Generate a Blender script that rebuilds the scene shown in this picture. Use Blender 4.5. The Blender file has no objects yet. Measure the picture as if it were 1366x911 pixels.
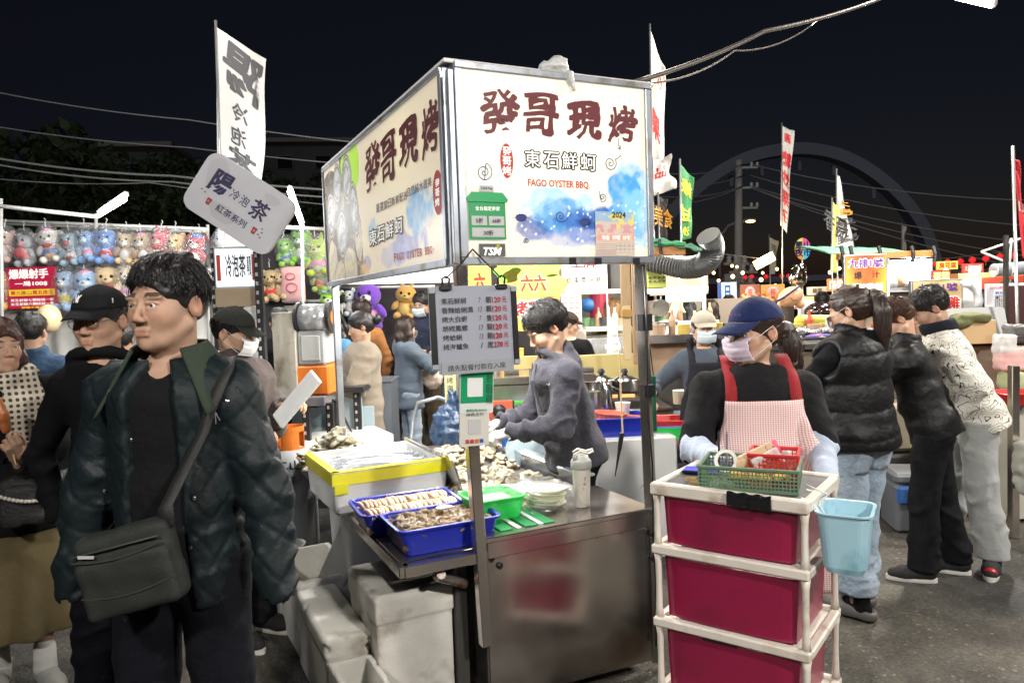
import bpy, math, random, time
import numpy as np
from mathutils import Vector, Matrix, Euler
V3=Vector
from math import sin, cos, atan2, sqrt
T0=time.time()
random.seed(7)
PI=math.pi
sc=bpy.context.scene
COL=sc.collection
# ------------------------------------------------------------------ camera, world, exposure
FPX, CX, CY=980.0, 683.0, 455.5
CAMZ=1.6
cam_d=bpy.data.cameras.new('camera');cam=bpy.data.objects.new('camera', cam_d);COL.objects.link(cam)
CR=Matrix.Rotation(math.radians(90-2.97), 3, 'X')@Matrix.Rotation(math.radians(-2.0), 3, 'Z')
cam.matrix_world=Matrix.Translation((0, 0, CAMZ))@CR.to_4x4()
cam_d.sensor_width=36;cam_d.lens=36*FPX/1366
cam_d.clip_start=0.05;cam_d.clip_end=2000
sc.camera=cam
world=bpy.data.worlds.new('World');sc.world=world;world.use_nodes=True
wn=world.node_tree;bg=wn.nodes['Background']
sky=wn.nodes.new('ShaderNodeTexSky');sky.sky_type='NISHITA';sky.sun_disc=False
sky.sun_elevation=math.radians(-5.0);sky.sun_rotation=math.radians(15)
ga=wn.nodes.new('ShaderNodeMix');ga.data_type='RGBA';ga.blend_type='ADD';ga.inputs[0].default_value=1;ga.inputs[7].default_value=(.030, .032, .062, 1)
wn.links.new(sky.outputs[0], ga.inputs[6]);wn.links.new(ga.outputs[2], bg.inputs[0]);bg.inputs[1].default_value=0.09
sc.view_settings.view_transform='Standard';sc.view_settings.look='None'
sc.view_settings.exposure=0.1;sc.view_settings.gamma=1.0
sc.cycles.use_denoising=True
sc.cycles.max_bounces=6;sc.cycles.diffuse_bounces=3;sc.cycles.glossy_bounces=3
sc.cycles.transparent_max_bounces=12;sc.cycles.transmission_bounces=4
sc.cycles.sample_clamp_indirect=6
sc.cycles.caustics_reflective=False;sc.cycles.caustics_refractive=False
def ray(px, py):
 return CR@V3(((px-CX)/FPX, -(py-CY)/FPX, -1))
def W(px, py, D):
 """the point seen at a photo pixel, D metres ahead of the camera"""
 d=ray(px, py);return V3((0, 0, CAMZ))+d*(D/d.y)
def HP(px, D):
 """ground point under photo column px, the column read at eye height"""
 p=W(px, 410+(683-px)*.035, D);p.z=0;return p
def GP(px, D, z=0.0):
 """a point on height z, D metres ahead, below photo column px"""
 p=W(px, 410+(683-px)*.035+(CAMZ-z)*FPX/D, D);p.z=z;return p
# ------------------------------------------------------------------ materials
MATS={}
def mat(name, color=(.5, .5, .5), rough=.6, metal=0, emit=None, es=1.0, bump=0, bs=60, var=0, vs=6, spec=.5, trans=0, alpha=1, sss=0, stretch=(1, 1, 1), dirt=None, dirts=3, dirtamt=.5, sheen=0, coat=0, rvar=0, bdist=.01, attr=None, bdet=3):
 if name in MATS:return MATS[name]
 m=bpy.data.materials.new(name);m.use_nodes=True;MATS[name]=m
 nt=m.node_tree;N=nt.nodes;L=nt.links;b=N['Principled BSDF']
 b.inputs['Base Color'].default_value=(*color, 1);b.inputs['Roughness'].default_value=rough
 b.inputs['Metallic'].default_value=metal;b.inputs['Specular IOR Level'].default_value=spec
 if emit:b.inputs['Emission Color'].default_value=(*emit, 1);b.inputs['Emission Strength'].default_value=es
 if trans:b.inputs['Transmission Weight'].default_value=trans;b.inputs['IOR'].default_value=1.2
 if alpha<1:b.inputs['Alpha'].default_value=alpha
 if sss:b.inputs['Subsurface Weight'].default_value=sss;b.inputs['Subsurface Radius'].default_value=(.012, .005, .003);b.inputs['Subsurface Scale'].default_value=.6
 if sheen:b.inputs['Sheen Weight'].default_value=sheen;b.inputs['Sheen Roughness'].default_value=.5
 if coat:b.inputs['Coat Weight'].default_value=coat;b.inputs['Coat Roughness'].default_value=.15
 tc=N.new('ShaderNodeTexCoord');mp=N.new('ShaderNodeMapping');L.new(tc.outputs['Object'], mp.inputs[0]);mp.inputs['Scale'].default_value=stretch
 cur=None
 if attr:
  a=N.new('ShaderNodeAttribute');a.attribute_name=attr;cur=a.outputs['Color']
 def noise(s, det=3):
  n=N.new('ShaderNodeTexNoise');n.inputs['Scale'].default_value=s;n.inputs['Detail'].default_value=det;L.new(mp.outputs[0], n.inputs[0]);return n
 def mix(fac, A, B):
  x=N.new('ShaderNodeMix');x.data_type='RGBA'
  if isinstance(fac, (int, float)):x.inputs[0].default_value=fac
  else:L.new(fac, x.inputs[0])
  for i, v in((6, A), (7, B)):
   if isinstance(v, tuple):x.inputs[i].default_value=(*v, 1)
   else:L.new(v, x.inputs[i])
  return x.outputs[2]
 if var:
  n=noise(vs, 5);hs=N.new('ShaderNodeHueSaturation');mr=N.new('ShaderNodeMapRange')
  mr.inputs[1].default_value=.3;mr.inputs[2].default_value=.7;mr.inputs[3].default_value=1-var;mr.inputs[4].default_value=1+var
  L.new(n.outputs[0], mr.inputs[0]);L.new(mr.outputs[0], hs.inputs['Value'])
  if cur:L.new(cur, hs.inputs['Color'])
  else:hs.inputs['Color'].default_value=(*color, 1)
  cur=hs.outputs[0]
 if dirt:
  n=noise(dirts, 8);r=N.new('ShaderNodeMapRange');r.inputs[1].default_value=.62-dirtamt*.3;r.inputs[2].default_value=.78-dirtamt*.2
  L.new(n.outputs[0], r.inputs[0]);cur=mix(r.outputs[0], cur or color, dirt)
 if cur:L.new(cur, b.inputs['Base Color'])
 if rvar:
  n=noise(vs*1.7, 5);r=N.new('ShaderNodeMapRange');r.inputs[3].default_value=max(0, rough-rvar);r.inputs[4].default_value=min(1, rough+rvar)
  r.inputs[1].default_value=.3;r.inputs[2].default_value=.7
  L.new(n.outputs[0], r.inputs[0]);L.new(r.outputs[0], b.inputs['Roughness'])
 if bump:
  n=noise(bs, bdet);bp=N.new('ShaderNodeBump');bp.inputs['Strength'].default_value=bump;bp.inputs['Distance'].default_value=bdist
  L.new(n.outputs[0], bp.inputs['Height']);L.new(bp.outputs[0], b.inputs['Normal'])
 m['b']=1
 return m
def emis(name, color, s):
 return mat(name, color=color, rough=.6, emit=color, es=s)
# ------------------------------------------------------------------ objects
def tag(o, label=None, cat=None, group=None, kind=None):
 if label:o['label']=label
 if cat:o['category']=cat
 if group:o['group']=group
 if kind:o['kind']=kind
 return o
def thing(name, label, cat, loc=(0, 0, 0), rz=0, group=None, rot=None):
 o=bpy.data.objects.new(name, None);COL.objects.link(o);o.empty_display_size=.1
 o.location=loc;o.rotation_euler=rot if rot else(0, 0, rz)
 return tag(o, label, cat, group)
def link(name, me, m, parent=None, loc=None, rot=None, smooth=True):
 o=bpy.data.objects.new(name, me);COL.objects.link(o)
 if m:
  if isinstance(m, (list, tuple)):
   for x in m:me.materials.append(x)
  elif not len(me.materials):me.materials.append(m)
 if parent:o.parent=parent
 if loc is not None:o.location=loc
 if rot is not None:o.rotation_euler=rot
 if smooth and len(me.polygons):me.polygons.foreach_set('use_smooth', [True]*len(me.polygons))
 return o
def npmesh(name, V, F, smooth=True):
 me=bpy.data.meshes.new(name);V=np.asarray(V, np.float32)
 if isinstance(F, np.ndarray):
  n, k=F.shape
  me.vertices.add(len(V));me.vertices.foreach_set('co', V.ravel())
  me.loops.add(n*k);me.loops.foreach_set('vertex_index', F.ravel().astype(np.int32))
  me.polygons.add(n);me.polygons.foreach_set('loop_start', np.arange(0, n*k, k, dtype=np.int32))
  me.update(calc_edges=True);me.validate()
 else:
  me.from_pydata([tuple(map(float, v))for v in V], [], F)
 return me
def copy_tree(o, parent=None, loc=None, rz=None):
 c=o.copy();COL.objects.link(c)
 if parent:c.parent=parent
 for ch in list(o.children):copy_tree(ch, c)
 if loc is not None:c.location=loc
 if rz is not None:c.rotation_euler=(0, 0, rz)
 return c
def setcol(me, cols):
 a=me.color_attributes.new('Col', 'FLOAT_COLOR', 'POINT')
 c=np.ones((len(me.vertices), 4), np.float32);c[:, :3]=cols;a.data.foreach_set('color', c.ravel())
class MB:
 """collects primitives into one mesh"""
 def __init__(s):s.v=[];s.f=[]
 def add(s, vs, fs):
  n=len(s.v);s.v+=[tuple(v)for v in vs];s.f+=[tuple(i+n for i in f)for f in fs];return s
 def box(s, c, size, ch=0, R=None):
  hx, hy, hz=size[0]/2, size[1]/2, size[2]/2;c=V3(c)
  if ch<=0:
   vs=[V3((x*hx, y*hy, z*hz))for x in(-1, 1)for y in(-1, 1)for z in(-1, 1)]
   fs=[(0, 1, 3, 2), (4, 6, 7, 5), (0, 4, 5, 1), (2, 3, 7, 6), (0, 2, 6, 4), (1, 5, 7, 3)]
  else:
   ch=min(ch, hx*.9, hy*.9, hz*.9);vs=[];idx={}
   h=(hx, hy, hz)
   for sx in(-1, 1):
    for sy in(-1, 1):
     for sz in(-1, 1):
      for ax in range(3):
       sg=(sx, sy, sz);p=[sg[i]*(h[i]-(0 if i==ax else ch))for i in range(3)]
       idx[(sx, sy, sz, ax)]=len(vs);vs.append(V3(p))
   fs=[]
   for ax in range(3):
    o1, o2=[i for i in range(3)if i!=ax]
    for sg in(-1, 1):
     q=[]
     for s1, s2 in((-1, -1), (1, -1), (1, 1), (-1, 1)):
      k=[0, 0, 0];k[ax]=sg;k[o1]=s1;k[o2]=s2;q.append(idx[(*k, ax)])
     fs.append(q)
   for ax in range(3):
    o1, o2=[i for i in range(3)if i!=ax]
    for s1 in(-1, 1):
     for s2 in(-1, 1):
      k0=[0, 0, 0];k0[o1]=s1;k0[o2]=s2;k1=list(k0);k0[ax]=-1;k1[ax]=1
      fs.append((idx[(*k0, o1)], idx[(*k1, o1)], idx[(*k1, o2)], idx[(*k0, o2)]))
   for sx in(-1, 1):
    for sy in(-1, 1):
     for sz in(-1, 1):fs.append(tuple(idx[(sx, sy, sz, i)]for i in range(3)))
  if R is not None:vs=[R@v for v in vs]
  return s.add([v+c for v in vs], fs)
 def cyl(s, a, b, r, n=12, r2=None, cap=True):
  a=V3(a);b=V3(b);r2=r if r2 is None else r2;ax=(b-a).normalized()
  u=ax.orthogonal().normalized();w=ax.cross(u)
  vs=[]
  for p, rr in((a, r), (b, r2)):
   for i in range(n):
    t=2*PI*i/n;vs.append(p+(u*cos(t)+w*sin(t))*rr)
  fs=[(i, (i+1)%n, n+(i+1)%n, n+i)for i in range(n)]
  if cap:fs+=[tuple(range(n))[::-1], tuple(range(n, 2*n))]
  return s.add(vs, fs)
 def tube(s, pts, r, n=8, closed=False):
  pts=[V3(p)for p in pts];m=len(pts);vs=[]
  rr=r if isinstance(r, (list, tuple))else[r]*m
  up=None
  for i, p in enumerate(pts):
   if closed:t=pts[(i+1)%m]-pts[i-1]
   else:t=pts[min(i+1, m-1)]-pts[max(i-1, 0)]
   t=t.normalized()if t.length>1e-9 else V3((0, 0, 1))
   u=t.orthogonal()if up is None else up-t*up.dot(t)
   u=u.normalized()if u.length>1e-6 else t.orthogonal().normalized()
   up=u;w=t.cross(u)
   for k in range(n):
    a=2*PI*k/n;vs.append(p+(u*cos(a)+w*sin(a))*rr[i])
  fs=[]
  for i in range(m if closed else m-1):
   for k in range(n):
    j=(i+1)%m;fs.append((i*n+k, i*n+(k+1)%n, j*n+(k+1)%n, j*n+k))
  if not closed:fs+=[tuple(range(n))[::-1], tuple((m-1)*n+k for k in range(n))]
  return s.add(vs, fs)
 def sphere(s, c, r, n=12, m=8, R=None):
  r=(r, r, r)if isinstance(r, (int, float))else r;c=V3(c);vs=[];fs=[]
  for j in range(m+1):
   ph=PI*j/m
   for i in range(n):
    th=2*PI*i/n;v=V3((sin(ph)*cos(th)*r[0], sin(ph)*sin(th)*r[1], cos(ph)*r[2]))
    vs.append(c+(R@v if R is not None else v))
  for j in range(m):
   for i in range(n):fs.append((j*n+i, (j+1)*n+i, (j+1)*n+(i+1)%n, j*n+(i+1)%n))
  return s.add(vs, fs)
 def lathe(s, prof, c=(0, 0, 0), n=20, sx=1, sy=1, cap=True):
  vs=[];fs=[];c=V3(c);m=len(prof)
  for r, z in prof:
   for i in range(n):
    t=2*PI*i/n;vs.append(c+V3((r*sx*cos(t), r*sy*sin(t), z)))
  for j in range(m-1):
   for i in range(n):fs.append((j*n+i, j*n+(i+1)%n, (j+1)*n+(i+1)%n, (j+1)*n+i))
  if cap:fs+=[tuple(range(n))[::-1], tuple((m-1)*n+i for i in range(n))]
  return s.add(vs, fs)
 def grid(s, fn, nu, nv, closed=False):
  vs=[fn(i/(nu-(0 if closed else 1))if nu>1 else 0, j/(nv-1))for j in range(nv)for i in range(nu)];fs=[]
  for j in range(nv-1):
   for i in range(nu if closed else nu-1):
    k=(i+1)%nu;fs.append((j*nu+i, j*nu+k, (j+1)*nu+k, (j+1)*nu+i))
  return s.add(vs, fs)
 def poly(s, pts, th=0.0, axis='y', at=0.0):
  """extrude outline (x,z) from y=at to at+th"""
  n=len(pts);vs=[(p[0], at, p[1])for p in pts]
  if th==0:return s.add(vs, [tuple(range(n))])
  vs+=[(p[0], at+th, p[1])for p in pts]
  return s.add(vs, [tuple(range(n)), tuple(range(2*n-1, n-1, -1))]+[(i, n+i, n+(i+1)%n, (i+1)%n)for i in range(n)])
 def obj(s, name, m, parent=None, loc=None, rot=None, smooth=False, solid=0):
  me=bpy.data.meshes.new(name);me.from_pydata(s.v, [], s.f)
  o=link(name, me, m, parent, loc, rot, smooth)
  if solid:
   md=o.modifiers.new('solid', 'SOLIDIFY');md.thickness=solid;md.offset=0
  return o
def rrect(w, h, r, n=4, cx=0, cz=0):
 pts=[]
 for(sx, sz, a0)in((1, 1, 0), (-1, 1, 90), (-1, -1, 180), (1, -1, 270)):
  for i in range(n+1):
   a=math.radians(a0+90*i/n);pts.append((cx+sx*(w/2-r)+r*cos(a), cz+sz*(h/2-r)+r*sin(a)))
 return pts
def textmesh(body, size, bold=0, xs=1, slant=0, ls=1.0, sp=1.0, brush=False):
 c=bpy.data.curves.new('lettering', 'FONT');c.body=body;c.size=size;c.offset=min(bold, .006)*size;c.resolution_u=2
 c.align_x='CENTER';c.align_y='CENTER';c.shear=slant;c.space_line=ls;c.space_character=sp
 o=bpy.data.objects.new('t', c);me=bpy.data.meshes.new_from_object(o);bpy.data.objects.remove(o)
 if bold>.015 and len(me.vertices):
  n=len(me.vertices);co=np.empty(n*3, np.float32);me.vertices.foreach_get('co', co);co=co.reshape(-1, 3);polys=[tuple(p.vertices)for p in me.polygons]
  if brush:
   import bmesh
   bm=bmesh.new();bm.from_mesh(me);bmesh.ops.subdivide_edges(bm, edges=bm.edges[:], cuts=4, use_grid_fill=True);bmesh.ops.triangulate(bm, faces=bm.faces[:]);bm.to_mesh(me);bm.free();n=len(me.vertices);co=np.empty(n*3, np.float32);me.vertices.foreach_get('co', co);co=co.reshape(-1, 3);polys=[tuple(p.vertices)for p in me.polygons]
   q=co/size;nn=fbm(q[:, 0]*5+3, q[:, 1]*5+ord(body[0])%17, 3);loc=np.clip((nn-.25)*3.2, .12, 2.0)
   co[:, 1]+=size*.05*np.sin(q[:, 0]*4+1);co[:, 0]+=size*.035*np.sin(q[:, 1]*6)
  else:loc=np.ones(len(co))
  K=5 if bold<.035 else 9;V=[];F=[]
  for k in range(K):
   a=2*PI*k/max(1, K-1)+.4;rr=0 if k==K-1 else(bold-.006)*size*.8
   V.append(co+np.stack([cos(a)*rr*loc, sin(a)*rr*.75*loc, loc*0+k*.00012], 1).astype(np.float32));F+=[tuple(i+n*k for i in p)for p in polys]
  bpy.data.meshes.remove(me);me=npmesh('lettering', np.concatenate(V), F)
 return me
def text(body, size, m, parent, x=0, z=0, y=-.003, bold=.02, xs=1, mirror=False, rot=0, slant=0, name='lettering', ls=1.0, wave=0, sp=1.0, fit=None, side=None, brush=False):
 """flat lettering in the parent's XZ plane, read from -Y"""
 me=textmesh(body, size, bold, slant=slant, ls=ls, sp=sp, brush=brush)
 n=len(me.vertices)
 if n==0:return None
 co=np.empty(n*3, np.float32);me.vertices.foreach_get('co', co);co=co.reshape(-1, 3)
 X=(co[:, 0]-(co[:, 0].min()+co[:, 0].max())/2);Z=co[:, 1]-(co[:, 1].min()+co[:, 1].max())/2
 if fit:X=X*fit[0]/max(1e-6, X.max()-X.min());Z=Z*(fit[1]/max(1e-6, Z.max()-Z.min())if fit[1]else fit[0]/max(1e-6, co[:, 0].max()-co[:, 0].min()))
 X=X*xs
 if wave:Z=Z+wave*size*np.sin(X/size*2.1);X=X+wave*size*.6*np.sin(Z/size*5)
 if mirror:X=-X
 c, s_=cos(rot), sin(rot);X, Z=X*c-Z*s_, X*s_+Z*c
 X=X+x;Z=Z+z
 Y=(np.full(n, y)if not callable(y)else np.array([y(a, b)for a, b in zip(X, Z)]))-co[:, 2]
 P=np.stack([X, Y, Z], 1)
 me.vertices.foreach_set('co', P.astype(np.float32).ravel());me.update()
 return link(name, me, m, parent, smooth=False)
INK=mat('black_ink', (.02, .018, .022), .6)
# ------------------------------------------------------------------ implicit surfaces: smooth union of limbs and balls, meshed by surface nets
def _v(p):return np.array(tuple(p), np.float32)
class SDF:
 def __init__(s):s.p=[]
 def limb(s, a, b, ra, rb=None, side=None, da=None, db=None, k=.02, fold=None, op='u'):
  """tapered capsule; ra,rb half-widths along side, da,db half-depths; fold=(amp, per-metre freq, seed)"""
  a=_v(a);b=_v(b);rb=ra if rb is None else rb;da=ra if da is None else da;db=(rb if da==ra else da)if db is None else db
  ab=b-a;Ln=float(np.linalg.norm(ab))+1e-6;ax=ab/Ln
  sd=_v(side)if side is not None else(np.array([1, 0, 0], np.float32)if abs(ax[0])<.8 else np.array([0, 1, 0], np.float32))
  sd=sd-ax*sd.dot(ax);sd/=np.linalg.norm(sd)+1e-9;dp=np.cross(ax, sd)
  R=max(ra, rb, da, db)+(fold[0]if fold else 0)
  lo=np.minimum(a, b)-R;hi=np.maximum(a, b)+R
  def fn(X, Y, Z):
   qx, qy, qz=X-a[0], Y-a[1], Z-a[2]
   w=qx*ax[0]+qy*ax[1]+qz*ax[2];t=np.clip(w/Ln, 0, 1)
   u=qx*sd[0]+qy*sd[1]+qz*sd[2];v=qx*dp[0]+qy*dp[1]+qz*dp[2];e=w-t*Ln
   wu=ra+(rb-ra)*t;wv=da+(db-da)*t;m=np.minimum(wu, wv)
   if ra==da and rb==db:d=np.sqrt(u*u+v*v+e*e)-wu
   else:
    k0=np.sqrt((u/wu)**2+(v/wv)**2+(e/m)**2)+1e-6
    k1=np.sqrt((u/wu**2)**2+(v/wv**2)**2+(e/m**2)**2)+1e-6
    d=k0*(k0-1)/k1
   if fold:
    am, fr, sed=fold[:3];ang=np.arctan2(v, u)
    p1=w*fr*5.0+1.9*np.sin(ang+sed)+.8*np.sin(2*ang+sed*2.3)+1.3*np.sin(w*13+sed)
    p2=w*fr*3.6-2.6*np.sin(ang+sed*1.7)+.9*np.sin(3*ang+sed)+1.1*np.sin(w*17+sed*2)
    e1=np.clip(.45+.85*np.sin(w*10+sed*4+1.7*np.sin(ang+sed)), 0, 1);e2=np.clip(.4+.9*np.sin(ang*2+w*12+sed*5), 0, 1)
    d=d-am*(e1*(1-np.abs(np.sin(p1*.5)))**1.5+.85*e2*(1-np.abs(np.sin(p2*.5)))**1.5-.25)
   return d
  s.p.append((fn, lo, hi, k, op));return s
 def chain(s, pts, rs, k=.02, **kw):
  for i in range(len(pts)-1):s.limb(pts[i], pts[i+1], rs[i], rs[i+1], k=k, **kw)
  return s
 def ball(s, c, r, rot=None, k=.02, op='u'):
  c=_v(c);r=np.array((r, r, r)if isinstance(r, (int, float))else r, np.float32)
  M=np.array(rot, np.float32)if rot is not None else None
  R=float(r.max())if M is not None else r
  def fn(X, Y, Z):
   x, y, z=X-c[0], Y-c[1], Z-c[2]
   if M is not None:x, y, z=M[0, 0]*x+M[1, 0]*y+M[2, 0]*z, M[0, 1]*x+M[1, 1]*y+M[2, 1]*z, M[0, 2]*x+M[1, 2]*y+M[2, 2]*z
   k0=np.sqrt((x/r[0])**2+(y/r[1])**2+(z/r[2])**2)+1e-6
   k1=np.sqrt((x/r[0]**2)**2+(y/r[1]**2)**2+(z/r[2]**2)**2)+1e-6
   return k0*(k0-1)/k1
  s.p.append((fn, c-R, c+R, k, op));return s
 def box(s, c, h, rnd=.01, rot=None, k=.01, op='u'):
  c=_v(c);h=_v(h)-rnd;M=np.array(rot, np.float32)if rot is not None else np.eye(3, dtype=np.float32)
  R=float(np.linalg.norm(h))+rnd
  def fn(X, Y, Z):
   x, y, z=X-c[0], Y-c[1], Z-c[2]
   x, y, z=M[0, 0]*x+M[1, 0]*y+M[2, 0]*z, M[0, 1]*x+M[1, 1]*y+M[2, 1]*z, M[0, 2]*x+M[1, 2]*y+M[2, 2]*z
   x, y, z=np.abs(x)-h[0], np.abs(y)-h[1], np.abs(z)-h[2]
   return np.sqrt(np.maximum(x, 0)**2+np.maximum(y, 0)**2+np.maximum(z, 0)**2)+np.minimum(np.maximum(x, np.maximum(y, z)), 0)-rnd
  s.p.append((fn, c-R, c+R, k, op));return s
 def plane(s, p, n, k=.004):
  """keep only the side the normal points away from"""
  p=_v(p);n=_v(n);n=n/np.linalg.norm(n)
  s.p.append((lambda X, Y, Z:(X-p[0])*n[0]+(Y-p[1])*n[1]+(Z-p[2])*n[2], None, None, k, 'i'));return s
 def custom(s, fn, lo, hi, k=.01, op='u'):s.p.append((fn, _v(lo), _v(hi), k, op));return s
 def mesh(s, name, h=.01, fine=(), pad=None, noise=None, bounds=None):
  us=[p for p in s.p if p[4]=='u']
  lo=np.min([p[1]for p in us], 0)-2*h;hi=np.max([p[2]for p in us], 0)+2*h
  if bounds:lo=np.maximum(lo, bounds[0]);hi=np.minimum(hi, bounds[1])
  ax=[]
  for i in range(3):
   c=lo[i];pts=[c]
   while c<hi[i]:
    st=h
    for fl, fh, fs in fine:
     if fl[i]-fs<c<fh[i]:st=min(st, fs)
    c+=st;pts.append(c)
   ax.append(np.array(pts, np.float32))
  x, y, z=ax;nx, ny, nz=len(x), len(y), len(z)
  f=np.full((nx, ny, nz), 9.0, np.float32)
  for fn, l, u, k, op in s.p:
   if l is None:sl=(slice(None), )*3
   else:
    pd=k+2.5*h;sl=tuple(slice(max(0, np.searchsorted(ax[i], l[i]-pd)-1), np.searchsorted(ax[i], u[i]+pd)+1)for i in range(3))
   X, Y, Z=x[sl[0]][:, None, None], y[sl[1]][None, :, None], z[sl[2]][None, None, :]
   if X.size*Y.size*Z.size==0:continue
   d=fn(X, Y, Z).astype(np.float32);g=f[sl]
   if op=='u':
    hh=np.maximum(k-np.abs(g-d), 0);g=np.minimum(g, d)-hh*hh/(4*k)
   else:
    if op=='s':d=-d
    hh=np.maximum(k-np.abs(g-d), 0);g=np.maximum(g, d)+hh*hh/(4*k)
   f[sl]=g
  if noise:
   amp, fr, sd=noise[:3];near=np.abs(f)<.05
   I=np.nonzero(near);X, Y, Z=x[I[0]], y[I[1]], z[I[2]]
   f[I]+=amp*wavy(X, Y, Z, fr, sd)
  f[0]=f[-1]=9;f[:, 0]=f[:, -1]=9;f[:, :, 0]=f[:, :, -1]=9
  V, F=nets(f, ax)
  return npmesh(name, V, F)
def wavy(X, Y, Z, fr, sd):
 a=np.sin(X*fr+1.7*np.sin(Y*fr*.8+sd)+sd)+np.sin(Y*fr*1.1+1.6*np.sin(Z*fr*.9+sd*2))+np.sin(Z*fr*.9+1.8*np.sin(X*fr*1.2+sd*3))
 b=np.sin(X*fr*2.3+2*np.sin(Z*fr*1.9+sd))*np.sin(Y*fr*2.1+2*np.sin(X*fr*2.2))+np.sin(Z*fr*2.6+sd)
 return a/3+b*.25
def nets(f, ax):
 ins=f<0;nx, ny, nz=f.shape
 cnt=np.zeros((nx-1, ny-1, nz-1), np.int8)
 for i in(0, 1):
  for j in(0, 1):
   for k in(0, 1):cnt+=ins[i:nx-1+i, j:ny-1+j, k:nz-1+k]
 act=(cnt>0)&(cnt<8);I=np.array(np.nonzero(act)).T;n=len(I)
 if n==0:return np.zeros((3, 3)), np.array([[0, 1, 2]])
 idx=np.full(act.shape, -1, np.int32);idx[act]=np.arange(n)
 acc=np.zeros((n, 3), np.float32);c=np.zeros(n, np.float32)
 x, y, z=ax
 cr={}
 for i in(0, 1):
  for j in(0, 1):
   for k in(0, 1):
    P=I+(i, j, k);cr[i, j, k]=(f[P[:, 0], P[:, 1], P[:, 2]], np.stack([x[P[:, 0]], y[P[:, 1]], z[P[:, 2]]], 1))
 for a in cr:
  for d in range(3):
   if a[d]==0:
    b=list(a);b[d]=1;fa, pa=cr[a];fb, pb=cr[tuple(b)]
    m=(fa<0)!=(fb<0);t=np.where(m, fa/np.where(m, fa-fb, 1), 0)[:, None]
    acc+=np.where(m[:, None], pa+(pb-pa)*t, 0);c+=m
 V=acc/c[:, None];Q=[]
 for d in range(3):
  o1, o2=(d+1)%3, (d+2)%3
  A=[slice(None)]*3;B=[slice(None)]*3;A[d]=slice(0, -1);B[d]=slice(1, None)
  a_, b_=ins[tuple(A)], ins[tuple(B)];m=a_!=b_
  E=np.array(np.nonzero(m)).T
  E=E[(E[:, o1]>0)&(E[:, o2]>0)&(E[:, o1]<f.shape[o1]-1)&(E[:, o2]<f.shape[o2]-1)]
  fl=a_[E[:, 0], E[:, 1], E[:, 2]]
  def at(s1, s2):
   P=E.copy();P[:, o1]-=s1;P[:, o2]-=s2;return idx[P[:, 0], P[:, 1], P[:, 2]]
  q=np.stack([at(1, 1), at(0, 1), at(0, 0), at(1, 0)], 1);q[~fl]=q[~fl][:, ::-1]
  Q.append(q)
 Q=np.concatenate(Q);Q=Q[(Q>=0).all(1)]
 return V, Q
def frame(x=None, y=None, z=None):
 """3x3 matrix whose columns are the axes; give two"""
 if x is None:y=V3(y).normalized();z=V3(z);x=y.cross(z).normalized();z=x.cross(y)
 elif y is None:x=V3(x).normalized();z=V3(z);y=z.cross(x).normalized();z=x.cross(y)
 else:x=V3(x).normalized();y=V3(y);z=x.cross(y).normalized();y=z.cross(x)
 return Matrix((x, y, z)).transposed()
# ------------------------------------------------------------------ people
def skinmat(tone):return mat('skin_%d'%int(tone*100), (.62, .40, .29), .5, attr='Col', sss=.25, bump=.35, bs=330, bdist=.0025, spec=.35, var=.10, vs=28)
HAIRM={'black':mat('black_hair', (.012, .010, .010), .38, bump=.6, bs=90, stretch=(3, 3, .35), bdist=.004, spec=.6), 'brown':mat('brown_hair', (.075, .032, .016), .4, bump=.6, bs=90, stretch=(3, 3, .35), bdist=.004), 'darkbrown':mat('dark_brown_hair', (.03, .015, .010), .36, bump=.6, bs=90, stretch=(3, 3, .35), bdist=.004, spec=.6), 'auburn':mat('auburn_hair', (.07, .018, .012), .36, bump=.6, bs=90, stretch=(3, 3, .35), bdist=.004, spec=.6), 'blond':mat('blond_hair', (.42, .25, .11), .45, bump=.6, bs=90, stretch=(3, 3, .35), bdist=.004)}
EYEW=mat('eye_white', (.75, .72, .7), .2);IRIS=mat('dark_iris', (.015, .01, .008), .1);TIE=mat('hair_tie', (.03, .03, .04), .6)
def cloth(name, color, rough=.85, bump=.35, bs=22, fine=True, **k):return mat(name, color, rough, bump=bump, bs=bs, bdist=.02, bdet=7, sheen=k.pop('sheen', 0 if max(color)<.06 else .12), spec=k.pop('spec', .16), **k)
def RX(a):return Matrix.Rotation(a, 3, 'X')
def RY(a):return Matrix.Rotation(a, 3, 'Y')
def RZ(a):return Matrix.Rotation(a, 3, 'Z')
R_=math.radians
def torus(S, c, n, R, r, k=.01, sx=1.0, side=None, op='u', tilt=0):
 c=_v(c);n=_v(n);n/=np.linalg.norm(n);sd=_v(side if side is not None else(1, 0, 0));sd=sd-n*sd.dot(n);sd/=np.linalg.norm(sd);dp=np.cross(n, sd)
 def fn(X, Y, Z):
  x, y, z=X-c[0], Y-c[1], Z-c[2]
  u=(x*sd[0]+y*sd[1]+z*sd[2])/sx;v=x*dp[0]+y*dp[1]+z*dp[2];w=x*n[0]+y*n[1]+z*n[2]
  return np.sqrt((np.sqrt(u*u+v*v)-R)**2+w*w)-r
 m=R*max(1, sx)+r;S.custom(fn, c-m, c+m, k, op)
HANDS={}
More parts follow.
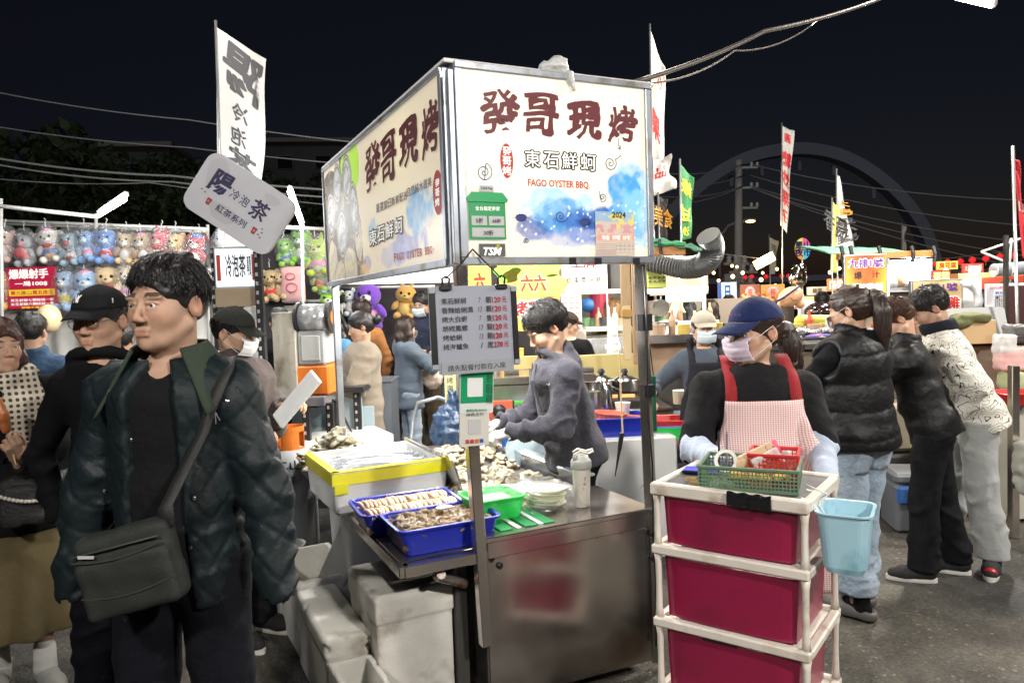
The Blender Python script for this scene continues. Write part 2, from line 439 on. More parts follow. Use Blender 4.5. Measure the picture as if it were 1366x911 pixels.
def handsdf(curl=.5, spread=0.0, thumb=.6, sc=1.0, fat=1.0):
 """right hand: wrist at 0, fingers +x, back of hand +z, thumb side +y -> verts, faces"""
 key=(round(curl, 2), round(spread, 2), round(thumb, 2), sc, fat)
 if key in HANDS:return HANDS[key]
 S=SDF()
 S.limb((-.045, 0, 0), (.01, 0, 0), .024*fat, .026*fat, side=(0, 1, 0), da=.019*fat, db=.018*fat, k=.01)
 S.limb((.015, 0, 0), (.07, .001, 0), .030*fat, .037*fat, side=(0, 1, 0), da=.017*fat, db=.013*fat, k=.012)
 for i, (y, L)in enumerate(((.029, .072), (.0098, .080), (-.0095, .074), (-.028, .058))):
  p=V3((.084-abs(y-.008)*.18, y, .002));az=(y/.03)*(.08+spread);c=0;r=(.0088-.0006*(i==3))*fat
  cc=curl*(1+.12*(i-1.2))
  for j, fr in enumerate((.46, .3, .24)):
   c+=cc*(.95, 1.15, .8)[j]
   d=V3((cos(c)*cos(az), sin(az)*cos(c*.7), -sin(c)))
   q=p+d*L*fr;S.limb(p, q, r, r*.93, k=.004 if j else .007);p=q;r*=.92
 p=V3((.018, .022, -.006));d=V3((.72, .66*thumb+.25, -.35*curl-.1)).normalized();q=p+d*.042;S.limb(p, q, .0155*fat, .011*fat, k=.012)
 d2=V3((.9, .25*thumb-.25*curl, -.35*curl)).normalized();p=q;q=p+d2*.030;S.limb(p, q, .0108*fat, .0096*fat, k=.004)
 d3=(d2+V3((.1, -.2*curl, -.15*curl))).normalized();S.limb(q, q+d3*.024, .0094*fat, .0078*fat, k=.004)
 me=S.mesh('hand', h=.0032)
 n=len(me.vertices);co=np.empty(n*3, np.float32);me.vertices.foreach_get('co', co);F=np.empty(len(me.loops), np.int32);me.loops.foreach_get('vertex_index', F)
 HANDS[key]=(co.reshape(-1, 3)*sc, F.reshape(-1, 4));bpy.data.meshes.remove(me)
 return HANDS[key]
def getarr(me):
 co=np.empty(len(me.vertices)*3, np.float32);me.vertices.foreach_get('co', co);F=np.empty(len(me.loops), np.int32);me.loops.foreach_get('vertex_index', F)
 return co.reshape(-1, 3), F.reshape(-1, 4)
class Person:
 def __init__(s, label, loc, rz=0, H=1.68, w=1.0, dp=1.0, lean=0, twist=0, head=(0, 0, 0), handL=None, handR=None, skin=1.0, group=None, elbL=(.6, .5, -.3), elbR=(-.6, .5, -.3), stance=.1, stepL=0, stepR=0, belly=0, neckf=0, age=0, cat='person', footyaw=(0, 0), kneeb=0, shz=0, hsc=1.0):
  s.hsc=hsc
  s.root=thing('person', label, cat, loc, R_(rz), group);s.s=S=H/1.70;s.w=w;s.dp=dp;s.belly=belly
  s.tone=skin
  s.pel=V3((0, 0, .93*S));M=RX(R_(lean))@RZ(R_(twist));s.M=M
  up=lambda x, y, z:s.pel+M@(V3((x, y, z))*S-s.pel)
  s.up=up
  s.waist=up(0, 0, 1.08);s.chest=up(0, .0, 1.27);s.nb=up(0, .02, 1.43);s.spine=M@V3((0, 0, 1));s.side=M@V3((1, 0, 0));s.fwd=M@V3((0, -1, 0))
  nm=RX(R_(lean*.5+neckf));s.hc=s.nb+nm@(V3((0, -.018, .035+.115*hsc))*S)
  s.HM=RZ(R_(head[1]))@RX(R_(head[0]))@RY(R_(head[2]))
  s.sh={};s.el={};s.wr={}
  for sd, tgt, hint in(('L', handL, elbL), ('R', handR, elbR)):
   g=1 if sd=='L' else-1
   sh=up(g*.160*w, .01, 1.350+shz);s.sh[sd]=sh
   t=V3(tgt)if tgt else sh+V3((g*.07, -.06, -.50))*S
   a, b=.285*S, .25*S;d=(t-sh);L=min(d.length, (a+b)*.995);d.normalize();t=sh+d*L
   x=(a*a-b*b+L*L)/(2*L);h=sqrt(max(0, a*a-x*x));hv=V3(hint);hv=(hv-d*hv.dot(d)).normalized()
   s.el[sd]=sh+d*x+hv*h;s.wr[sd]=t
  s.hip={};s.kn={};s.an={};s.fy=footyaw
  for sd, st in(('L', stepL), ('R', stepR)):
   g=1 if sd=='L' else-1
   s.hip[sd]=V3((g*.088*w*S, 0, .90*S));s.an[sd]=V3((g*stance*S, st, .085*S));m=(s.hip[sd]+s.an[sd])/2;s.kn[sd]=m+V3((0, -.02-kneeb, .02))*S
  s.handparts=[]
 def H(s, p):return s.hc+s.HM@(V3(p)*s.s*s.hsc)
 def body(s, fine=.005, h=.016, brows=True, lips=True, eyes=True, female=False, headonly=False):
  S=s.s*s.hsc;w=s.w;dp=s.dp;D=SDF();B=s.HM
  def ball(c, r, rot=None, k=.015, op='u'):D.ball(s.H(c), tuple(x*S for x in r), B@rot if rot is not None else B, k=k*S, op=op)
  def limb(a, b, ra, rb, k=.01):D.limb(s.H(a), s.H(b), ra*S, rb*S, k=k*S)
  fw=1.0 if not female else .95
  ball((0, .014, .034), (.076, .096, .082));ball((0, -.030, -.030), (.061*fw, .060, .082), k=.03)
  ball((0, -.045, -.078), (.041*fw, .042, .034), k=.03);ball((0, -.078, -.101), (.019, .017, .016), k=.02)
  for g in(-1, 1):
   ball((g*.036, -.056, -.028), (.026, .030, .026), k=.03);limb((g*.06, .0, -.055), (g*.03, -.06, -.095), .016, .014, k=.02)
   ball((g*.030, -.079, .019), (.026, .014, .009), k=.012)
   ball((g*.033, -.104, .000), (.016, .013, .009), k=.012, op='s')
   limb((g*.019, -.0885, .0045), (g*.045, -.081, .0035), .0052, .0045, k=.004);limb((g*.021, -.0880, -.0085), (g*.043, -.081, -.0075), .0045, .0042, k=.006)
   ball((g*.079, .012, -.008), (.008, .019, .031), RX(.2)@RZ(g*-.35), k=.006);ball((g*.087, .008, -.006), (.006, .010, .017), RX(.2)@RZ(g*-.35), k=.004, op='s')
   ball((g*.0125, -.101, -.037), (.0082, .0095, .0075), k=.006)
  limb((0, -.086, .010), (0, -.1085, -.032), .0062, .0092, k=.009)
  limb((-.017, -.0925, -.0625), (.017, -.0925, -.0625), .0062, .0062, k=.005);limb((-.014, -.0925, -.0735), (.014, -.0925, -.0735), .0072, .0072, k=.005)
  ball((0, -.108, -.068), (.03, .010, .0017), k=.003, op='s')
  S=s.s
  D.limb(s.nb-s.spine*.03*S, s.H((0, .02, -.045)), .058*S*(.88 if female else 1), .054*S*(.88 if female else 1), k=.03)
  D.limb(s.sh['L'], s.sh['R'], .05*S, k=.04);D.limb(s.nb-s.spine*.05, s.sh['L']*.5+s.nb*.5-s.spine*.02, .05*S, .045*S, k=.05);D.limb(s.nb-s.spine*.05, s.sh['R']*.5+s.nb*.5-s.spine*.02, .05*S, .045*S, k=.05)
  D.limb(s.waist, s.chest+s.spine*.04, .125*w*S, .15*w*S, side=s.side, da=.09*dp*S, db=.095*dp*S, k=.05)
  D.limb(s.pel, s.waist, .145*w*S, .125*w*S, side=s.side, da=.1*dp*S, db=.09*dp*S, k=.05)
  for sd in 'LR':
   D.limb(s.sh[sd], s.el[sd], .047*S*w**.5, .037*S, k=.02);D.limb(s.el[sd], s.wr[sd], .038*S, .023*S, k=.015)
   D.limb(s.hip[sd], s.kn[sd], .078*S*w**.5, .05*S, k=.03);D.limb(s.kn[sd], s.an[sd], .052*S, .036*S, k=.02)
  hc=s.hc
  lo, hi=hc-V3((.10, .12, .13))*S*s.hsc, hc+V3((.10, .12, .12))*S*s.hsc
  me=D.mesh('person_body', h=h, fine=[(tuple(lo), tuple(hi), fine)])
  V, F=getarr(me);bpy.data.meshes.remove(me)
  for hv, hf in s.handparts:F=np.concatenate([F, hf+len(V)]);V=np.concatenate([V, hv])
  me=npmesh('body', V, F)
  Q=(V-np.array(hc))@np.array(B)/S/s.hsc
  base=np.array([.56, .35, .245])*s.tone;C=np.tile(base, (len(V), 1));x, y, z=Q.T;ax=np.abs(x)
  def blend(m, c):
   m=np.clip(m, 0, 1)[:, None];C[:]=C*(1-m)+np.array(c)*m
  hd=(np.abs(z)<.14)&(ax<.1)&(np.abs(y)<.13)
  g=lambda cx, cy, cz, r:np.exp(-(((ax-cx)/r[0])**2+((y-cy)/r[1])**2+((z-cz)/r[2])**2))
  blend(g(.042, -.075, -.03, (.022, .03, .018))*.35*hd, base*(1.1, .72, .66));blend(g(0, -.11, -.034, (.014, .02, .012))*.35*hd, base*(1.1, .74, .7));blend((ax>.076)*hd*.35, base*(1.1, .65, .6))
  if lips:blend((g(0, -.098, -.068, (.019, .02, .009))>.42)*.55*hd, base*(.95, .58, .55)if not female else base*(1.0, .42, .45))
  if brows:
   bz=.027-.12*np.maximum(ax-.032, 0)-.05*np.maximum(.026-ax, 0)
   blend((np.abs(z-bz)<(.0042 if not female else .0032)*(1.2-(ax-.03)*8))*(ax>.014)*(ax<.052)*(y<-.05)*.85*hd, (.02, .014, .012))
   blend((np.abs(z-.002)<.003)*(ax>.018)*(ax<.047)*(y<-.07)*.5*hd, (.03, .02, .018))
  setcol(me, C)
  b=link('body', me, skinmat(1), s.root);s.bodyobj=b
  if eyes:
   S=S*s.hsc
   for gg in(-1, 1):
    e=MB();e.sphere((0, 0, 0), .0118*S, 12, 8);ob=e.obj('eye', EYEW, s.root, loc=s.H((gg*.0325, -.0785, -.0012)), rot=B.to_euler(), smooth=True)
    i=MB();i.sphere((0, -.0062*S, 0), (.0062*S, .0064*S, .0062*S), 12, 8);i.obj('iris', IRIS, ob, smooth=True)
  return s
 def hand(s, sd, d, back, curl=.5, spread=0, thumb=.6, glove=None, fat=1.0, color=None):
  """d = finger direction, back = direction the back of the hand faces (person's local axes)"""
  V, F=handsdf(curl, spread, thumb, 1.0, fat if glove is None else max(fat, 1.18));V=V*s.s
  x=V3(d).normalized();z=V3(back);z=(z-x*z.dot(x)).normalized();y=z.cross(x)
  V2=V.copy()
  if sd=='L':V2[:, 1]*=-1;F=F[:, ::-1]
  M=np.array(Matrix((x, y, z)).transposed());V2=V2@M.T+np.array(s.wr[sd]+x*.02)
  if glove:link('glove', npmesh('glove', V2, F), glove, s.root)
  else:s.handparts.append((V2.astype(np.float32), F))
  return s
 def hp(s, mb_or_mesh, name, m, parent=None, smooth=True):
  rot=s.HM.to_euler();pr=parent or s.root
  kw=dict(loc=s.hc, rot=rot)if parent is None else{}
  if isinstance(mb_or_mesh, MB):o=mb_or_mesh.obj(name, m, pr, smooth=smooth, **kw)
  else:o=link(name, mb_or_mesh, m, pr, smooth=smooth, **kw)
  if parent is None:o.scale=(s.s*s.hsc, )*3
  return o
 def hair(s, style='short', color='black', n=420, seed=1, vol=1.0, res=.005, under_cap=False, strand=.0016):
  D=SDF();t=(.007 if style=='short' else .010)*vol;rnd=random.Random(seed);st=MB()
  c=V3((0, .016, .037));R=V3((.078+t, .098+t, .081+t*(1.9 if not under_cap else .5)))
  D.ball(c, R)
  if style in('bun', 'pony', 'long'):D.limb((0, .05, .0), (0, .05, -.05), .066, .05, k=.03)
  else:D.limb((0, .055, .0), (0, .052, -.045), .064, .05, k=.02)
  D.ball((0, -.105, -.045), (.066, .085, .098), k=.012, op='s')
  D.ball((0, -.135, .02), (.064, .06, .055), k=.012, op='s')
  for g in(-1, 1):
   D.ball((g*.088, .008, -.02), (.022, .024, .034), k=.006, op='s')
   D.ball((g*.07, -.055, -.055), (.03, .055, .055), k=.01, op='s')
   if style=='short':D.ball((g*.075, .03, -.075), (.045, .05, .045), k=.01, op='s')
  if style!='long':D.plane((0, 0, -.062 if style=='short' else-.07), (0, .25, -1))
  if style=='short' and not under_cap:
   for i in range(12):
    a=rnd.uniform(-2.6, -.5);D.limb(c+V3((rnd.uniform(-.04, .04), rnd.uniform(-.04, .05), R.z*.92)), c+V3((cos(a)*.07, sin(a)*.088, .052+rnd.uniform(-.008, .012))), .011, .006, k=.012)
  if style=='long':
   for g in(-1, 1):D.chain([(g*.062, .02, .03), (g*.078, .015, -.06), (g*.085, .0, -.16), (g*.075, -.01, -.27)], [.03, .032, .036, .02], k=.03)
   D.chain([(0, .07, .02), (0, .08, -.1), (0, .075, -.25)], [.055, .05, .04], k=.03)
  me=D.mesh('hair', h=res, noise=(.0022, 95, seed));ho=s.hp(me, 'hair', HAIRM[color])
  def on(th, ph, lift=1.012):
   v=V3((sin(th)*cos(ph), sin(th)*sin(ph), cos(th)));return c+V3((v.x*R.x, v.y*R.y, v.z*R.z))*lift
  for i in range(n):
   ph=rnd.uniform(0, 2*PI);front=-sin(ph)
   if style in('pony', 'bun'):
    tie=V3((0, .112, .055))if style=='pony' else V3((0, .11, .03));th=1.25 if front>.3 else 1.9 if front>-.2 else 2.15
    p0=on(th, ph, 1.0);
    if front>.3:p0.z=max(p0.z, .068)
    pts=[]
    for k in range(8):
     q=p0.lerp(tie, k/7);dv=q-c;l=sqrt((dv.x/R.x)**2+(dv.y/R.y)**2+(dv.z/R.z)**2)+1e-6
     if l<1.012 and k<7:q=c+dv/l*1.012
     pts.append(q)
   else:
    th0=rnd.uniform(.0, 1.0)**.7*1.5 if not under_cap else 1.35;th1=th0+rnd.uniform(.4, .8);mx=1.42 if front>.55 else 1.72 if front>.1 else 1.95 if front>-.3 else 2.3
    th1=min(th1, mx+rnd.uniform(-.05, .1));
    if th1<th0+.15:continue
    tw=rnd.uniform(-.35, .35);lf=rnd.uniform(1.01, 1.10)
    li=rnd.random()**2*(.12 if th0<.9 else .05);pts=[on(th0+(th1-th0)*k/5, ph+tw*k/5, lf+li*(k/5)**1.6)for k in range(6)]
   sk=strand*(.55 if i%3==0 else 1)
   if i%3==0:pts=[c+(p-c)*(1+.05*(k/len(pts))**2)for k, p in enumerate(pts)]if style=='short' else pts
   st.tube(pts, [sk*(1-.6*k/(len(pts)-1))for k in range(len(pts))], 3)
  if style=='long':
   for i in range(n):
    a=rnd.uniform(-.4, PI+.4);x0, y0=cos(a)*.088, .02+sin(a)*.085;L=rnd.uniform(.2, .34);
    st.tube([(x0*(1+.1*sin(k*1.1+i))+.004*sin(k+i), y0, .04-L*k/6)for k in range(7)], [.0022]*6+[.0008], 3)
  if st.v:
   so=s.hp(st, 'hair_strands', HAIRM[color], parent=ho);so['kind']='stuff'
  s.hairobj=ho;s.hcol=color
  return s
 def ponytail(s, base=(0, .112, .055), pts=None, r=(.022, .03, .034, .03, .012), n=160, seed=3, color=None):
  color=color or s.hcol;rnd=random.Random(seed);b=V3(base)
  pts=[V3(p)for p in pts]if pts else[b, b+V3((0, .05, .01)), b+V3((0, .075, -.07)), b+V3((0, .07, -.17)), b+V3((0, .06, -.25))]
  D=SDF();D.chain(pts, list(r), k=.02);o=s.hp(D.mesh('ponytail', h=.006, noise=(.003, 110, seed)), 'ponytail', HAIRM[color])
  st=MB()
  for i in range(n):
   a=rnd.uniform(0, 2*PI);q=[]
   for k, p in enumerate(pts):
    t=(pts[min(k+1, len(pts)-1)]-pts[max(k-1, 0)]).normalized();u=t.orthogonal().normalized();w_=t.cross(u)
    q.append(p+(u*cos(a+.3*k)+w_*sin(a+.3*k))*r[k]*(1.02+.12*rnd.random()))
   q.append(q[-1]+(pts[-1]-pts[-2])*rnd.uniform(.05, .45))
   st.tube(q, [.0018]*len(pts)+[.0006], 3)
  so=s.hp(st, 'hair_strands', HAIRM[color], parent=o);so['kind']='stuff'
  t=MB();t.sphere(b, (.022, .018, .022), 10, 6);s.hp(t, 'hair_tie', TIE)
  return s
 def cap(s, m, tilt=0.0, brimL=.072, name='cap', button=True, band=None, yaw=0):
  c=V3((0, .012, .040));R=V3((.089, .107, .092));d=MB()
  def dome(u, v):
   th=v*1.5;a=u*2*PI;seam=1-.012*(abs(cos(a*3))<.06)
   return c+V3((sin(th)*cos(a)*R.x*seam, sin(th)*sin(a)*R.y*seam, cos(th)*R.z*(1.0-.06*sin(th*2))))
  d.grid(dome, 48, 12, closed=True)
  o=s.hp(d, name, m);md=o.modifiers.new('solid', 'SOLIDIFY');md.thickness=.003
  b=MB()
  def brim(u, v):
   a=-PI/2+(u-.5)*2.15;e=sin(PI*u)**.6;base=c+V3((cos(a)*R.x*.995, sin(a)*R.y*.995, .008))
   out=V3((cos(a)*.25, -1, 0))*brimL*v*e;q=base+out;q.z+=-.030*v*e-5.5*(q.x)**2*(.3+.7*v)*e;return q
  b.grid(brim, 21, 7);bo=s.hp(b, 'brim', m, parent=o);md=bo.modifiers.new('solid', 'SOLIDIFY');md.thickness=.003
  if button:k=MB();k.sphere(c+V3((0, 0, R.z)), (.007, .007, .004), 10, 6);s.hp(k, 'button', m, parent=o)
  st=MB()
  for i in range(6):
   a=i*PI/3+PI/6;st.tube([c+V3((sin(th)*cos(a)*R.x, sin(th)*sin(a)*R.y, cos(th)*R.z*(1.0-.06*sin(th*2))))*1+V3((0, 0, 0))for th in[k*.15 for k in range(11)]], .0011, 4)
  s.hp(st, 'seam', m, parent=o);s.capobj=o
  return s
 def mask(s, m, name='face_mask'):
  d=MB()
  def f(u, v):
   x=(u-.5)*.136;z=-.012-v*.088;w_=cos((u-.5)*2.0)
   y=-.1245+4.2*x*x*(1+.5*v)+(.012 if v<.1 else 0)+.022*max(0, v-.62)*2+.016*(abs(v-.28)/.28 if v<.28 else 0)*(1-abs(u-.5)*1.2)
   y+=.0014*sin(v*22);z+=(.012*(1-w_))*(1-v)-.010*v*(1-w_)+(.02*v*abs(u-.5))
   return V3((x, y, z))
  d.grid(f, 25, 23);o=s.hp(d, name, m);md=o.modifiers.new('solid', 'SOLIDIFY');md.thickness=.0016
  for g in(-1, 1):
   l=MB();l.tube([(g*.066, -.092, -.022), (g*.078, -.045, -.004), (g*.087, .008, .022), (g*.089, .022, -.005), (g*.082, .012, -.035), (g*.074, -.04, -.062), (g*.062, -.088, -.088)], .0012, 4)
   s.hp(l, 'ear_loop', mat('white_elastic', (.8, .8, .8), .7), parent=o)
  return s
 def glasses(s, m=None):
  m=m or mat('thin_gold_frame', (.25, .2, .13), .3, metal=1);g=MB()
  for q in(-1, 1):
   g.tube([(q*.034+cos(a)*.024, -.103+.25*abs(cos(a)*.02), .0+sin(a)*.02)for a in[k*2*PI/18 for k in range(18)]], .0012, 4, closed=True)
   g.tube([(q*.058, -.1, .004), (q*.078, -.05, .006), (q*.08, .01, .004)], .0012, 4)
  g.tube([(-.01, -.105, .002), (0, -.108, .005), (.01, -.105, .002)], .0012, 4)
  s.hp(g, 'glasses', m);return s
 def top(s, m, name='jacket', th=.012, hem=.88, folds=(.010, 13), sleeve=1.0, h=.011, collar=None, neck=.066, quilt=None, noise=.004, seed=1, hood=False, arms=True, vneck=None, flare=0, openf=None, cuff=True, crew=True, cut=None, post=None, bulk=0, texture=None, noz=22, straight=0):
  S=s.s;w=s.w;dp=s.dp;D=SDF();am, fr=folds
  q=(am, fr, seed)
  D.limb(s.waist, s.chest+s.spine*.045*S, (.128+bulk)*w*S+th, (.157+bulk*.5)*w*S+th, side=s.side, da=(.095+s.belly*.5+bulk)*dp*S+th, db=(.105)*dp*S+th, k=.05, fold=(am*.6, fr*.8, seed))
  hemp=s.up(0, -s.belly*.3, hem+.03);
  D.limb(hemp, s.waist, (.160+flare+bulk)*w*S+th, (.132+bulk)*w*S+th, side=s.side, da=(.124+s.belly+flare+bulk)*dp*S+th, db=(.098+s.belly*.7+bulk)*dp*S+th, k=.05, fold=(am*.9, fr, seed+1))
  D.limb(s.sh['L']-s.spine*.012, s.sh['R']-s.spine*.012, .050*S+th*.8, k=.05)
  if hem<.9:D.ball((0, .012, .95*S), (.148*w*S+th, .108*dp*S+th, .10*S), k=.03)
  for sd in 'LR':
   D.limb(s.nb-s.spine*.045, s.sh[sd]*.55+s.nb*.45-s.spine*.02, .055*S+th*.6, .048*S+th*.6, k=.05)
   if arms:
    wa=w**.5
    D.limb(s.sh[sd], s.el[sd], .050*S*wa+th, .042*S*wa+th, k=.03, fold=(am, fr*1.2, seed+3))
    if sleeve>.5:
     e=s.el[sd].lerp(s.wr[sd], min(1, (sleeve-.5)*2));r1=(.042+(.030-.042)*(sleeve-.5)*2)*S
     D.limb(s.el[sd], e, .042*S*wa+th, r1*wa**.5+th*.75, k=.02, fold=(am*1.2, fr*1.6, seed+5))
     if cuff:
      ax_=(s.wr[sd]-s.el[sd]).normalized();D.limb(e-ax_*.03, e+ax_*.012, r1+th*.55, r1+th*.4, k=.006)
      D.limb(e+ax_*.028, e+ax_*.08, .034, .034, k=.004, op='s')
    else:
     pass
  if arms and sleeve<=.5:
   for sd in 'LR':
    ax_=(s.el[sd]-s.sh[sd]);cutp=s.sh[sd]+ax_*(sleeve/.5);ax_=ax_.normalized()
    D.limb(cutp+ax_*(.075*S+th), cutp+ax_*(.3), .075*S+th, k=.004, op='s')
  if not arms:
   for sd in 'LR':
    g=1 if sd=='L' else-1;D.ball(s.sh[sd]+s.side*g*.055, (.05, .075, .10), k=.02, op='s')
  D.plane(s.up(0, 0, hem), -s.spine, k=.012)
  nd=(s.H((0, .02, -.06))-s.nb).normalized()
  D.limb(s.nb-s.fwd*0+nd*.0*S, s.nb+nd*.2, neck*S, neck*S*1.15, k=.012, op='s')
  if vneck:D.limb(s.nb+s.fwd*(.07+th), s.nb-s.spine*vneck+s.fwd*(.13+th), .045, .01, k=.01, op='s')
  if openf:
   wt, wb=openf[:2];off=openf[2]if len(openf)>2 else 0
   D.limb(s.up(off, -.16, 1.42), s.up(off, -.17, 1.10), wt, (wt+wb)/2, side=s.side, da=.12, db=.12, k=.012, op='s');D.limb(s.up(off, -.17, 1.10), s.up(off, -.17, hem-.05), (wt+wb)/2, wb, side=s.side, da=.12, db=.12, k=.012, op='s')
  if collar=='crew':torus(D, s.nb+nd*.005*S-s.fwd*.004, (nd*1.0+s.fwd*-.35), (neck+.004)*S, .0075, k=.006, sx=1.08, side=s.side)
  elif collar=='stand':
   for zz in(.0, .016, .032, .046):torus(D, s.nb+nd*(zz+.0)*S, (nd+s.fwd*-.15), (neck+.004)*S, .011+th*.25, k=.012, sx=1.08, side=s.side)
  elif collar=='hood' or hood:
   torus(D, s.nb+nd*.0*S+s.fwd*.005, (nd+s.fwd*-.5), (neck+.012)*S, .022, k=.015, sx=1.15, side=s.side)
   D.ball(s.nb-s.fwd*.085*S-s.spine*.045, (.105*S, .055*S, .085*S), s.M, k=.035)
   D.ball(s.nb-s.fwd*.075*S+s.spine*.025, (.085*S, .04*S, .05*S), s.M, k=.02)
  if quilt:
   qa, qz=quilt;prev=D.p;org=np.array(s.pel);sp=np.array(s.spine)
  me=D.mesh(name, h=h, noise=(noise, noz, seed))
  if quilt:
   V, F=getarr(me);n=len(V);N=np.empty(n*3, np.float32);me.vertices.foreach_get('normal', N);N=N.reshape(-1, 3)
   ph=((V-org)@sp+.012*np.sin(V[:, 0]*14))/qz*PI;V=V+N*(qa*(np.abs(np.sin(ph))**.55-.7)+qa*.22*np.abs(np.sin(V[:, 0]*60+3*np.sin(ph*2+V[:, 1]*9)))*(1-np.abs(np.sin(ph))))[:, None]
   me.vertices.foreach_set('co', V.astype(np.float32).ravel());me.update()
  o=link(name, me, m, s.root);s.topobj=o
  return s
 def pants(s, m, name='trousers', th=.012, hemz=.05, folds=(.010, 10), rad=(.088, .064, .062), top=.98, h=.012, seed=2, noise=.003):
  S=s.s;w=s.w;dp=s.dp;D=SDF();am, fr=folds
  D.limb(V3((0, 0, .90*S)), V3((0, 0, .97*S)), .145*w*S+th*.5, .13*w*S+th*.5, side=(1, 0, 0), da=.105*dp*S+th*.6, db=.105*dp*S+th*.6, k=.03)
  for sd in 'LR':
   g=1 if sd=='L' else-1
   D.ball(s.hip[sd]+V3((0, .035, -.01)), (.085*w*S, .085*dp*S, .10*S), k=.03)
   D.limb(s.hip[sd], s.kn[sd], rad[0]*w**.5*S+th*.5, rad[1]*S+th*.5, k=.025, fold=(am*.8, fr, seed))
   a=s.an[sd];D.limb(s.kn[sd], V3((a.x, a.y, max(hemz, .02))), rad[1]*S+th*.5, rad[2]*S+th*.5, k=.02, fold=(am*1.2, fr*1.3, seed+2*g))
  D.plane((0, 0, hemz), (0, 0, -1));D.plane((0, 0, top*S), (0, 0, 1), k=.01)
  o=link(name, D.mesh(name, h=h, noise=(noise, 24, seed)), m, s.root);s.pantobj=o
  return s
 def shoes(s, upper, sole, accent=None, h=.007, low=False):
  for sd in 'LR':
   D=SDF();D.chain([(0, .035, .055), (0, -.03, .052), (0, -.1, .038), (0, -.155, .032)], [.037, .040, .043, .034], k=.03)
   if not low:D.limb((0, .02, .06), (0, .025, .10), .042, .044, k=.02)
   D.plane((0, 0, .018), (0, 0, -1));me=D.mesh('shoe', h=h)
   g=1 if sd=='L' else-1;a=s.an[sd];yaw=R_(s.fy[0 if sd=='L' else 1]+6*g)
   o=link('shoe', me, upper, s.root, loc=(a.x, a.y-.0, 0), rot=(0, 0, yaw));o.scale=(s.s*1.02, )*3
   q=MB();pts=[]
   for k in range(28):
    t=2*PI*k/28;y=-.062-cos(t)*-.135;wd=.039+.008*cos(t+PI);x=sin(t)*wd*(1-.0*cos(t));pts.append((x, y))
   n=len(pts);vs=[(x*.97, y, .0)for x, y in pts]+[(x*1.04, y, .010)for x, y in pts]+[(x*1.02, y, .026)for x, y in pts]
   q.add(vs, [tuple(range(n))[::-1], tuple(range(2*n, 3*n))]+[(r*n+i, r*n+(i+1)%n, (r+1)*n+(i+1)%n, (r+1)*n+i)for r in(0, 1)for i in range(n)])
   q.obj('sole', sole, o, smooth=False)
   if accent:
    z=MB();z.sphere((0, -.145, .040), (.036, .040, .030), 14, 8);z.obj('toe_cap', accent, o, smooth=True)
   l=MB()
   for k in range(4):y=-.035-k*.022;l.tube([(-.022, y, .080-k*.008), (0, y, .092-k*.010), (.022, y, .080-k*.008)], .003, 4)
   l.obj('laces', mat('dark_lace', (.04, .04, .045), .8), o, smooth=True)
  return s
# ------------------------------------------------------------------ night light: one faint "sun" standing for the city's glow
sd=bpy.data.lights.new('sun', 'SUN');sd.energy=.17;sd.angle=R_(12);sd.color=(.85, .9, 1.0)
so=bpy.data.objects.new('sun', sd);COL.objects.link(so);so.rotation_euler=(R_(50), 0, R_(-18))
def lamp_light(parent, loc, power, color=(1, .97, .92), size=.15, kind='POINT', rot=None, sx=None, spread=None):
 l=bpy.data.lights.new('lamp_light', kind);l.energy=power;l.color=color
 if kind=='POINT':l.shadow_soft_size=size
 if kind=='SPOT':l.shadow_soft_size=size;l.spot_size=spread or R_(120);l.spot_blend=.6
 if kind=='AREA':
  l.size=size
  if sx:l.shape='RECTANGLE';l.size_y=sx
 o=bpy.data.objects.new('lamp_light', l);COL.objects.link(o);o.parent=parent;o.location=loc
 if rot:o.rotation_euler=rot
 return o
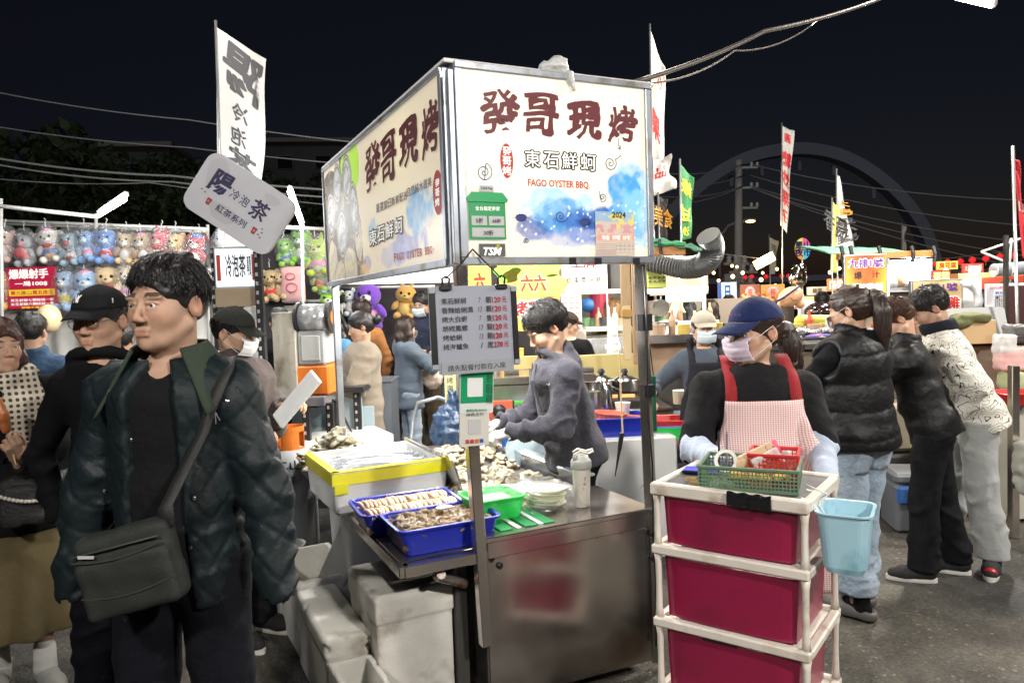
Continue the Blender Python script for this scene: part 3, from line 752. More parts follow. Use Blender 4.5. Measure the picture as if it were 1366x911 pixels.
# ------------------------------------------------------------------ ground
def ground():
 m=bpy.data.materials.new('asphalt');m.use_nodes=True;nt=m.node_tree;N=nt.nodes;L=nt.links;b=N['Principled BSDF']
 tc=N.new('ShaderNodeTexCoord')
 def nz(s, d=4):
  n=N.new('ShaderNodeTexNoise');n.inputs['Scale'].default_value=s;n.inputs['Detail'].default_value=d;L.new(tc.outputs['Object'], n.inputs[0]);return n
 def ramp(src, pts):
  r=N.new('ShaderNodeValToRGB');L.new(src, r.inputs[0]);e=r.color_ramp.elements
  for i, (p, c)in enumerate(pts):
   if i>1:e.new(p)
   e[i].position=p;e[i].color=(*c, 1)
  return r.outputs[0]
 v=N.new('ShaderNodeTexVoronoi');v.inputs['Scale'].default_value=75;L.new(tc.outputs['Object'], v.inputs[0])
 v2=N.new('ShaderNodeTexVoronoi');v2.inputs['Scale'].default_value=160;L.new(tc.outputs['Object'], v2.inputs[0])
 base=ramp(v.outputs['Color'], [(0, (.040, .038, .034)), (.55, (.072, .067, .058)), (.86, (.10, .092, .078)), (1, (.30, .28, .24))])
 big=ramp(nz(.9, 7).outputs[0], [(.34, (.45, .45, .47)), (.62, (1.15, 1.1, 1.0))])
 mx=N.new('ShaderNodeMix');mx.data_type='RGBA';mx.blend_type='MULTIPLY';mx.inputs[0].default_value=1;L.new(base, mx.inputs[6]);L.new(big, mx.inputs[7])
 st=ramp(nz(2.6, 9).outputs[0], [(.56, (1, 1, 1)), (.66, (.55, .53, .52))])
 m2=N.new('ShaderNodeMix');m2.data_type='RGBA';m2.blend_type='MULTIPLY';m2.inputs[0].default_value=.8;L.new(mx.outputs[2], m2.inputs[6]);L.new(st, m2.inputs[7])
 L.new(m2.outputs[2], b.inputs['Base Color'])
 rr=ramp(nz(1.7, 5).outputs[0], [(.4, (.62, .62, .62)), (.6, (.85, .85, .85))]);L.new(rr, b.inputs['Roughness'])
 ad=N.new('ShaderNodeMath');ad.operation='ADD';L.new(v.outputs['Distance'], ad.inputs[0]);L.new(v2.outputs['Distance'], ad.inputs[1])
 bp=N.new('ShaderNodeBump');bp.inputs['Strength'].default_value=.8;bp.inputs['Distance'].default_value=.004;L.new(ad.outputs[0], bp.inputs['Height']);L.new(bp.outputs[0], b.inputs['Normal'])
 g=MB();
 def f(u, v_):
  x, y=(u-.5)*1200, -300+v_*900
  return V3((x, y, 0))
 g.grid(f, 3, 3);o=g.obj('ground', m);o['kind']='structure'
ground()
# ------------------------------------------------------------------ far things
far=mat('far_concrete', (.62, .61, .66), .9, var=.15, vs=.05)
def arch_bridge():
 D=150;r=thing('arch_bridge', 'huge pale concrete bridge arch spanning the dark sky behind the stalls', 'bridge', GP(1060, D))
 px=[(868, 330), (890, 290), (925, 255), (965, 226), (1010, 207), (1065, 200), (1115, 208), (1160, 231), (1200, 266), (1228, 305), (1242, 345), (1248, 385)]
 b=V3(r.location);pts=[W(x, y, D)-b for x, y in px];pts=[V3((pts[0].x-4, 0, -1))]+pts+[V3((pts[-1].x+1.0, 0, -1))]
 def smooth(P):
  out=[]
  for i in range(len(P)-1):
   a, b_, c, d=P[max(i-1, 0)], P[i], P[i+1], P[min(i+2, len(P)-1)]
   for k in range(5):
    t=k/5;out.append(.5*((2*b_)+(c-a)*t+(2*a-5*b_+4*c-d)*t*t+(3*b_-a-3*c+d)*t**3))
  return out+[P[-1]]
 P=smooth(pts);vs=[];n=len(P);fs=[]
 for i, p in enumerate(P):
  t=(P[min(i+1, n-1)]-P[max(i-1, 0)]).normalized();nn=V3((-t.z, 0, t.x));h=1.15
  for s1, s2 in((1, -1), (1, 1), (-1, 1), (-1, -1)):vs.append(p+nn*h*s1+V3((0, 1.6*s2, 0)))
 for i in range(n-1):
  for k in range(4):fs.append((i*4+k, i*4+(k+1)%4, i*4+4+(k+1)%4, i*4+4+k))
 m=MB();m.add(vs, fs);m.obj('arch', far, r)
 for x, y in((975, 236), (1016, 222), (1066, 215), (1112, 221), (1165, 252)):
  k=MB();k.box(W(x, y, D)-b+V3((0, 0, -.9)), (.7, .7, 2.2), .05);k.obj('hanger_bracket', far, r)
 dk=MB();dk.box((0, 0, 4.5), (120, 8, 1.2), .1);dk.obj('deck', far, r)
arch_bridge()
leafm=mat('dark_foliage', (.05, .085, .03), .6, var=.5, vs=.8);barkm=mat('bark', (.12, .09, .06), .9, bump=.5)
def tree(px, D, top_py, w, seed, label):
 rs=np.random.RandomState(seed);g=GP(px, D);r=thing('tree', label, 'tree', g, group='trees behind the toy stall')
 H=W(px, top_py, D).z;t=MB();t.tube([(0, 0, 0), (.1, 0, H*.3), (0, .1, H*.55), (.2, 0, H*.8)], [.28, .22, .14, .05], 8)
 for k in range(7):
  a=rs.uniform(0, 6.28);z=H*rs.uniform(.3, .6);t.tube([(0, 0, z), (cos(a)*w*.25, sin(a)*w*.25, z+H*.15), (cos(a)*w*.4, sin(a)*w*.4, z+H*.22)], [.1, .06, .02], 6)
 t.obj('trunk', barkm, r, smooth=True)
 cl=[]
 for k in range(26):
  a=rs.uniform(0, 6.28);q=rs.uniform(0, 1)**.5;z=rs.uniform(.38, .97);e=sin(PI*min(1, (z-.3)/.75))**.6
  cl.append((cos(a)*w*.5*q*e, sin(a)*w*.4*q*e, z*H, rs.uniform(.10, .2)*w))
 P=[]
 for c in cl:
  n=190;d=rs.normal(size=(n, 3));d/=np.linalg.norm(d, axis=1)[:, None];P.append(np.array(c[:3])+d*c[3]*rs.uniform(.4, 1.05, (n, 1))*(1, 1, .7))
 P=np.concatenate(P);n=len(P);a=rs.normal(size=(n, 3));a/=np.linalg.norm(a, axis=1)[:, None];b=np.cross(a, rs.normal(size=(n, 3)));b/=np.linalg.norm(b, axis=1)[:, None];s=rs.uniform(.10, .22, (n, 1))*w/7
 V=np.concatenate([P-a*s, P+b*s*.55, P+a*s, P-b*s*.55]);F=np.stack([np.arange(n), np.arange(n)+n, np.arange(n)+2*n, np.arange(n)+3*n], 1)
 o=link('crown', npmesh('crown', V, F), leafm, r, smooth=False);o['kind']='stuff'
for i, (px, D, ty, w)in enumerate(((20, 34, 192, 12), (110, 38, 235, 11), (215, 36, 226, 8), (300, 40, 215, 9), (372, 42, 228, 9), (440, 45, 250, 9))):
 tree(px, D, ty, w, i+3, ['tall dark tree at the far edge above the first shelf of toys', 'low dark tree crown behind the tube lamp', 'rounded dark tree in front of the flat roofed building', 'dark tree crown right behind the tilted tea board', 'dim tree crown between tea board and oyster sign', 'faint tree crown hidden behind the oyster sign side'][i])
def flat_building(px, D, w, top, label, seed, floors=4):
 r=thing('apartment_building', label, 'building', GP(px, D), R_(8));H=W(px, top, D).z
 MB().box((0, 0, H/2), (w, 10, H), .05).obj('wall', mat('dim_render', (.16, .15, .15), .9, var=.2, vs=.3), r)
 p=MB();p.box((0, -.1, H+.2), (w+.6, 10.6, .4), .05);p.obj('roof', mat('pale_parapet', (.4, .38, .34), .9), r)
 n=max(2, int(w/3.5))
 for f in range(floors):
  for k in range(n):
   q=MB();q.box((-w/2+(k+.5)*w/n, -5.02, H-1.8-f*3.1), (1.5, .12, 1.3), .02);wo=q.obj('window', mat('window_frame', (.2, .2, .2), .5), r)
   MB().box((-w/2+(k+.5)*w/n, -5.1, H-1.8-f*3.1), (1.3, .06, 1.1)).obj('pane', mat('dark_pane', (.02, .025, .03), .1), wo)
flat_building(190, 62, 9, 214, 'flat roofed concrete block half hidden by dark trees above the toy stall', 1)
flat_building(425, 75, 14, 205, 'wide dark apartment block beyond the trees behind the oyster sign', 2)
# ------------------------------------------------------------------ wires
wirem=mat('grey_cable', (.22, .22, .23), .5)
def wire(label, pts, r=.008, sag=0, m=None, D=None, seg=10, group=None):
 P=[W(*p)if len(p)==3 else W(*p, D)for p in pts];out=[]
 for i in range(len(P)-1):
  for k in range(seg):t=k/seg;q=P[i].lerp(P[i+1], t);q.z-=sag*4*t*(1-t);out.append(q)
 out.append(P[-1]);b=out[0].copy();w=MB();w.tube([p-b for p in out], r, 6)
 o=w.obj('cable', m or wirem, None, loc=b, smooth=True);tag(o, label, 'cable', group)
wire('highest of the thin cables crossing the dark sky above the toy stall', [(-30, 118, 11), (250, 160, 11), (640, 205, 11)], .010, .05)
wire('second cable from the top behind the white tea flag', [(-30, 165, 12), (250, 197, 12), (640, 230, 12)], .011, .05)
wire('thick upper cable of the pair just over the toy shelves', [(-30, 207, 10), (230, 235, 10), (640, 262, 10)], .016, .05)
wire('thick lower cable of the pair just over the toy shelves', [(-30, 215, 10), (230, 243, 10), (640, 272, 10)], .013, .06)
wire('lowest thin cable above the toy shelves', [(-30, 236, 10.5), (200, 244, 10.5), (640, 290, 10.5)], .009, .05)
wire('thick twisted cable rising from the oyster sign to the top of the sky', [(838, 112, 3.25), (1020, 42, 4.0), (1186, -6, 5.2)], .011, .02, mat('black_cable', (.08, .07, .06), .5))
wire('thin cable running just under the thick one above the oyster sign', [(842, 111, 3.25), (980, 68, 4.0), (1090, 28, 4.6)], .0045, .05, mat('black_cable', (.08, .07, .06), .5))
def pole():
 D=26;g=GP(985, D);r=thing('utility_pole', 'grey concrete utility pole with insulators beside the white chestnut flag', 'pole', g, rot=(0, R_(1.2), 0));H=W(993, 214, D).z
 grey=mat('pole_concrete', (.4, .39, .37), .8, var=.15, vs=2);p=MB();p.cyl((0, 0, 0), (0, 0, H), .17, 14, .12);p.obj('shaft', grey, r, smooth=True)
 ins=mat('insulator_glaze', (.55, .55, .52), .3)
 for k, z in enumerate((H-.25, H-.95, H-1.65)):
  a=MB();a.box((.3, 0, z), (.75, .08, .08), .01);ar=a.obj('cross_arm', grey, r)
  for q, x in enumerate((.45, .65)):i=MB();i.lathe([(.03, -.02), (.07, .03), (.04, .06), (.06, .1), (.03, .14)], (x, 0, z+.05), 10);i.obj('insulator', ins, ar, smooth=True)
 for z, x in((H-3.6, -.2), (H-3.9, .3), (H-4.3, .2)):
  a=MB();a.box((x/2, -.05, z), (abs(x)+.7, .1, .09), .01);ar=a.obj('bracket', grey, r)
  for q in(-.25, 0, .3):i=MB();i.lathe([(.05, -.05), (.11, .05), (.06, .1), (.1, .18), (.04, .24)], (x/2+q, -.05, z+.05), 10);i.obj('insulator', ins, ar, smooth=True)
 t=MB();t.box((-.35, -.1, H-4.1), (.4, .25, .3), .03);t.obj('junction_box', grey, r)
 for k, (x0, y0, x1, y1)in enumerate(((1000, 219, 1450, 268), (1000, 234, 1450, 306), (1000, 248, 1450, 330), (1000, 250, 1450, 352), (1000, 250, 1450, 372), (993, 219, 820, 217), (993, 234, 820, 236), (993, 248, 820, 250), (993, 248, 820, 268))):
  wire(['highest right hand cable from the utility pole', 'second right hand cable from the utility pole', 'third right hand cable from the utility pole', 'fourth right hand cable from the utility pole', 'lowest right hand cable sagging from the utility pole', 'highest cable from the pole to the oyster sign side', 'second cable from the pole to the oyster sign side', 'third cable from the pole to the oyster sign side', 'lowest cable from the pole toward the oyster sign side'][k], [(x0, y0, D), (x1, y1, D-4)], .022, .35)
pole()
def street_lamp():
 D=30;g=GP(962, D);r=thing('street_lamp', 'small curved street lamp glowing behind the utility pole', 'street lamp', g);H=W(962, 318, D).z
 p=MB();p.tube([(0, 0, 0), (0, 0, H-.3), (.1, 0, H+.15), (.4, 0, H+.5), (.8, 0, H+.65), (1.0, 0, H+.68)], .05, 8);p.obj('pole', mat('lamp_grey', (.4, .4, .4), .6), r, smooth=True)
 p=MB();p.box((1.25, 0, H+.7), (.5, .22, .1), .03);hd=p.obj('lamp_head', mat('lamp_grey', (.4, .4, .4), .6), r)
 p=MB();p.sphere((1.27, -.03, H+.64), (.2, .12, .06));p.obj('lens', emis('sodium_glow', (1, .62, .2), 7), hd, smooth=True)
street_lamp()
# ------------------------------------------------------------------ flags on poles
polem=mat('galvanised', (.5, .5, .5), .35, metal=.8, var=.1, vs=5)
flagc=mat('flag_cloth_white', (.50, .49, .47), .8, bump=.15, bs=30)
def flag(label, D, tl, tr, bl, br, m, base=None, texts=(), group=None, wavy_=.03, name='banner_flag', lean=None, bowx=0, thick=.0025, polew=.012):
 """cloth hung between four photo pixels at distance D; texts = (string, u, v, height fraction, material, mirror)"""
 A, B, C_, E_=(W(*p, D)for p in(tl, tr, bl, br));foot=C_.copy();foot.z=0
 r=thing(name, label, 'flag', foot, group=group);f=foot
 def P(u, v):
  p=A.lerp(B, u).lerp(C_.lerp(E_, u), v);p=p-f;p.y+=wavy_*sin(v*9+u*4)*u+wavy_*.6*sin(v*4-u*7)*u;p.x+=bowx*sin(PI*v)*u;return p
 g=MB();g.grid(P, 12, 36);o=g.obj('cloth', m, r, smooth=True);md=o.modifiers.new('s', 'SOLIDIFY');md.thickness=thick;md.offset=0
 p=MB();top=A-f+V3((0, 0, .05));p.cyl((C_.x-f.x, 0, 0), top, polew, 8);p.obj('pole', polem, r, smooth=True)
 Hh=(A-C_).length;Wd=(B-A).length
 for t in texts:
  s, u, v, hf, tm, mir=t[:6];me=textmesh(s, 1, t[6]if len(t)>6 else .03);n=len(me.vertices);co=np.empty(n*3, np.float32);me.vertices.foreach_get('co', co);co=co.reshape(-1, 3)
  X=co[:, 0]-(co[:, 0].min()+co[:, 0].max())/2;Z=co[:, 1]-(co[:, 1].min()+co[:, 1].max())/2;sz=hf*Hh/max(1e-6, Z.max()-Z.min());xs=(t[7]if len(t)>7 else 1)
  rt=t[8]if len(t)>8 else 0
  if rt:c_, s_=cos(rt), sin(rt);X, Z=X*c_-Z*s_, X*s_+Z*c_
  if mir:X=-X
  out=np.array([P(u+x*sz*xs/Wd, v-z*sz/Hh)for x, z in zip(X, Z)], np.float32)-np.array((0, thick/2+.004, 0))-np.stack([co[:, 2]*0, co[:, 2]*2, co[:, 2]*0], 1);me.vertices.foreach_set('co', out.astype(np.float32).ravel());me.update()
  link('lettering', me, tm, r, smooth=False)
 return r
gry=mat('dark_grey_ink', (.06, .06, .065), .7);red=mat('red_ink', (.5, .02, .025), .6);grn=mat('green_flag', (.03, .17, .06), .7);yel=mat('yellow_print', (.75, .65, .04), .6)
flag('tall white tea flag with big dark brush characters behind the tilted board', 6.2, (288, 36), (358, 82), (291, 330), (338, 350), flagc, texts=[('陽', .52, .14, .22, gry, True, .05, 1.0, .12), ('冷', .52, .33, .085, gry, True, .03, 1.1), ('泡', .5, .44, .085, gry, True, .03, 1.1), ('茶', .55, .57, .15, gry, True, .05, 1.1, .1), ('紅茶', .5, .72, .06, red, True)], wavy_=.05)
flag('long white flag with red print rising behind the oyster sign', 9, (867, 38), (886, 92), (868, 225), (882, 250), flagc, texts=[('合', .6, .22, .14, red, True, .03, .8), ('果', .4, .62, .2, red, True, .06, .9)], wavy_=.05, bowx=.03)
flag('crumpled lower white flag folding over itself beside the oyster sign', 8.9, (870, 215), (892, 208), (871, 262), (903, 252), flagc, texts=[('品', .4, .4, .3, red, True)], wavy_=.12)
flag('green flag with yellow mung bean characters next to the oyster sign', 8.5, (907, 218), (925, 238), (907, 322), (922, 318), grn, texts=[('綠', .5, .25, .22, yel, True, .05, .9), ('豆', .5, .62, .22, yel, True, .05, .9), ('沙', .5, .88, .14, yel, True, .05, .9)])
flag('narrow black flag with orange characters low beside the oyster sign', 8.8, (878, 262), (890, 266), (880, 315), (890, 318), mat('black_flag', (.03, .02, .02), .7), texts=[('美食', .5, .5, .5, mat('orange_print', (.6, .3, .04), .6), False, .02, .5)])
flag('white chestnut flag with red mirrored characters beside the utility pole', 13, (1043, 168), (1059, 175), (1041, 300), (1050, 312), flagc, texts=[('圓', .5, .1, .09, red, True, .05, .8), ('糖', .5, .31, .15, red, True, .05, .8), ('炒', .5, .5, .15, red, True, .05, .8), ('栗', .5, .69, .15, red, True, .05, .8), ('子', .5, .87, .12, red, True, .05, .8)], wavy_=.03)
flag('pale pointed flag with orange print over the red fried chicken sign', 10.5, (1116, 230), (1119, 236), (1116, 336), (1140, 330), flagc, texts=[('大', .75, .38, .09, mat('orange_print', (.6, .3, .04), .6), False), ('腸', .7, .50, .09, mat('orange_print', (.6, .3, .04), .6), False), ('包', .62, .62, .1, gry, False), ('小', .62, .74, .1, gry, False), ('腸', .62, .86, .1, gry, False)], wavy_=.02)
flag('thin yellow flag hanging at the red fried chicken sign', 10.2, (1110, 269), (1118, 275), (1108, 362), (1116, 366), mat('yellow_flag', (.6, .55, .12), .7), texts=[('香腸', .5, .3, .3, gry, False, .02, .6)])
flag('red and white flag leaning at the far right above the price sheet', 5.5, (1351, 204), (1357, 215), (1364, 345), (1376, 340), mat('red_flag', (.5, .02, .03), .7), texts=[('口', .6, .5, .1, flagc, False)], wavy_=.02)
flag('small grey pennant with a round emblem behind the warm floodlight', 16, (1026, 316), (1038, 322), (1028, 366), (1034, 366), mat('grey_pennant', (.25, .24, .2), .8), texts=[('茶', .5, .25, .2, gry, False)])
flag('slim dark vertical flag standing behind the lit snack stall', 16, (1203, 300), (1208, 302), (1203, 335), (1209, 335), mat('dark_pennant', (.2, .2, .2), .8))
# colourful round sign
def round_sign():
 D=18;p=W(1071, 332, D);r=thing('round_sign', 'round sign with pink yellow orange and blue quarters on a thin pole', 'sign', p);R=.23
 for k, c in enumerate(((.85, .12, .35), (.85, .75, .1), (.9, .35, .08), (.1, .6, .75))):
  m=MB();pts=[(0, 0)]+[(R*.82*cos(a), R*sin(a)*1.15)for a in[k*PI/2+j*PI/16 for j in range(9)]];m.poly(pts, .03);m.obj('quarter', emis('sign_quarter_%s'%'abcd'[k], c, .5), r)
 text('夜市', .2, mat('navy_ink', (.02, .04, .2), .5), r, 0, -.09, y=-.01, bold=.05);text('鳳山', .2, mat('navy_ink', (.02, .04, .2), .5), r, 0, .09, y=-.01, bold=.05)
 MB().cyl((0, .05, -.2), (0, .05, -p.z), .02, 8).obj('pole', polem, r)
round_sign()
# red lanterns far behind
def lanterns():
 rm=emis('red_lantern_paper', (.85, .02, .03), .8);gold=mat('lantern_gold', (.5, .3, .05), .5)
 first=None
 for i, (px, py)in enumerate(((994, 370), (1003, 369), (1022, 369), (1043, 368), (1052, 368), (1248, 352), (1264, 350), (1281, 349), (1297, 347), (1315, 345), (1334, 342), (1352, 341))):
  D=24 if px<1100 else 17;s=1.0 if D==17 else 1.0;p=W(px, py, D)
  if first is None:
   first=thing('red_lantern', '', 'lantern', p);MB().lathe([(.04, -.1), (.09, -.075), (.125, 0), (.09, .075), (.04, .1)], n=14).obj('paper_shade', rm, first, smooth=True)
   MB().cyl((0, 0, .1), (0, 0, .125), .045, 10).obj('cap', gold, first);b=MB();b.cyl((0, 0, -.125), (0, 0, -.1), .045, 10);b.cyl((0, 0, -.25), (0, 0, -.125), .012, 5);b.obj('tassel', gold, first);o=first
  else:o=copy_tree(first, loc=p)
  o.scale=(.62, )*3
  o['label']='small red lantern glowing in the row behind the warm floodlight' if px<1100 else 'round red lantern in the row strung over the lit snack stall'
  o['group']='red lanterns on the far side' if px<1100 else 'red lanterns over the right hand stalls'
 wire('thin cord carrying the red lanterns above the snack stalls', [(1236, 345, 17), (1300, 340, 17), (1400, 326, 17)], .006, .03)
lanterns()
# lamps that show
def flood(px, py, D, label, color, es, power, rot, size=(.5, .04, .26)):
 p=W(px, py, D);r=thing('flood_lamp', label, 'lamp', p, rot=rot);MB().box((0, .03, 0), (size[0]+.04, .05, size[2]+.04), .01).obj('housing', mat('lamp_grey', (.4, .4, .4), .6), r)
 MB().box((0, 0, 0), size, .008).obj('lens', emis('lens_'+label[:4], color, es), r)
 lamp_light(r, (0, -.15, 0), power, color, .25)
 MB().cyl((0, .06, 0), (0, .25, -.1), .012, 6).obj('bracket', polem, r)
 return r
flood(1020, 348, 13, 'warm tilted floodlight shining between the flags near the utility pole', (1, .66, .28), 4.5, 150, (0, R_(-27), 0), (.36, .04, .13))
wire('rod holding the warm floodlight to the utility pole', [(965, 339, 14), (1012, 345, 13.1)], .012)
def market_or_fill_lamp(p, label, power, color=(1, .95, .88), tilt=0, r_=.14):
 r=thing('flood_lamp', label, 'lamp', p);MB().box((0, 0, .03), (.55, .30, .06), .015).obj('housing', mat('lamp_grey', (.4, .4, .4), .6), r);MB().box((0, 0, -.004), (.50, .26, .012), .004).obj('lens', emis('white_led', (1, .97, .92), 18), r)
 lamp_light(r, (0, 0, -.08), power, color, r_);return r
# the lamp cut by the top right edge of the photo, then unseen fill lamps added over the aisle
lp=W(1290, -7, 7.5)
r=market_or_fill_lamp(lp, 'white street market lamp cut off by the top right corner', 900);r.rotation_euler=(R_(-14), R_(28), R_(-35))
MB().box((-.42, .0, .03), (.34, .24, .02), .005).obj('shade_wing', mat('lamp_white', (.75, .75, .72), .5), r)
for i, (x, y, z, pw)in enumerate(((-1.6, -1.2, 3.6, 430), (2.4, -1.0, 3.6, 700), (5.4, 3.2, 3.8, 800))):
 market_or_fill_lamp(V3((x, y, z)), ['market floodlight over the aisle behind the viewer, to the left', 'market floodlight over the aisle behind the viewer, to the right', 'market floodlight over the right hand side of the aisle'][i], pw)
# ------------------------------------------------------------------ printed sheets painted per vertex
_rs=np.random.RandomState(5);_L=_rs.rand(64, 64).astype(np.float32)
def vnoise(x, y):
 xi, yi=np.floor(x).astype(int), np.floor(y).astype(int);fx, fy=x-xi, y-yi;fx=fx*fx*(3-2*fx);fy=fy*fy*(3-2*fy)
 g=lambda a, b:_L[(xi+a)%64, (yi+b)%64]
 return g(0, 0)*(1-fx)*(1-fy)+g(1, 0)*fx*(1-fy)+g(0, 1)*(1-fx)*fy+g(1, 1)*fx*fy
def fbm(x, y, o=4):
 r=0;a=.5
 for k in range(o):r=r+a*vnoise(x*2**k+7.3*k, y*2**k+3.1*k);a*=.5
 return r
def printm(name, es=0.0, rough=.35):
 if name in MATS:return MATS[name]
 m=mat(name, rough=rough, attr='Col');
 if es:
  nt=m.node_tree;a=[n for n in nt.nodes if n.type=='ATTRIBUTE'][0];b=nt.nodes['Principled BSDF'];nt.links.new(a.outputs['Color'], b.inputs['Emission Color']);b.inputs['Emission Strength'].default_value=es
 return m
def sheet(name, parent, x0, x1, z0, z1, fn, m, nx=120, nz=100, y=-.001, loc=None):
 X, Z=np.meshgrid(np.linspace(x0, x1, nx), np.linspace(z0, z1, nz));X=X.ravel();Z=Z.ravel();V=np.stack([X, np.full_like(X, y), Z], 1)
 i=np.arange(nx*nz).reshape(nz, nx);F=np.stack([i[:-1, :-1].ravel(), i[:-1, 1:].ravel(), i[1:, 1:].ravel(), i[1:, :-1].ravel()], 1)
 me=npmesh(name, V, F);setcol(me, fn((X-x0)/(x1-x0), (Z-z0)/(z1-z0), X, Z));return link(name, me, m, parent, smooth=False)
def lay(C, m, c):m=np.clip(m, 0, 1)[:, None];C[:]=C*(1-m)+np.array(c)*m
# ------------------------------------------------------------------ the oyster stall
SA=R_(25.7);SO=V3((-.2043, 2.74, 0));sa=V3((cos(SA), sin(SA), 0));sb=V3((-sin(SA), cos(SA), 0))
def SW(u, v, z):return SO+sa*u+sb*v+V3((0, 0, z))
def splane(px, py, v=0.0):
 """stall coordinates (u,z) of a photo pixel on the stall plane v"""
 d=ray(px, py);o=V3((0, 0, CAMZ))-SO;t=(v-o.dot(sb))/d.dot(sb);p=o+d*t;return p.dot(sa), p.z
def splane_u(px, py, u=0.0):
 d=ray(px, py);o=V3((0, 0, CAMZ))-SO;t=(u-o.dot(sa))/d.dot(sa);p=o+d*t;return p.dot(sb), p.z
def sz(px, py, z):
 d=ray(px, py);o=V3((0, 0, CAMZ))-SO;t=(z-CAMZ)/d.z;p=o+d*t;return p.dot(sa), p.dot(sb)
alu=mat('sign_aluminium', (.42, .45, .50), .38, metal=.85, var=.15, vs=6, dirt=(.2, .16, .1), dirts=9, dirtamt=.2)
steel=mat('stainless', (.60, .56, .52), .20, metal=.96, var=.05, vs=2.5, rvar=.05, dirt=(.36, .28, .22), dirts=2.2, dirtamt=.35)
rust=mat('rusty_steel', (.33, .31, .29), .45, metal=.8, var=.25, vs=7, dirt=(.17, .08, .04), dirts=11, dirtamt=.5)
black=mat('black_plastic', (.015, .015, .017), .35);white=mat('white_plastic', (.72, .72, .70), .4)
maroon=mat('maroon_brush_ink', (.13, .010, .018), .45);redink=mat('sign_red_ink', (.50, .03, .02), .45);blk_ink=mat('sign_black_ink', (.012, .012, .018), .4);whi_ink=mat('sign_white_ink', (.95, .93, .88), .4, emit=(.95, .93, .88), es=.35)
orr=mat('orange_red_ink', (.62, .06, .02), .45)
stall=thing('oyster_stall', 'oyster barbecue stall with lit brush lettered sign boards and stainless counter', 'stall', SO, SA)
# frame posts (lean a little, like the real one)
def post(x0, y0, z0, x1, y1, z1, w=.042, m=alu, name='post'):
 a, b=V3((x0, y0, z0)), V3((x1, y1, z1));p=MB();d=(b-a);L=d.length;R=d.to_track_quat('Z', 'X').to_matrix();p.box(a+d/2, (w, w, L), .003, R=R@Matrix.Rotation(0, 3, 'Z'));return p.obj(name, m, stall)
post(.012, -.022, 1.745, .062, -.022, .30, .044, steel);post(.850, .02, 1.745, .868, -.01, .03, .042, steel)
post(.03, 2.17, 1.75, .03, 2.17, .03);post(.86, 2.17, 1.75, .86, 2.17, .03)
def sign_face(name, x0, x1, z0, z1, parent, fn, m, nx, nz):return sheet(name, parent, x0, x1, z0, z1, fn, m, nx, nz, y=-.032)
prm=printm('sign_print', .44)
def watercolour(C, x, z, blobs, s=1.0):
 for(bx, bz, rx, rz, col, st)in blobs:
  n=fbm(x*14/s+bx*40, z*14/s+bz*30, 5)-.47
  d=((x-bx)/rx)**2+((z-bz)/rz)**2+n*1.9
  e=np.clip((1-d)*3.0, 0, 1);tone=fbm(x*30, z*30, 3)
  lay(C, e*st*(.55+.9*tone), col);lay(C, np.exp(-((1-d)/.07)**2)*.28*st, (col[0]*.6, col[1]*.6, col[2]*.7))
def front_print(u, v, x, z):
 C=np.tile(np.array((.80, .74, .60)), (len(x), 1))
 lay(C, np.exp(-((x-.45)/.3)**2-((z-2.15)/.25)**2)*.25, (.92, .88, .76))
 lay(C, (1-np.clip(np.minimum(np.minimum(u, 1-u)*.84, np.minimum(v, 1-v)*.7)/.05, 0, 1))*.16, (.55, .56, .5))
 watercolour(C, x, z, [(.79, 2.03, .11, .17, (.40, .66, .80), .7), (.43, 1.96, .16, .09, (.30, .62, .80), .8), (.44, 1.93, .13, .07, (.08, .30, .60), .9), (.62, 1.90, .22, .075, (.04, .14, .45), .95), (.76, 2.03, .09, .14, (.05, .30, .62), .95), (.80, 1.93, .08, .14, (.25, .55, .78), .7), (.33, 1.88, .09, .05, (.05, .10, .35), .8), (.55, 1.85, .26, .04, (.30, .36, .60), .6)])
 for bx, bz, r in((.09, 2.23, .012), (.11, 2.14, .008), (.16, 2.17, .009), (.25, 2.24, .007), (.47, 2.20, .012), (.66, 2.18, .008), (.07, 2.09, .009), (.55, 2.06, .01), (.72, 2.12, .008), (.2, 2.01, .008)):
  lay(C, np.clip(1.6-np.hypot(x-bx, z-bz)/r, 0, 1)*.35, (.35, .6, .75))
 sp=_rs.rand(120, 3);
 for a, b_, c in sp:lay(C, (np.hypot(x-(.25+a*.6), z-(1.80+b_*.2))<.0028+c*.003)*.7, (.9, .92, .93)if c>.35 else(.1, .15, .4))
 return C
W0, W1, Z0, Z1=.045, .855, 1.775, 2.462
fs=MB();fs.box((.45, .02, 2.117), (.87, .10, .735), .004);fso=fs.obj('front_sign_box', alu, stall)
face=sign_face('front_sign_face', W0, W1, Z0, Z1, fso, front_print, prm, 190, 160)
fr=MB();
for c, s_ in(((.45, -.036, 2.474), (.87, .014, .024)), ((.45, -.036, 1.762), (.87, .014, .026)), ((.028, -.036, 2.118), (.03, .014, .684)), ((.868, -.036, 2.118), (.024, .014, .684))):
 fr=MB();fr.box(c, s_, .002);fr.obj('frame_bar', alu, fso)
def onface(s, px, py, w_px, h_px, m, bold=.05, parent=fso, y=-.0335, **k):
 a, z=splane(px, py);a2, _=splane(px+w_px/2, py);a1, _=splane(px-w_px/2, py);_, z1=splane(px, py-h_px/2);_, z2=splane(px, py+h_px/2)
 return text(s, .1, m, parent, a, z, y, bold, fit=(a2-a1, z1-z2), **k)
for s, px, py, w_, h_, rt in(('發', 663, 152, 54, 60, .05), ('哥', 717, 155, 48, 58, -.05), ('現', 773, 163, 46, 52, .04), ('烤', 825, 169, 40, 52, -.04)):
 onface(s, px, py, w_, h_, maroon, .05 if s=='發' else .075, wave=.0, rot=rt, brush=True)
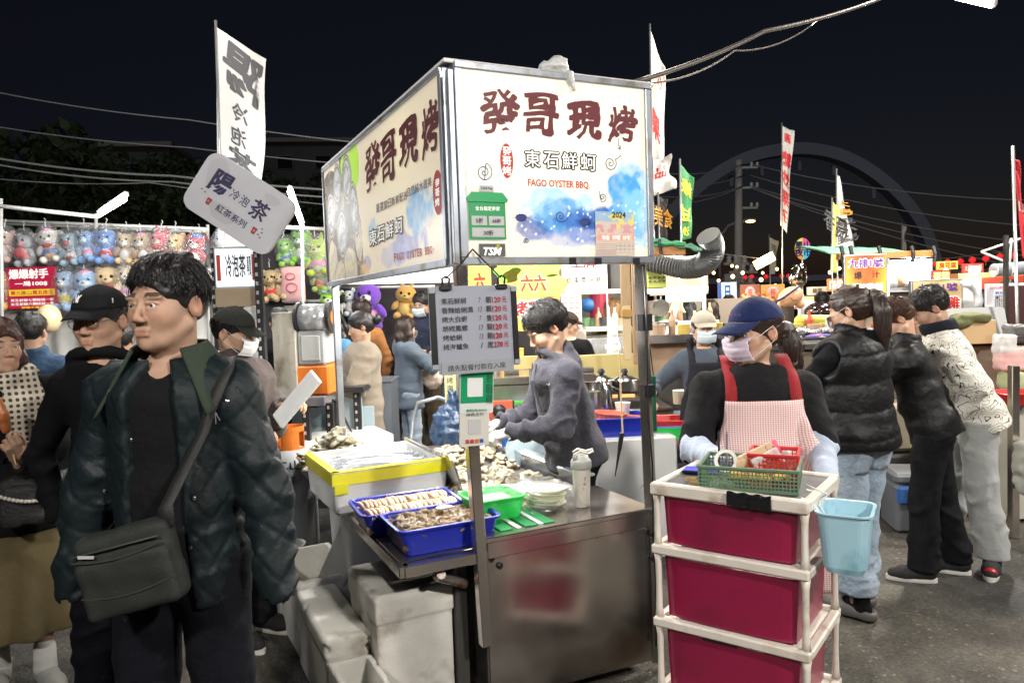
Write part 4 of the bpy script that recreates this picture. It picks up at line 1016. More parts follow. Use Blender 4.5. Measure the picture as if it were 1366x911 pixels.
for s, px, py in(('東', 705, 214), ('石', 730, 216), ('鮮', 754, 217), ('蚵', 779, 219)):
 onface(s, px, py, 23, 25, blk_ink, .12, y=-.0333);onface(s, px, py, 20, 22, whi_ink, .015, y=-.0345)
onface('FAGO OYSTER BBQ.', 741, 248, 82, 11, orr, .03)
def oval(px, py, w_, h_, parent, plane, y=-.0333):
 x, z=plane(px, py);x2=plane(px+w_/2, py)[0];z2=plane(px, py-h_/2)[1];m=MB();m.poly([(x+(x2-x)*cos(a), z+(z2-z)*sin(a))for a in[k*PI/14 for k in range(28)]], .0002, at=y);m.obj('red_seal', redink, parent);return x, z
oval(671, 217, 17, 46, fso, splane)
for i, s in enumerate('發哥烤'):onface(s, 671, 204+i*13, 12, 12, whi_ink, .03, y=-.0345)
bink=mat('faded_blue_ink', (.05, .09, .28), .5)
def spiral(px, py, r, turns, tail, parent=fso, plane=splane, y=-.0345, m=bink, flip=1, wd=.0016):
 x, z=plane(px, py);pts=[]
 for k in range(40):
  t=k/39;a=t*turns*2*PI;rr=r*t;pts.append((x+flip*rr*cos(a), y, z+rr*sin(a)))
 pts+=[(pts[-1][0]+flip*tail[0]*t, y, pts[-1][2]+tail[1]*t*t)for t in(.3, .6, 1)]
 MB().tube(pts, wd, 4).obj('curl_line', m, parent)
spiral(641, 232, .035, 2.2, (-.01, -.06));spiral(808, 220, .03, 2.1, (.03, .02));spiral(697, 323, .012, 1.6, (.01, .02));spiral(742, 290, .022, 1.8, (.04, .03));spiral(798, 265, .018, 1.8, (.01, .04), flip=-1)
spiral(820, 200, .008, 1.3, (.0, .03))
def prickly(px, py, n, L, parent=fso, plane=splane, m=mat('navy_ink', (.02, .04, .2), .5), seed=0):
 x, z=plane(px, py);rd=random.Random(seed);b=MB();b.poly([(x+.022*cos(a)*(1+.2*rd.random()), z+.014*sin(a)*(1+.25*rd.random()))for a in[k*PI/9 for k in range(18)]], .0002, at=-.0338)
 for k in range(n):a=k*2*PI/n;l=L*rd.uniform(.7, 1.2);b.tube([(x+.015*cos(a), -.034, z+.01*sin(a)), (x+l*cos(a), -.034, z+l*.75*sin(a))], [.0012, .0004], 3)
 o=b.obj('urchin_print', m, parent);o['kind']='stuff'
prickly(690, 292, 10, .035, seed=1);prickly(775, 298, 22, .045, seed=2);prickly(800, 298, 16, .03, seed=5)
# sticker menu on the sign: green house-shaped board
pgreen=mat('pay_green', (.02, .27, .09), .4, emit=(.02, .27, .09), es=.15);dgreen=mat('dark_sign_green', (.01, .10, .035), .5)
def on_front(px, py):x, z=splane(px, py, -.05);return x, z
hs=thing('payment_notice', 'green house shaped payment notice stuck on the lower corner of the front sign', 'notice', SW(0, -.041, 0), SA)
x0, z0=on_front(628, 319);x1, z1=on_front(675, 268);MB().box(((x0+x1)/2, 0, (z0+z1)/2), (x1-x0, .004, z1-z0), .001).obj('panel', pgreen, hs)
MB().poly([(x0-.01, z1+.005), (x0+.012, z1+.03), (x1-.012, z1+.03), (x1+.01, z1+.005), (x1+.006, z1-.006), (x0-.006, z1-.006)], .006, at=-.006).obj('roof_shape', mat('roof_green', (.02, .36, .12), .4), hs)
MB().box(((x0+x1)/2, -.002, z1+.043), (.055, .004, .024)).obj('tab', mat('notice_grey', (.5, .5, .5), .5), hs)
cx_=(x0+x1)/2
text('LINE Pay', .013, blk_ink, hs, cx_, z1+.043, -.0048, fit=(.045, None));text('全台指定商家', .014, whi_ink, hs, cx_, z1-.03, -.0045, fit=(.10, None))
b=MB();b.box((cx_-.035, -.0025, z1-.075), (.062, .003, .034));b.box((cx_+.035, -.0025, z1-.075), (.062, .003, .034));b.box((cx_, -.0025, z1-.118), (.132, .003, .034));b.obj('price_box', mat('notice_grey', (.5, .5, .5), .5), hs)
text('5折', .016, blk_ink, hs, cx_-.035, z1-.075, -.0052, fit=(.03, None));text('66折', .016, blk_ink, hs, cx_+.035, z1-.075, -.0052, fit=(.034, None));text('30折', .018, blk_ink, hs, cx_, z1-.12, -.0052, fit=(.04, None))
ts=thing('small_sticker', 'small dark sticker with white and green letters under the green notice', 'sticker', SW(0, -.041, 0), SA)
x0, z0=on_front(641, 342);x1, z1=on_front(675, 325);MB().box(((x0+x1)/2, 0, (z0+z1)/2), (x1-x0, .003, z1-z0)).obj('panel', mat('sticker_grey', (.10, .10, .10), .4), ts)
text('TSM', .03, whi_ink, ts, (x0+x1)/2, (z0+z1)/2-.005, -.003, .05, slant=.3, fit=(x1-x0-.03, None));text('毛', .02, yel, ts, x1-.03, z1-.012, -.003)
ps=thing('event_poster', 'small worn colourful poster pasted low on the front sign near its right post', 'poster', SW(0, -.041, 0), SA)
x0, z0=on_front(797, 341);x1, z1=on_front(847, 283)
def post_print(u, v, x, z):
 C=np.tile(np.array((.62, .50, .40)), (len(x), 1));lay(C, v>.78, (.25, .45, .65));lay(C, (v>.62)&(fbm(u*9, v*9)>.45)&(v<.95), (.75, .62, .12));lay(C, (v>.52)&(v<.72)&(fbm(u*12+4, v*12)>.5), (.62, .25, .3));lay(C, (v>.34)&(v<.48)&((u*3.3%1)>.12), (.85, .30, .22));lay(C, (v<.28)&((v*22%1)>.55)&(u<.5), (.4, .28, .28));lay(C, (v<.3)&(v>.06)&(u>.5)&((u*9%1)>.3)&((v*12%1)>.4), (.35, .33, .3));lay(C, fbm(u*6, v*6)*.3, (.7, .66, .6));return C
sheet('print', ps, x0, x1, z0, z1, post_print, printm('poster_print', .12), 60, 70)
for i, s in enumerate(('現金', '好禮', '好宅')):text(s, .02, whi_ink, ps, x0+(x1-x0)*(.24+.27*i), z0+(z1-z0)*.41, -.003, .03, fit=((x1-x0)*.2, None))
text('2024', .02, blk_ink, ps, x0+(x1-x0)*.6, z0+(z1-z0)*.93, -.003, fit=((x1-x0)*.35, None))
# side sign (faces -u)
ss=thing_side=None
sb_box=MB();sb_box.box((.02, 1.10, 2.117), (.06, 2.14, .735), .004);side_o=sb_box.obj('side_sign_box', alu, stall)
def side_print(u, v, x, z):
 C=np.tile(np.array((.76, .66, .50)), (len(x), 1));lay(C, np.exp(-((x-1.55)/.35)**2-((z-2.3)/.2)**2)*.9, (1.0, .9, .62));  # warm patch of lamp glow painted into the print
 X=x
 watercolour(C, X, z, [(1.83, 1.99, .17, .10, (.15, .38, .62), .85), (1.66, 1.87, .25, .07, (.16, .2, .48), .75), (1.10, 1.98, .09, .06, (.22, .5, .68), .7), (1.45, 1.84, .3, .05, (.35, .38, .62), .6), (.95, 1.83, .13, .04, (.2, .22, .5), .6)])
 ph=(X<.95-(2.47-z)*-.0)&(X<.62+(2.46-z)*.55)
 lay(C, ph*(X<.9), (.12, .10, .08));lay(C, ph*(fbm(X*14, z*20)>.52), (.30, .26, .16))
 lay(C, ((((X-.78)/.12)**2+((z-2.36)/.13)**2)<1)|((((X-.58)/.10)**2+((z-2.41)/.06)**2)<1), (.42, .72, .04))
 lay(C, (X<.9)&(z>2.40+.04*np.sin(X*9))&(X<.45), (.76, .66, .50))
 def oyster(cx, cz, rx, rz, a, inner=True):
  c, s_=cos(a), sin(a);p=((X-cx)*c+(z-cz)*s_)/rx;q=(-(X-cx)*s_+(z-cz)*c)/rz;r=np.sqrt(p*p+q*q)*(1+.10*(fbm(X*16+cx*9, z*20)-.5)*2)
  lay(C, (r<1.0), (.14, .12, .10));lay(C, (r<.93), (.46, .43, .36));rr=fbm(p*3+5, q*5+cx*7)
  if inner:lay(C, (r<.80)*1.0, (.26, .27, .28));lay(C, (r<.72)*(rr>.46)*.8, (.56, .56, .53));lay(C, np.exp(-((r-.80)/.045)**2)*.9, (.07, .07, .08));lay(C, (np.hypot(p-.1, q+.35)<.16)*.6, (.25, .22, .22));lay(C, ((r<.6)&(np.abs(np.sin(q*7+p*3+rr*6))<.18))*.45, (.38, .36, .36))
  else:lay(C, (r<.97)*(np.abs(np.sin(r*26+rr*6))<.45)*.75, (.42, .34, .20));lay(C, (r<.9)*(rr>.5)*.5, (.66, .6, .36))
 oyster(.18, 1.87, .13, .16, .1, False);oyster(.62, 1.83, .16, .12, -.3, False);oyster(.35, 1.80, .14, .09, .2, False);oyster(.82, 1.98, .08, .14, .1, False)
 oyster(.17, 2.17, .115, .14, -.15);oyster(.38, 2.335, .10, .115, -.2);oyster(.62, 2.33, .11, .13, .15);oyster(.44, 2.03, .125, .135, .1);oyster(.76, 2.14, .085, .155, .25)
 lay(C, ((X>.84)&(X<1.0)&(z<1.83)&(fbm(X*30, z*30)>.45)), (.75, .45, .2))
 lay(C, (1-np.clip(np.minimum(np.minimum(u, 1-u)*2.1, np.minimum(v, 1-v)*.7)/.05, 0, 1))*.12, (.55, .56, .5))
 return C
# side sign lives in a frame whose X runs from the far end to the corner: x = 2.17 - v
sidef=bpy.data.objects.new('side_sign_face', None)
def side_xy(px, py):v, z=splane_u(px, py, -.012);return 2.17-v, z
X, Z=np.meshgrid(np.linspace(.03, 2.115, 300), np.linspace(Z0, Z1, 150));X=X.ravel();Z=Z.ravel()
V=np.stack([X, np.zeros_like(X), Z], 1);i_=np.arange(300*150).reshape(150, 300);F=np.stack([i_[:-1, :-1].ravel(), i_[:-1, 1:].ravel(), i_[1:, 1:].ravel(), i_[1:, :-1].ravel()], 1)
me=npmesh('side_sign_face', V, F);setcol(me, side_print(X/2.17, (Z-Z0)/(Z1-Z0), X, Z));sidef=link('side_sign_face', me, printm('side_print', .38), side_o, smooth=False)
sidef.rotation_euler=(0, 0, R_(-90));sidef.location=(-.012, 2.17, 0)
for ob in list(side_o.children):pass
def sidetext(s, px, py, w_px, h_px, m, bold=.05, y=-.0035, **k):
 a, z=side_xy(px, py);a2=side_xy(px+w_px/2, py)[0];a1=side_xy(px-w_px/2, py)[0];z1=side_xy(px, py-h_px/2)[1];z2=side_xy(px, py+h_px/2)[1]
 o=text(s, .1, m, side_o, a, z, y, bold, fit=(a2-a1, z1-z2), **k);o.rotation_euler=(0, 0, R_(-90));o.location=(-.012, 2.17, 0);return o
for s, px, py, w_, h_, rt in(('發', 498, 222, 22, 66, 0), ('哥', 519, 210, 22, 68, 0), ('現', 545, 190, 26, 66, 0), ('烤', 575, 172, 26, 78, 0)):sidetext(s, px, py, w_, h_, maroon, .045 if s=='發' else .07, brush=True)
for s, px, py in(('東', 499, 317), ('石', 509, 312), ('鮮', 521, 307), ('蚵', 533, 301)):
 sidetext(s, px, py, 12, 25, blk_ink, .12, y=-.003);sidetext(s, px, py, 10.5, 21, whi_ink, .015, y=-.005)
for i, s in enumerate('嚴選當日新鮮配送'):sidetext(s, 505+i*5.2, 278-i*2.4, 4.6, 12, mat('faded_grey_ink', (.2, .19, .2), .5), .02)
for i, s in enumerate('自然純水甜美'):sidetext(s, 546+i*5.6, 256-i*2.6, 5, 13, mat('faded_grey_ink', (.2, .19, .2), .5), .02)
for i, s in enumerate('FAGO OYSTER BBQ.'):
 if s!=' ':sidetext(s, 528+i*3.45, 343.5-i*.72, 2.9 if s!='.' else .9, 11 if s!='.' else 2, orr, .03)
a, z=side_xy(585, 257);
b=MB();b.poly([(a+.055*cos(t), z+.085*sin(t))for t in[k*PI/14 for k in range(28)]], .0004, at=-.003);o=b.obj('red_seal', redink, side_o);o.rotation_euler=(0, 0, R_(-90));o.location=(-.012, 2.17, 0)
for i, s in enumerate('發哥烤'):sidetext(s, 585, 244+i*13, 6, 11, whi_ink, .03, y=-.005)
for c, s_ in(((-.016, 1.10, 2.474), (.012, 2.14, .022)), ((-.016, 1.10, 1.760), (.012, 2.14, .028)), ((-.016, .034, 2.117), (.012, .03, .69)), ((-.016, 2.16, 2.117), (.012, .02, .69))):
 MB().box(c, s_, .002).obj('frame_bar', alu, side_o)
# the other two boards and the roof, seen from below
inn=mat('board_back', (.74, .73, .70), .6, var=.05)
for nm, c, s_ in(('rear_sign_box', (.45, 2.19, 2.117), (.80, .05, .72)), ('roof', (.455, 1.09, 2.494), (.94, 2.20, .016))):
 MB().box(c, s_, .003).obj(nm, inn, stall)
for yv in(.7, 1.4):MB().box((.45, yv, 2.46), (.8, .03, .03), .002).obj('roof_beam', alu, stall)
for px in(764, 798, 849):x, z=splane(px, 349, -.045);MB().box((x, -.045, z+.002), (.03, .006, .026)).obj('black_tape', black, stall)
for z in(1.50, 1.21):MB().box((.853+(1.5-z)*.01, .005, z), (.050, .052, .07 if z>1.4 else .05)).obj('black_tape', black, stall)
for u_ in(-.005, ):MB().box((u_, -.038, 2.1), (.02, .02, .7), .002).obj('corner_trim', alu, stall)
# lamps under the roof
bulbm=emis('led_bulb', (1, .96, .88), 40)
for i, (u_, v_, z_, pw)in enumerate(((.42, .50, 2.02, 62), (.40, 1.25, 2.05, 50), (.42, 1.9, 2.05, 25))):
 t=thing('led_bulb', ['bare white bulb hanging under the stall roof just behind the front sign', 'bare white bulb hanging over the trays in mid stall', 'bare white bulb at the far end under the stall roof'][i], 'lamp', SW(u_, v_, z_))
 MB().lathe([(.012, .07), (.02, .04), (.035, .0), (.028, -.03), (.01, -.045)], n=12).obj('bulb', bulbm, t, smooth=True);MB().cyl((0, 0, .07), (0, 0, .13), .016, 10).obj('socket', white, t);MB().cyl((0, 0, .13), (0, 0, 2.48-z_), .003, 5).obj('cord', black, t)
 lamp_light(t, (0, 0, -.08), pw, (1, .97, .91), .06)
# counter cabinet
b=MB();b.box((.455, .232, .365), (.73, .40, .655), .006);cab=b.obj('cabinet', steel, stall)
MB().box((.463, .205, .700), (.80, .46, .022), .004).obj('counter_top', steel, stall)
MB().box((.463, -.014, .665), (.76, .012, .075), .003).obj('fascia', steel, stall)
MB().grid(lambda u, v:V3((.463+(u-.5)*.745, -.0135+.026*(1-u)+.0005*sin(u*13+v*5)*sin(v*9+1), .045+.58*v)), 40, 30).obj('front_panel', steel, stall, smooth=True)
for k in range(14):x, z=((.105+k%7*.119), .055+.565*(k//7));MB().sphere((x, -.0145+.026*(1-(x-.09)/.745), z), (.004, .002, .004), 8, 5).obj('rivet', steel, stall)
for x, z in((.125, .60), (.845, .60), (.85, .49)):
 b=MB();b.lathe([(.011, 0), (.013, .004), (.013, .018), (.006, .02)], n=12);o=b.obj('knob', black, stall, smooth=True);o.rotation_euler=(R_(90), 0, 0);o.location=(x, -.02, z)
MB().box((.02, 1.05, .36), (.04, 1.9, .62), .003).obj('inner_panel', mat('dark_cabinet', (.05, .048, .045), .6, dirt=(.09, .07, .05)), stall)
# side shelf of square tube with a steel top
sx0, sx1=-.27, .10
MB().box((sx0+.02, 1.06, .645), (.040, 2.18, .042), .003).obj('shelf_rail', steel, stall)
MB().box((-.085, -.015, .645), (.33, .040, .042), .003).obj('shelf_front_rail', steel, stall)
MB().box((-.09, 1.08, .662), (.325, 2.12, .012), .002).obj('shelf_top', steel, stall)
MB().box((.45, 1.27, .655), (.79, 1.66, .020), .002).obj('grill_deck', rust, stall)
for y_ in(.72, 1.1, 1.5, 1.9):MB().box((-.09, y_, .645), (.30, .03, .025)).obj('shelf_bracket', rust, stall)
b=MB();b.cyl((-.10, .0, .60), (-.10, .05, .575), .018, 10);b.cyl((-.10, .05, .575), (.02, .06, .52), .018, 10);b.obj('brace_pipe', rust, stall)
# cloth strips under the green basin
for i, (x, c)in enumerate(((.155, 'g'), (.21, 'w'), (.265, 'g'), (.31, 'w'), (.345, 'g'))):
 MB().box((x+.03, .155, .7135), (.052 if c=='g' else .02, .27, .003)).obj('green_mat' if c=='g' else 'white_strip', mat('green_sheet', (.01, .22, .07), .4)if c=='g' else white, stall)
def film(name, tint=(1, 1, 1), gloss=.22, milk=.06, rough=.12, bump=.9, bs=18):
 if name in MATS:return MATS[name]
 m=bpy.data.materials.new(name);m.use_nodes=True;MATS[name]=m;nt=m.node_tree;N=nt.nodes;L=nt.links;N.remove(N['Principled BSDF']);out=N['Material Output']
 t=N.new('ShaderNodeBsdfTransparent');t.inputs[0].default_value=(*tint, 1);g=N.new('ShaderNodeBsdfGlossy');g.inputs['Roughness'].default_value=rough;d=N.new('ShaderNodeBsdfDiffuse');d.inputs[0].default_value=(.85, .87, .9, 1)
 fr=N.new('ShaderNodeLayerWeight');fr.inputs[0].default_value=.35;mr=N.new('ShaderNodeMapRange');mr.inputs[3].default_value=gloss*.35;mr.inputs[4].default_value=min(1, gloss*2.5);L.new(fr.outputs['Facing'], mr.inputs[0])
 a=N.new('ShaderNodeMixShader');L.new(mr.outputs[0], a.inputs[0]);L.new(t.outputs[0], a.inputs[1]);L.new(g.outputs[0], a.inputs[2])
 b=N.new('ShaderNodeMixShader');b.inputs[0].default_value=milk;L.new(a.outputs[0], b.inputs[1]);L.new(d.outputs[0], b.inputs[2]);L.new(b.outputs[0], out.inputs[0])
 tc=N.new('ShaderNodeTexCoord');n=N.new('ShaderNodeTexNoise');n.inputs['Scale'].default_value=bs;n.inputs['Detail'].default_value=2;n.inputs['Distortion'].default_value=1.5;L.new(tc.outputs['Object'], n.inputs[0])
 bp=N.new('ShaderNodeBump');bp.inputs['Strength'].default_value=bump;bp.inputs['Distance'].default_value=.03;L.new(n.outputs[0], bp.inputs['Height']);L.new(bp.outputs[0], g.inputs['Normal']);return m
wrap=film('clear_wrap', gloss=.07, milk=.0);bagf=film('clear_bag', gloss=.25, milk=.07, bs=22)
def loft(mb, rings, n=4, cap0=True, cap1=True):
 """rings of rounded rectangles (w, d, r, z, cx, cy)"""
 vs=[];c=0
 for rg in rings:
  w, d, r, z=rg[:4];cx, cy=(rg[4], rg[5])if len(rg)>4 else(0, 0);p=rrect(w, d, r, n, cx, cy);c=len(p);vs+=[(a, b, z)for a, b in p]
 fs=[]
 for k in range(len(rings)-1):
  for i in range(c):fs.append((k*c+i, k*c+(i+1)%c, (k+1)*c+(i+1)%c, (k+1)*c+i))
 if cap0:fs.append(tuple(range(c))[::-1])
 if cap1:k=(len(rings)-1)*c;fs.append(tuple(k+i for i in range(c)))
 return mb.add(vs, fs)
def basin(name, label, cat, loc, rz, w, d, h, m, taper=.88, rim=.012, th=.004, group=None, r=.03, floor=.006, top=True):
 t=thing(name, label, cat, loc, rz, group);b=MB();tb=taper
 loft(b, [(w*tb, d*tb, r*.8, 0), (w, d, r, h-.012), (w+rim*2, d+rim*2, r+rim, h-.010), (w+rim*2, d+rim*2, r+rim, h-.002), (w+rim, d+rim, r+rim*.5, h), (w-th, d-th, r, h-.004), (w*tb-th*2, d*tb-th*2, r*.7, floor)])
 b.obj('basin', m, t, smooth=False);return t
def foam_box(name, label, loc, rz, w, d, h, m, th=.025, lid=False, rot=None, wear=.004, seed=0):
 t=thing(name, label, 'foam box', loc, rz, group='polystyrene boxes around the oyster stall', rot=rot);b=MB()
 if 'dirty' in m.name:
  rd=random.Random(label);S=SDF();S.box((0, 0, h/2), (w/2, d/2, h/2), .012, k=.004)
  if lid:S.box((0, 0, h*.88), (w/2+.006, d/2+.006, h*.10), .010, k=.003);S.ball((.0, -d*.12, h+.004), (.035, .035, .008), k=.003, op='s')
  else:S.box((0, 0, h/2+th*1.5), (w/2-th, d/2-th, h/2+.02), .008, k=.004, op='s')
  for k in range(34):
   e=rd.randrange(3);p=[rd.choice((-1, 1))*w/2, rd.choice((-1, 1))*d/2, rd.choice((0, h))];p[e]=rd.uniform(-.5, .5)*w if e==0 else rd.uniform(-.5, .5)*d if e==1 else rd.uniform(0, h);r_=rd.uniform(.004, .015);S.ball(p, (r_*rd.uniform(.8, 2), r_*rd.uniform(.8, 2), r_), k=.003, op='s')
  link('box_body', S.mesh('box_body', h=.0085, noise=(.0007, 38, len(label))), m, t);return t
 if lid:loft(b, [(w*.95, d*.95, .012, 0), (w*.975, d*.975, .016, .01), (w, d, .018, h*.8), (w, d, .018, h*.8+.001), (w+.012, d+.012, .018, h*.8+.004), (w+.012, d+.012, .018, h-.01), (w, d, .014, h)], n=3)
 else:loft(b, [(w*.93, d*.93, .012, 0), (w*.96, d*.96, .016, .012), (w, d, .016, h-.008), (w-.006, d-.006, .016, h), (w-th*2+.004, d-th*2+.004, .01, h), (w-th*2, d-th*2, .01, h-.008), (w*.93-th*2, d*.93-th*2, .008, th)], n=3)
 b.obj('box_body', m, t);return t
foamw=mat('white_foam', (.74, .75, .74), .8, bump=.35, bs=160, bdist=.002, var=.05, vs=9)
foamd=mat('dirty_foam', (.78, .76, .70), .85, bump=.6, bs=130, bdist=.003, var=.12, vs=6, dirt=(.30, .26, .18), dirts=5, dirtamt=.2)
bluep=mat('blue_plastic', (.012, .028, .42), .3, var=.05, coat=.3);greenp=mat('green_plastic', (.03, .60, .10), .3, coat=.3);redp=mat('red_plastic', (.55, .03, .03), .35);orangep=mat('orange_plastic', (.75, .20, .03), .4)
ZS=.668
# ---- seafood --------------------------------------------------------------
def shell_mesh(seed, w, l, h, rag=.12, name='shell'):
 rs=np.random.RandomState(seed);nu, nv=16, 7;V=[];
 for j in range(nv+1):
  ph=PI*j/nv
  for i in range(nu):
   th=2*PI*i/nu;r=1+rag*sin(th*3+seed)+rag*1.1*(rs.rand()-.3);V.append((w*sin(ph)*cos(th)*r*(1-.25*sin(th)), l*sin(ph)*sin(th)*r, h*cos(ph)*(1+.7*rs.rand()+.25*sin(th*5))))
 F=[(j*nu+i, (j+1)*nu+i, (j+1)*nu+(i+1)%nu, j*nu+(i+1)%nu)for j in range(nv)for i in range(nu)]
 return npmesh(name, V, F)
oym=mat('oyster_shell', (.40, .36, .25), .6, var=.45, vs=35, bump=.9, bs=70, bdist=.006, dirt=(.62, .60, .50), dirts=30, dirtamt=.6)
clm=mat('clam_shell', (.17, .10, .038), .5, var=.5, vs=45, bump=.5, bs=60, bdist=.003, stretch=(1, 1, 3), dirt=(.34, .25, .14), dirts=55, dirtamt=.3, spec=.3)
shm=mat('shrimp_skin', (.66, .47, .33), .35, var=.3, vs=50, coat=.3);grm=mat('grilled_oyster', (.60, .55, .42), .3, var=.6, vs=70, bump=.6, bs=80, bdist=.004, dirt=(.20, .13, .06), dirts=34, dirtamt=.5)
def scatter(name, label, cat, group, meshes, m, spots, seed, tilt=.5, sc=(.85, 1.15)):
 rd=random.Random(seed);first=True
 for k, (u, v, z)in enumerate(spots):
  me=meshes[k%len(meshes)];o=bpy.data.objects.new(name, me);COL.objects.link(o)
  if not me.materials:me.materials.append(m);me.polygons.foreach_set('use_smooth', [True]*len(me.polygons))
  o.location=SW(u, v, z);o.rotation_euler=(rd.uniform(-tilt, tilt), rd.uniform(-tilt, tilt), rd.uniform(0, 6.3));s=rd.uniform(*sc);o.scale=(s, s, s);tag(o, label, cat, group)
# far pan of raw oysters
pan=basin('steel_pan', 'wide shallow pan heaped with raw oysters at the back of the side shelf', 'pan', SW(-.09, 1.68, ZS), SA, .40, .60, .06, steel, taper=.93, rim=.01)
om=[shell_mesh(i, .034, .052, .010, .3)for i in range(5)];rd=random.Random(2);sp=[]
for k in range(150):
 a, b_=rd.uniform(-.19, .19), rd.uniform(-.28, .28);hgt=.21*math.exp(-(a/.15)**2-(b_/.25)**2);sp.append((-.09+a, 1.68+b_, ZS+.03+hgt*rd.uniform(.35, 1)))
scatter('oyster', 'raw greenish oyster shell heaped in the pan behind the fish box', 'oyster', 'raw oysters in the pan', om, oym, sp, 4, .6)
# fish box with yellow tape
FX, FY=-.065, 1.02
fb=foam_box('fish_box', 'white foam box edged with yellow tape, full of silvery fish', SW(FX, FY, ZS), SA+R_(2), .56, .56, .20, foamw, th=.028);yt=mat('yellow_tape', (.70, .66, .02), .35, coat=.4)
b=MB()
for s_ in(1, -1):b.box((0, s_*.2805, .165), (.568, .004, .052));b.box((s_*.2805, 0, .165), (.004, .560, .052))
b.box((0, -.266, .1995), (.565, .036, .004));b.box((-.266, 0, .1995), (.036, .56, .004));b.box((-.245, -.2835, .125), (.06, .003, .05))
o=b.obj('yellow_tape', yt, fb);o['kind']='stuff'
fishm=mat('silver_fish', (.60, .62, .66), .25, metal=.45, var=.25, vs=30, bump=.3, bs=50, bdist=.002)
def fish_mesh(seed):
 b=MB();rd=random.Random(seed);b.tube([(x, .02*sin(x*9+seed), .0)for x in np.linspace(-.21, .21, 14)], [.002, .014, .019, .021, .022, .022, .021, .020, .018, .016, .013, .010, .007, .003], 8)
 b.poly([(.20, 0), (.245, .025), (.235, 0), (.245, -.025)], .002, at=0);return b
for k in range(13):
 f=fish_mesh(k);o=f.obj('fish', fishm, None, loc=SW(FX+.02+.02*sin(k*3), FY-.19+k*.031, ZS+.135+.018*(k%3)), rot=(R_(20*sin(k)), R_(-3+2*(k%3)), SA+R_(8*sin(k*2.1))), smooth=True);tag(o, 'long silver fish lying in the yellow taped foam box', 'fish', 'fish in the foam box')
MB().grid(lambda u, v:V3(((u-.5)*.50, (v-.5)*.50, .168+.012*sin(u*17+v*9)*cos(v*13)+.010*sin(u*31-v*23))), 30, 30).obj('plastic_film', wrap, fb, smooth=True)
MB().box((0, 0, .07), (.50, .50, .10)).obj('ice', mat('ice', (.75, .8, .85), .2, bump=.8, bs=40, bdist=.01), fb)
# leaning steel lid between box and grill
lid=thing('steel_cover', 'rounded stainless lid standing on edge beside the yellow taped box', 'lid', SW(.245, 1.0, .675), 0, rot=(R_(0), R_(-14), SA));b=MB()
rr=rrect(.78, .22, .07, 5, 0, .11);b.add([(0, p[0], p[1])for p in rr]+[(.012, p[0]*.98, .11+(p[1]-.11)*.94)for p in rr]+[(.012, p[0]*.9, .11+(p[1]-.11)*.7)for p in rr], [tuple(range(len(rr)))[::-1]]+[(r*len(rr)+i, r*len(rr)+(i+1)%len(rr), (r+1)*len(rr)+(i+1)%len(rr), (r+1)*len(rr)+i)for r in(0, 1)for i in range(len(rr))]+[tuple(2*len(rr)+i for i in range(len(rr)))]);b.obj('lid_plate', steel, lid, smooth=False)
# two blue basins
b1=basin('blue_basin', 'nearest blue basin filled with brown clams on the shelf corner', 'basin', SW(-.035, .175, ZS+.002), SA, .40, .275, .105, bluep, group='blue basins on the stall shelf')
b2=basin('blue_basin', 'blue basin of skewered shrimps behind the clam basin', 'basin', SW(-.075, .485, ZS+.002), SA+R_(-2), .43, .29, .095, bluep, group='blue basins on the stall shelf')
cm=[shell_mesh(20+i, .020, .026, .009, .04)for i in range(4)];rd=random.Random(9);sp=[]
for k in range(210):
 a, b_=rd.uniform(-.175, .175), rd.uniform(-.115, .115);sp.append((-.035+a, .175+b_, ZS+.062+.022*rd.random()+.010*cos(a*9)))
scatter('clam', 'brown clam heaped in the nearest blue basin', 'clam', 'clams in the blue basin', cm, clm, sp, 5, .7)
MB().box((0, 0, .04), (.37, .245, .05), .01).obj('clam_bed', clm, b1)
b=MB();b.sphere((.03, .03, .122), (.036, .022, .008), 18, 8);o=b.obj('price_tag', mat('egg_white', (.85, .84, .78), .4), None, loc=SW(-.035, .175, ZS), rot=(0, 0, SA), smooth=True);tag(o, 'white oval chip lying on the clams in the blue basin', 'tag')
def shrimp():
 b=MB();P=[(0, -.075, 0), (0, -.055, .008), (.001, -.03, .011), (0, 0, .010), (0, .028, .006), (0, .052, .0)];b.tube(P, [.003, .0085, .0105, .0105, .0085, .004], 7)
 for k in range(4):y=-.04+k*.02;b.tube([(0, y, .0), (.004, y-.004, -.010), (.002, y-.010, -.014)], .0011, 3)
 for g in(-1, 1):b.tube([(g*.003, -.07, .004), (g*.010, -.10, .012), (g*.016, -.125, .006)], .0006, 3)
 b.tube([(0, -.095, .002), (0, .085, .0)], .0016, 4);return b
smesh=None;rd=random.Random(3)
for row in range(2):
 for k in range(23):
  loc=SW(-.075-.185+k*.0168, .485+(-.066 if row==0 else .062), ZS+.082+.006*rd.random())
  if smesh is None:o=shrimp().obj('shrimp_skewer', shm, None, smooth=True);smesh=o.data
  else:o=bpy.data.objects.new('shrimp_skewer', smesh);COL.objects.link(o)
  o.location=loc;o.rotation_euler=(R_(rd.uniform(-8, 8)), R_(rd.uniform(-25, 25)), SA+R_(rd.uniform(-6, 6)));tag(o, 'raw shrimp on a skewer in the back blue basin', 'shrimp', 'skewered shrimps in the blue basin')
MB().box((0, 0, .035), (.40, .26, .06), .01).obj('shrimp_bed', shm, b2)
MB().grid(lambda u, v:V3(((u-.5)*.36, (v-.5)*.23, .100+.005*sin(u*23+v*9)*cos(v*17))), 24, 18).obj('plastic_film', wrap, b1, smooth=True)
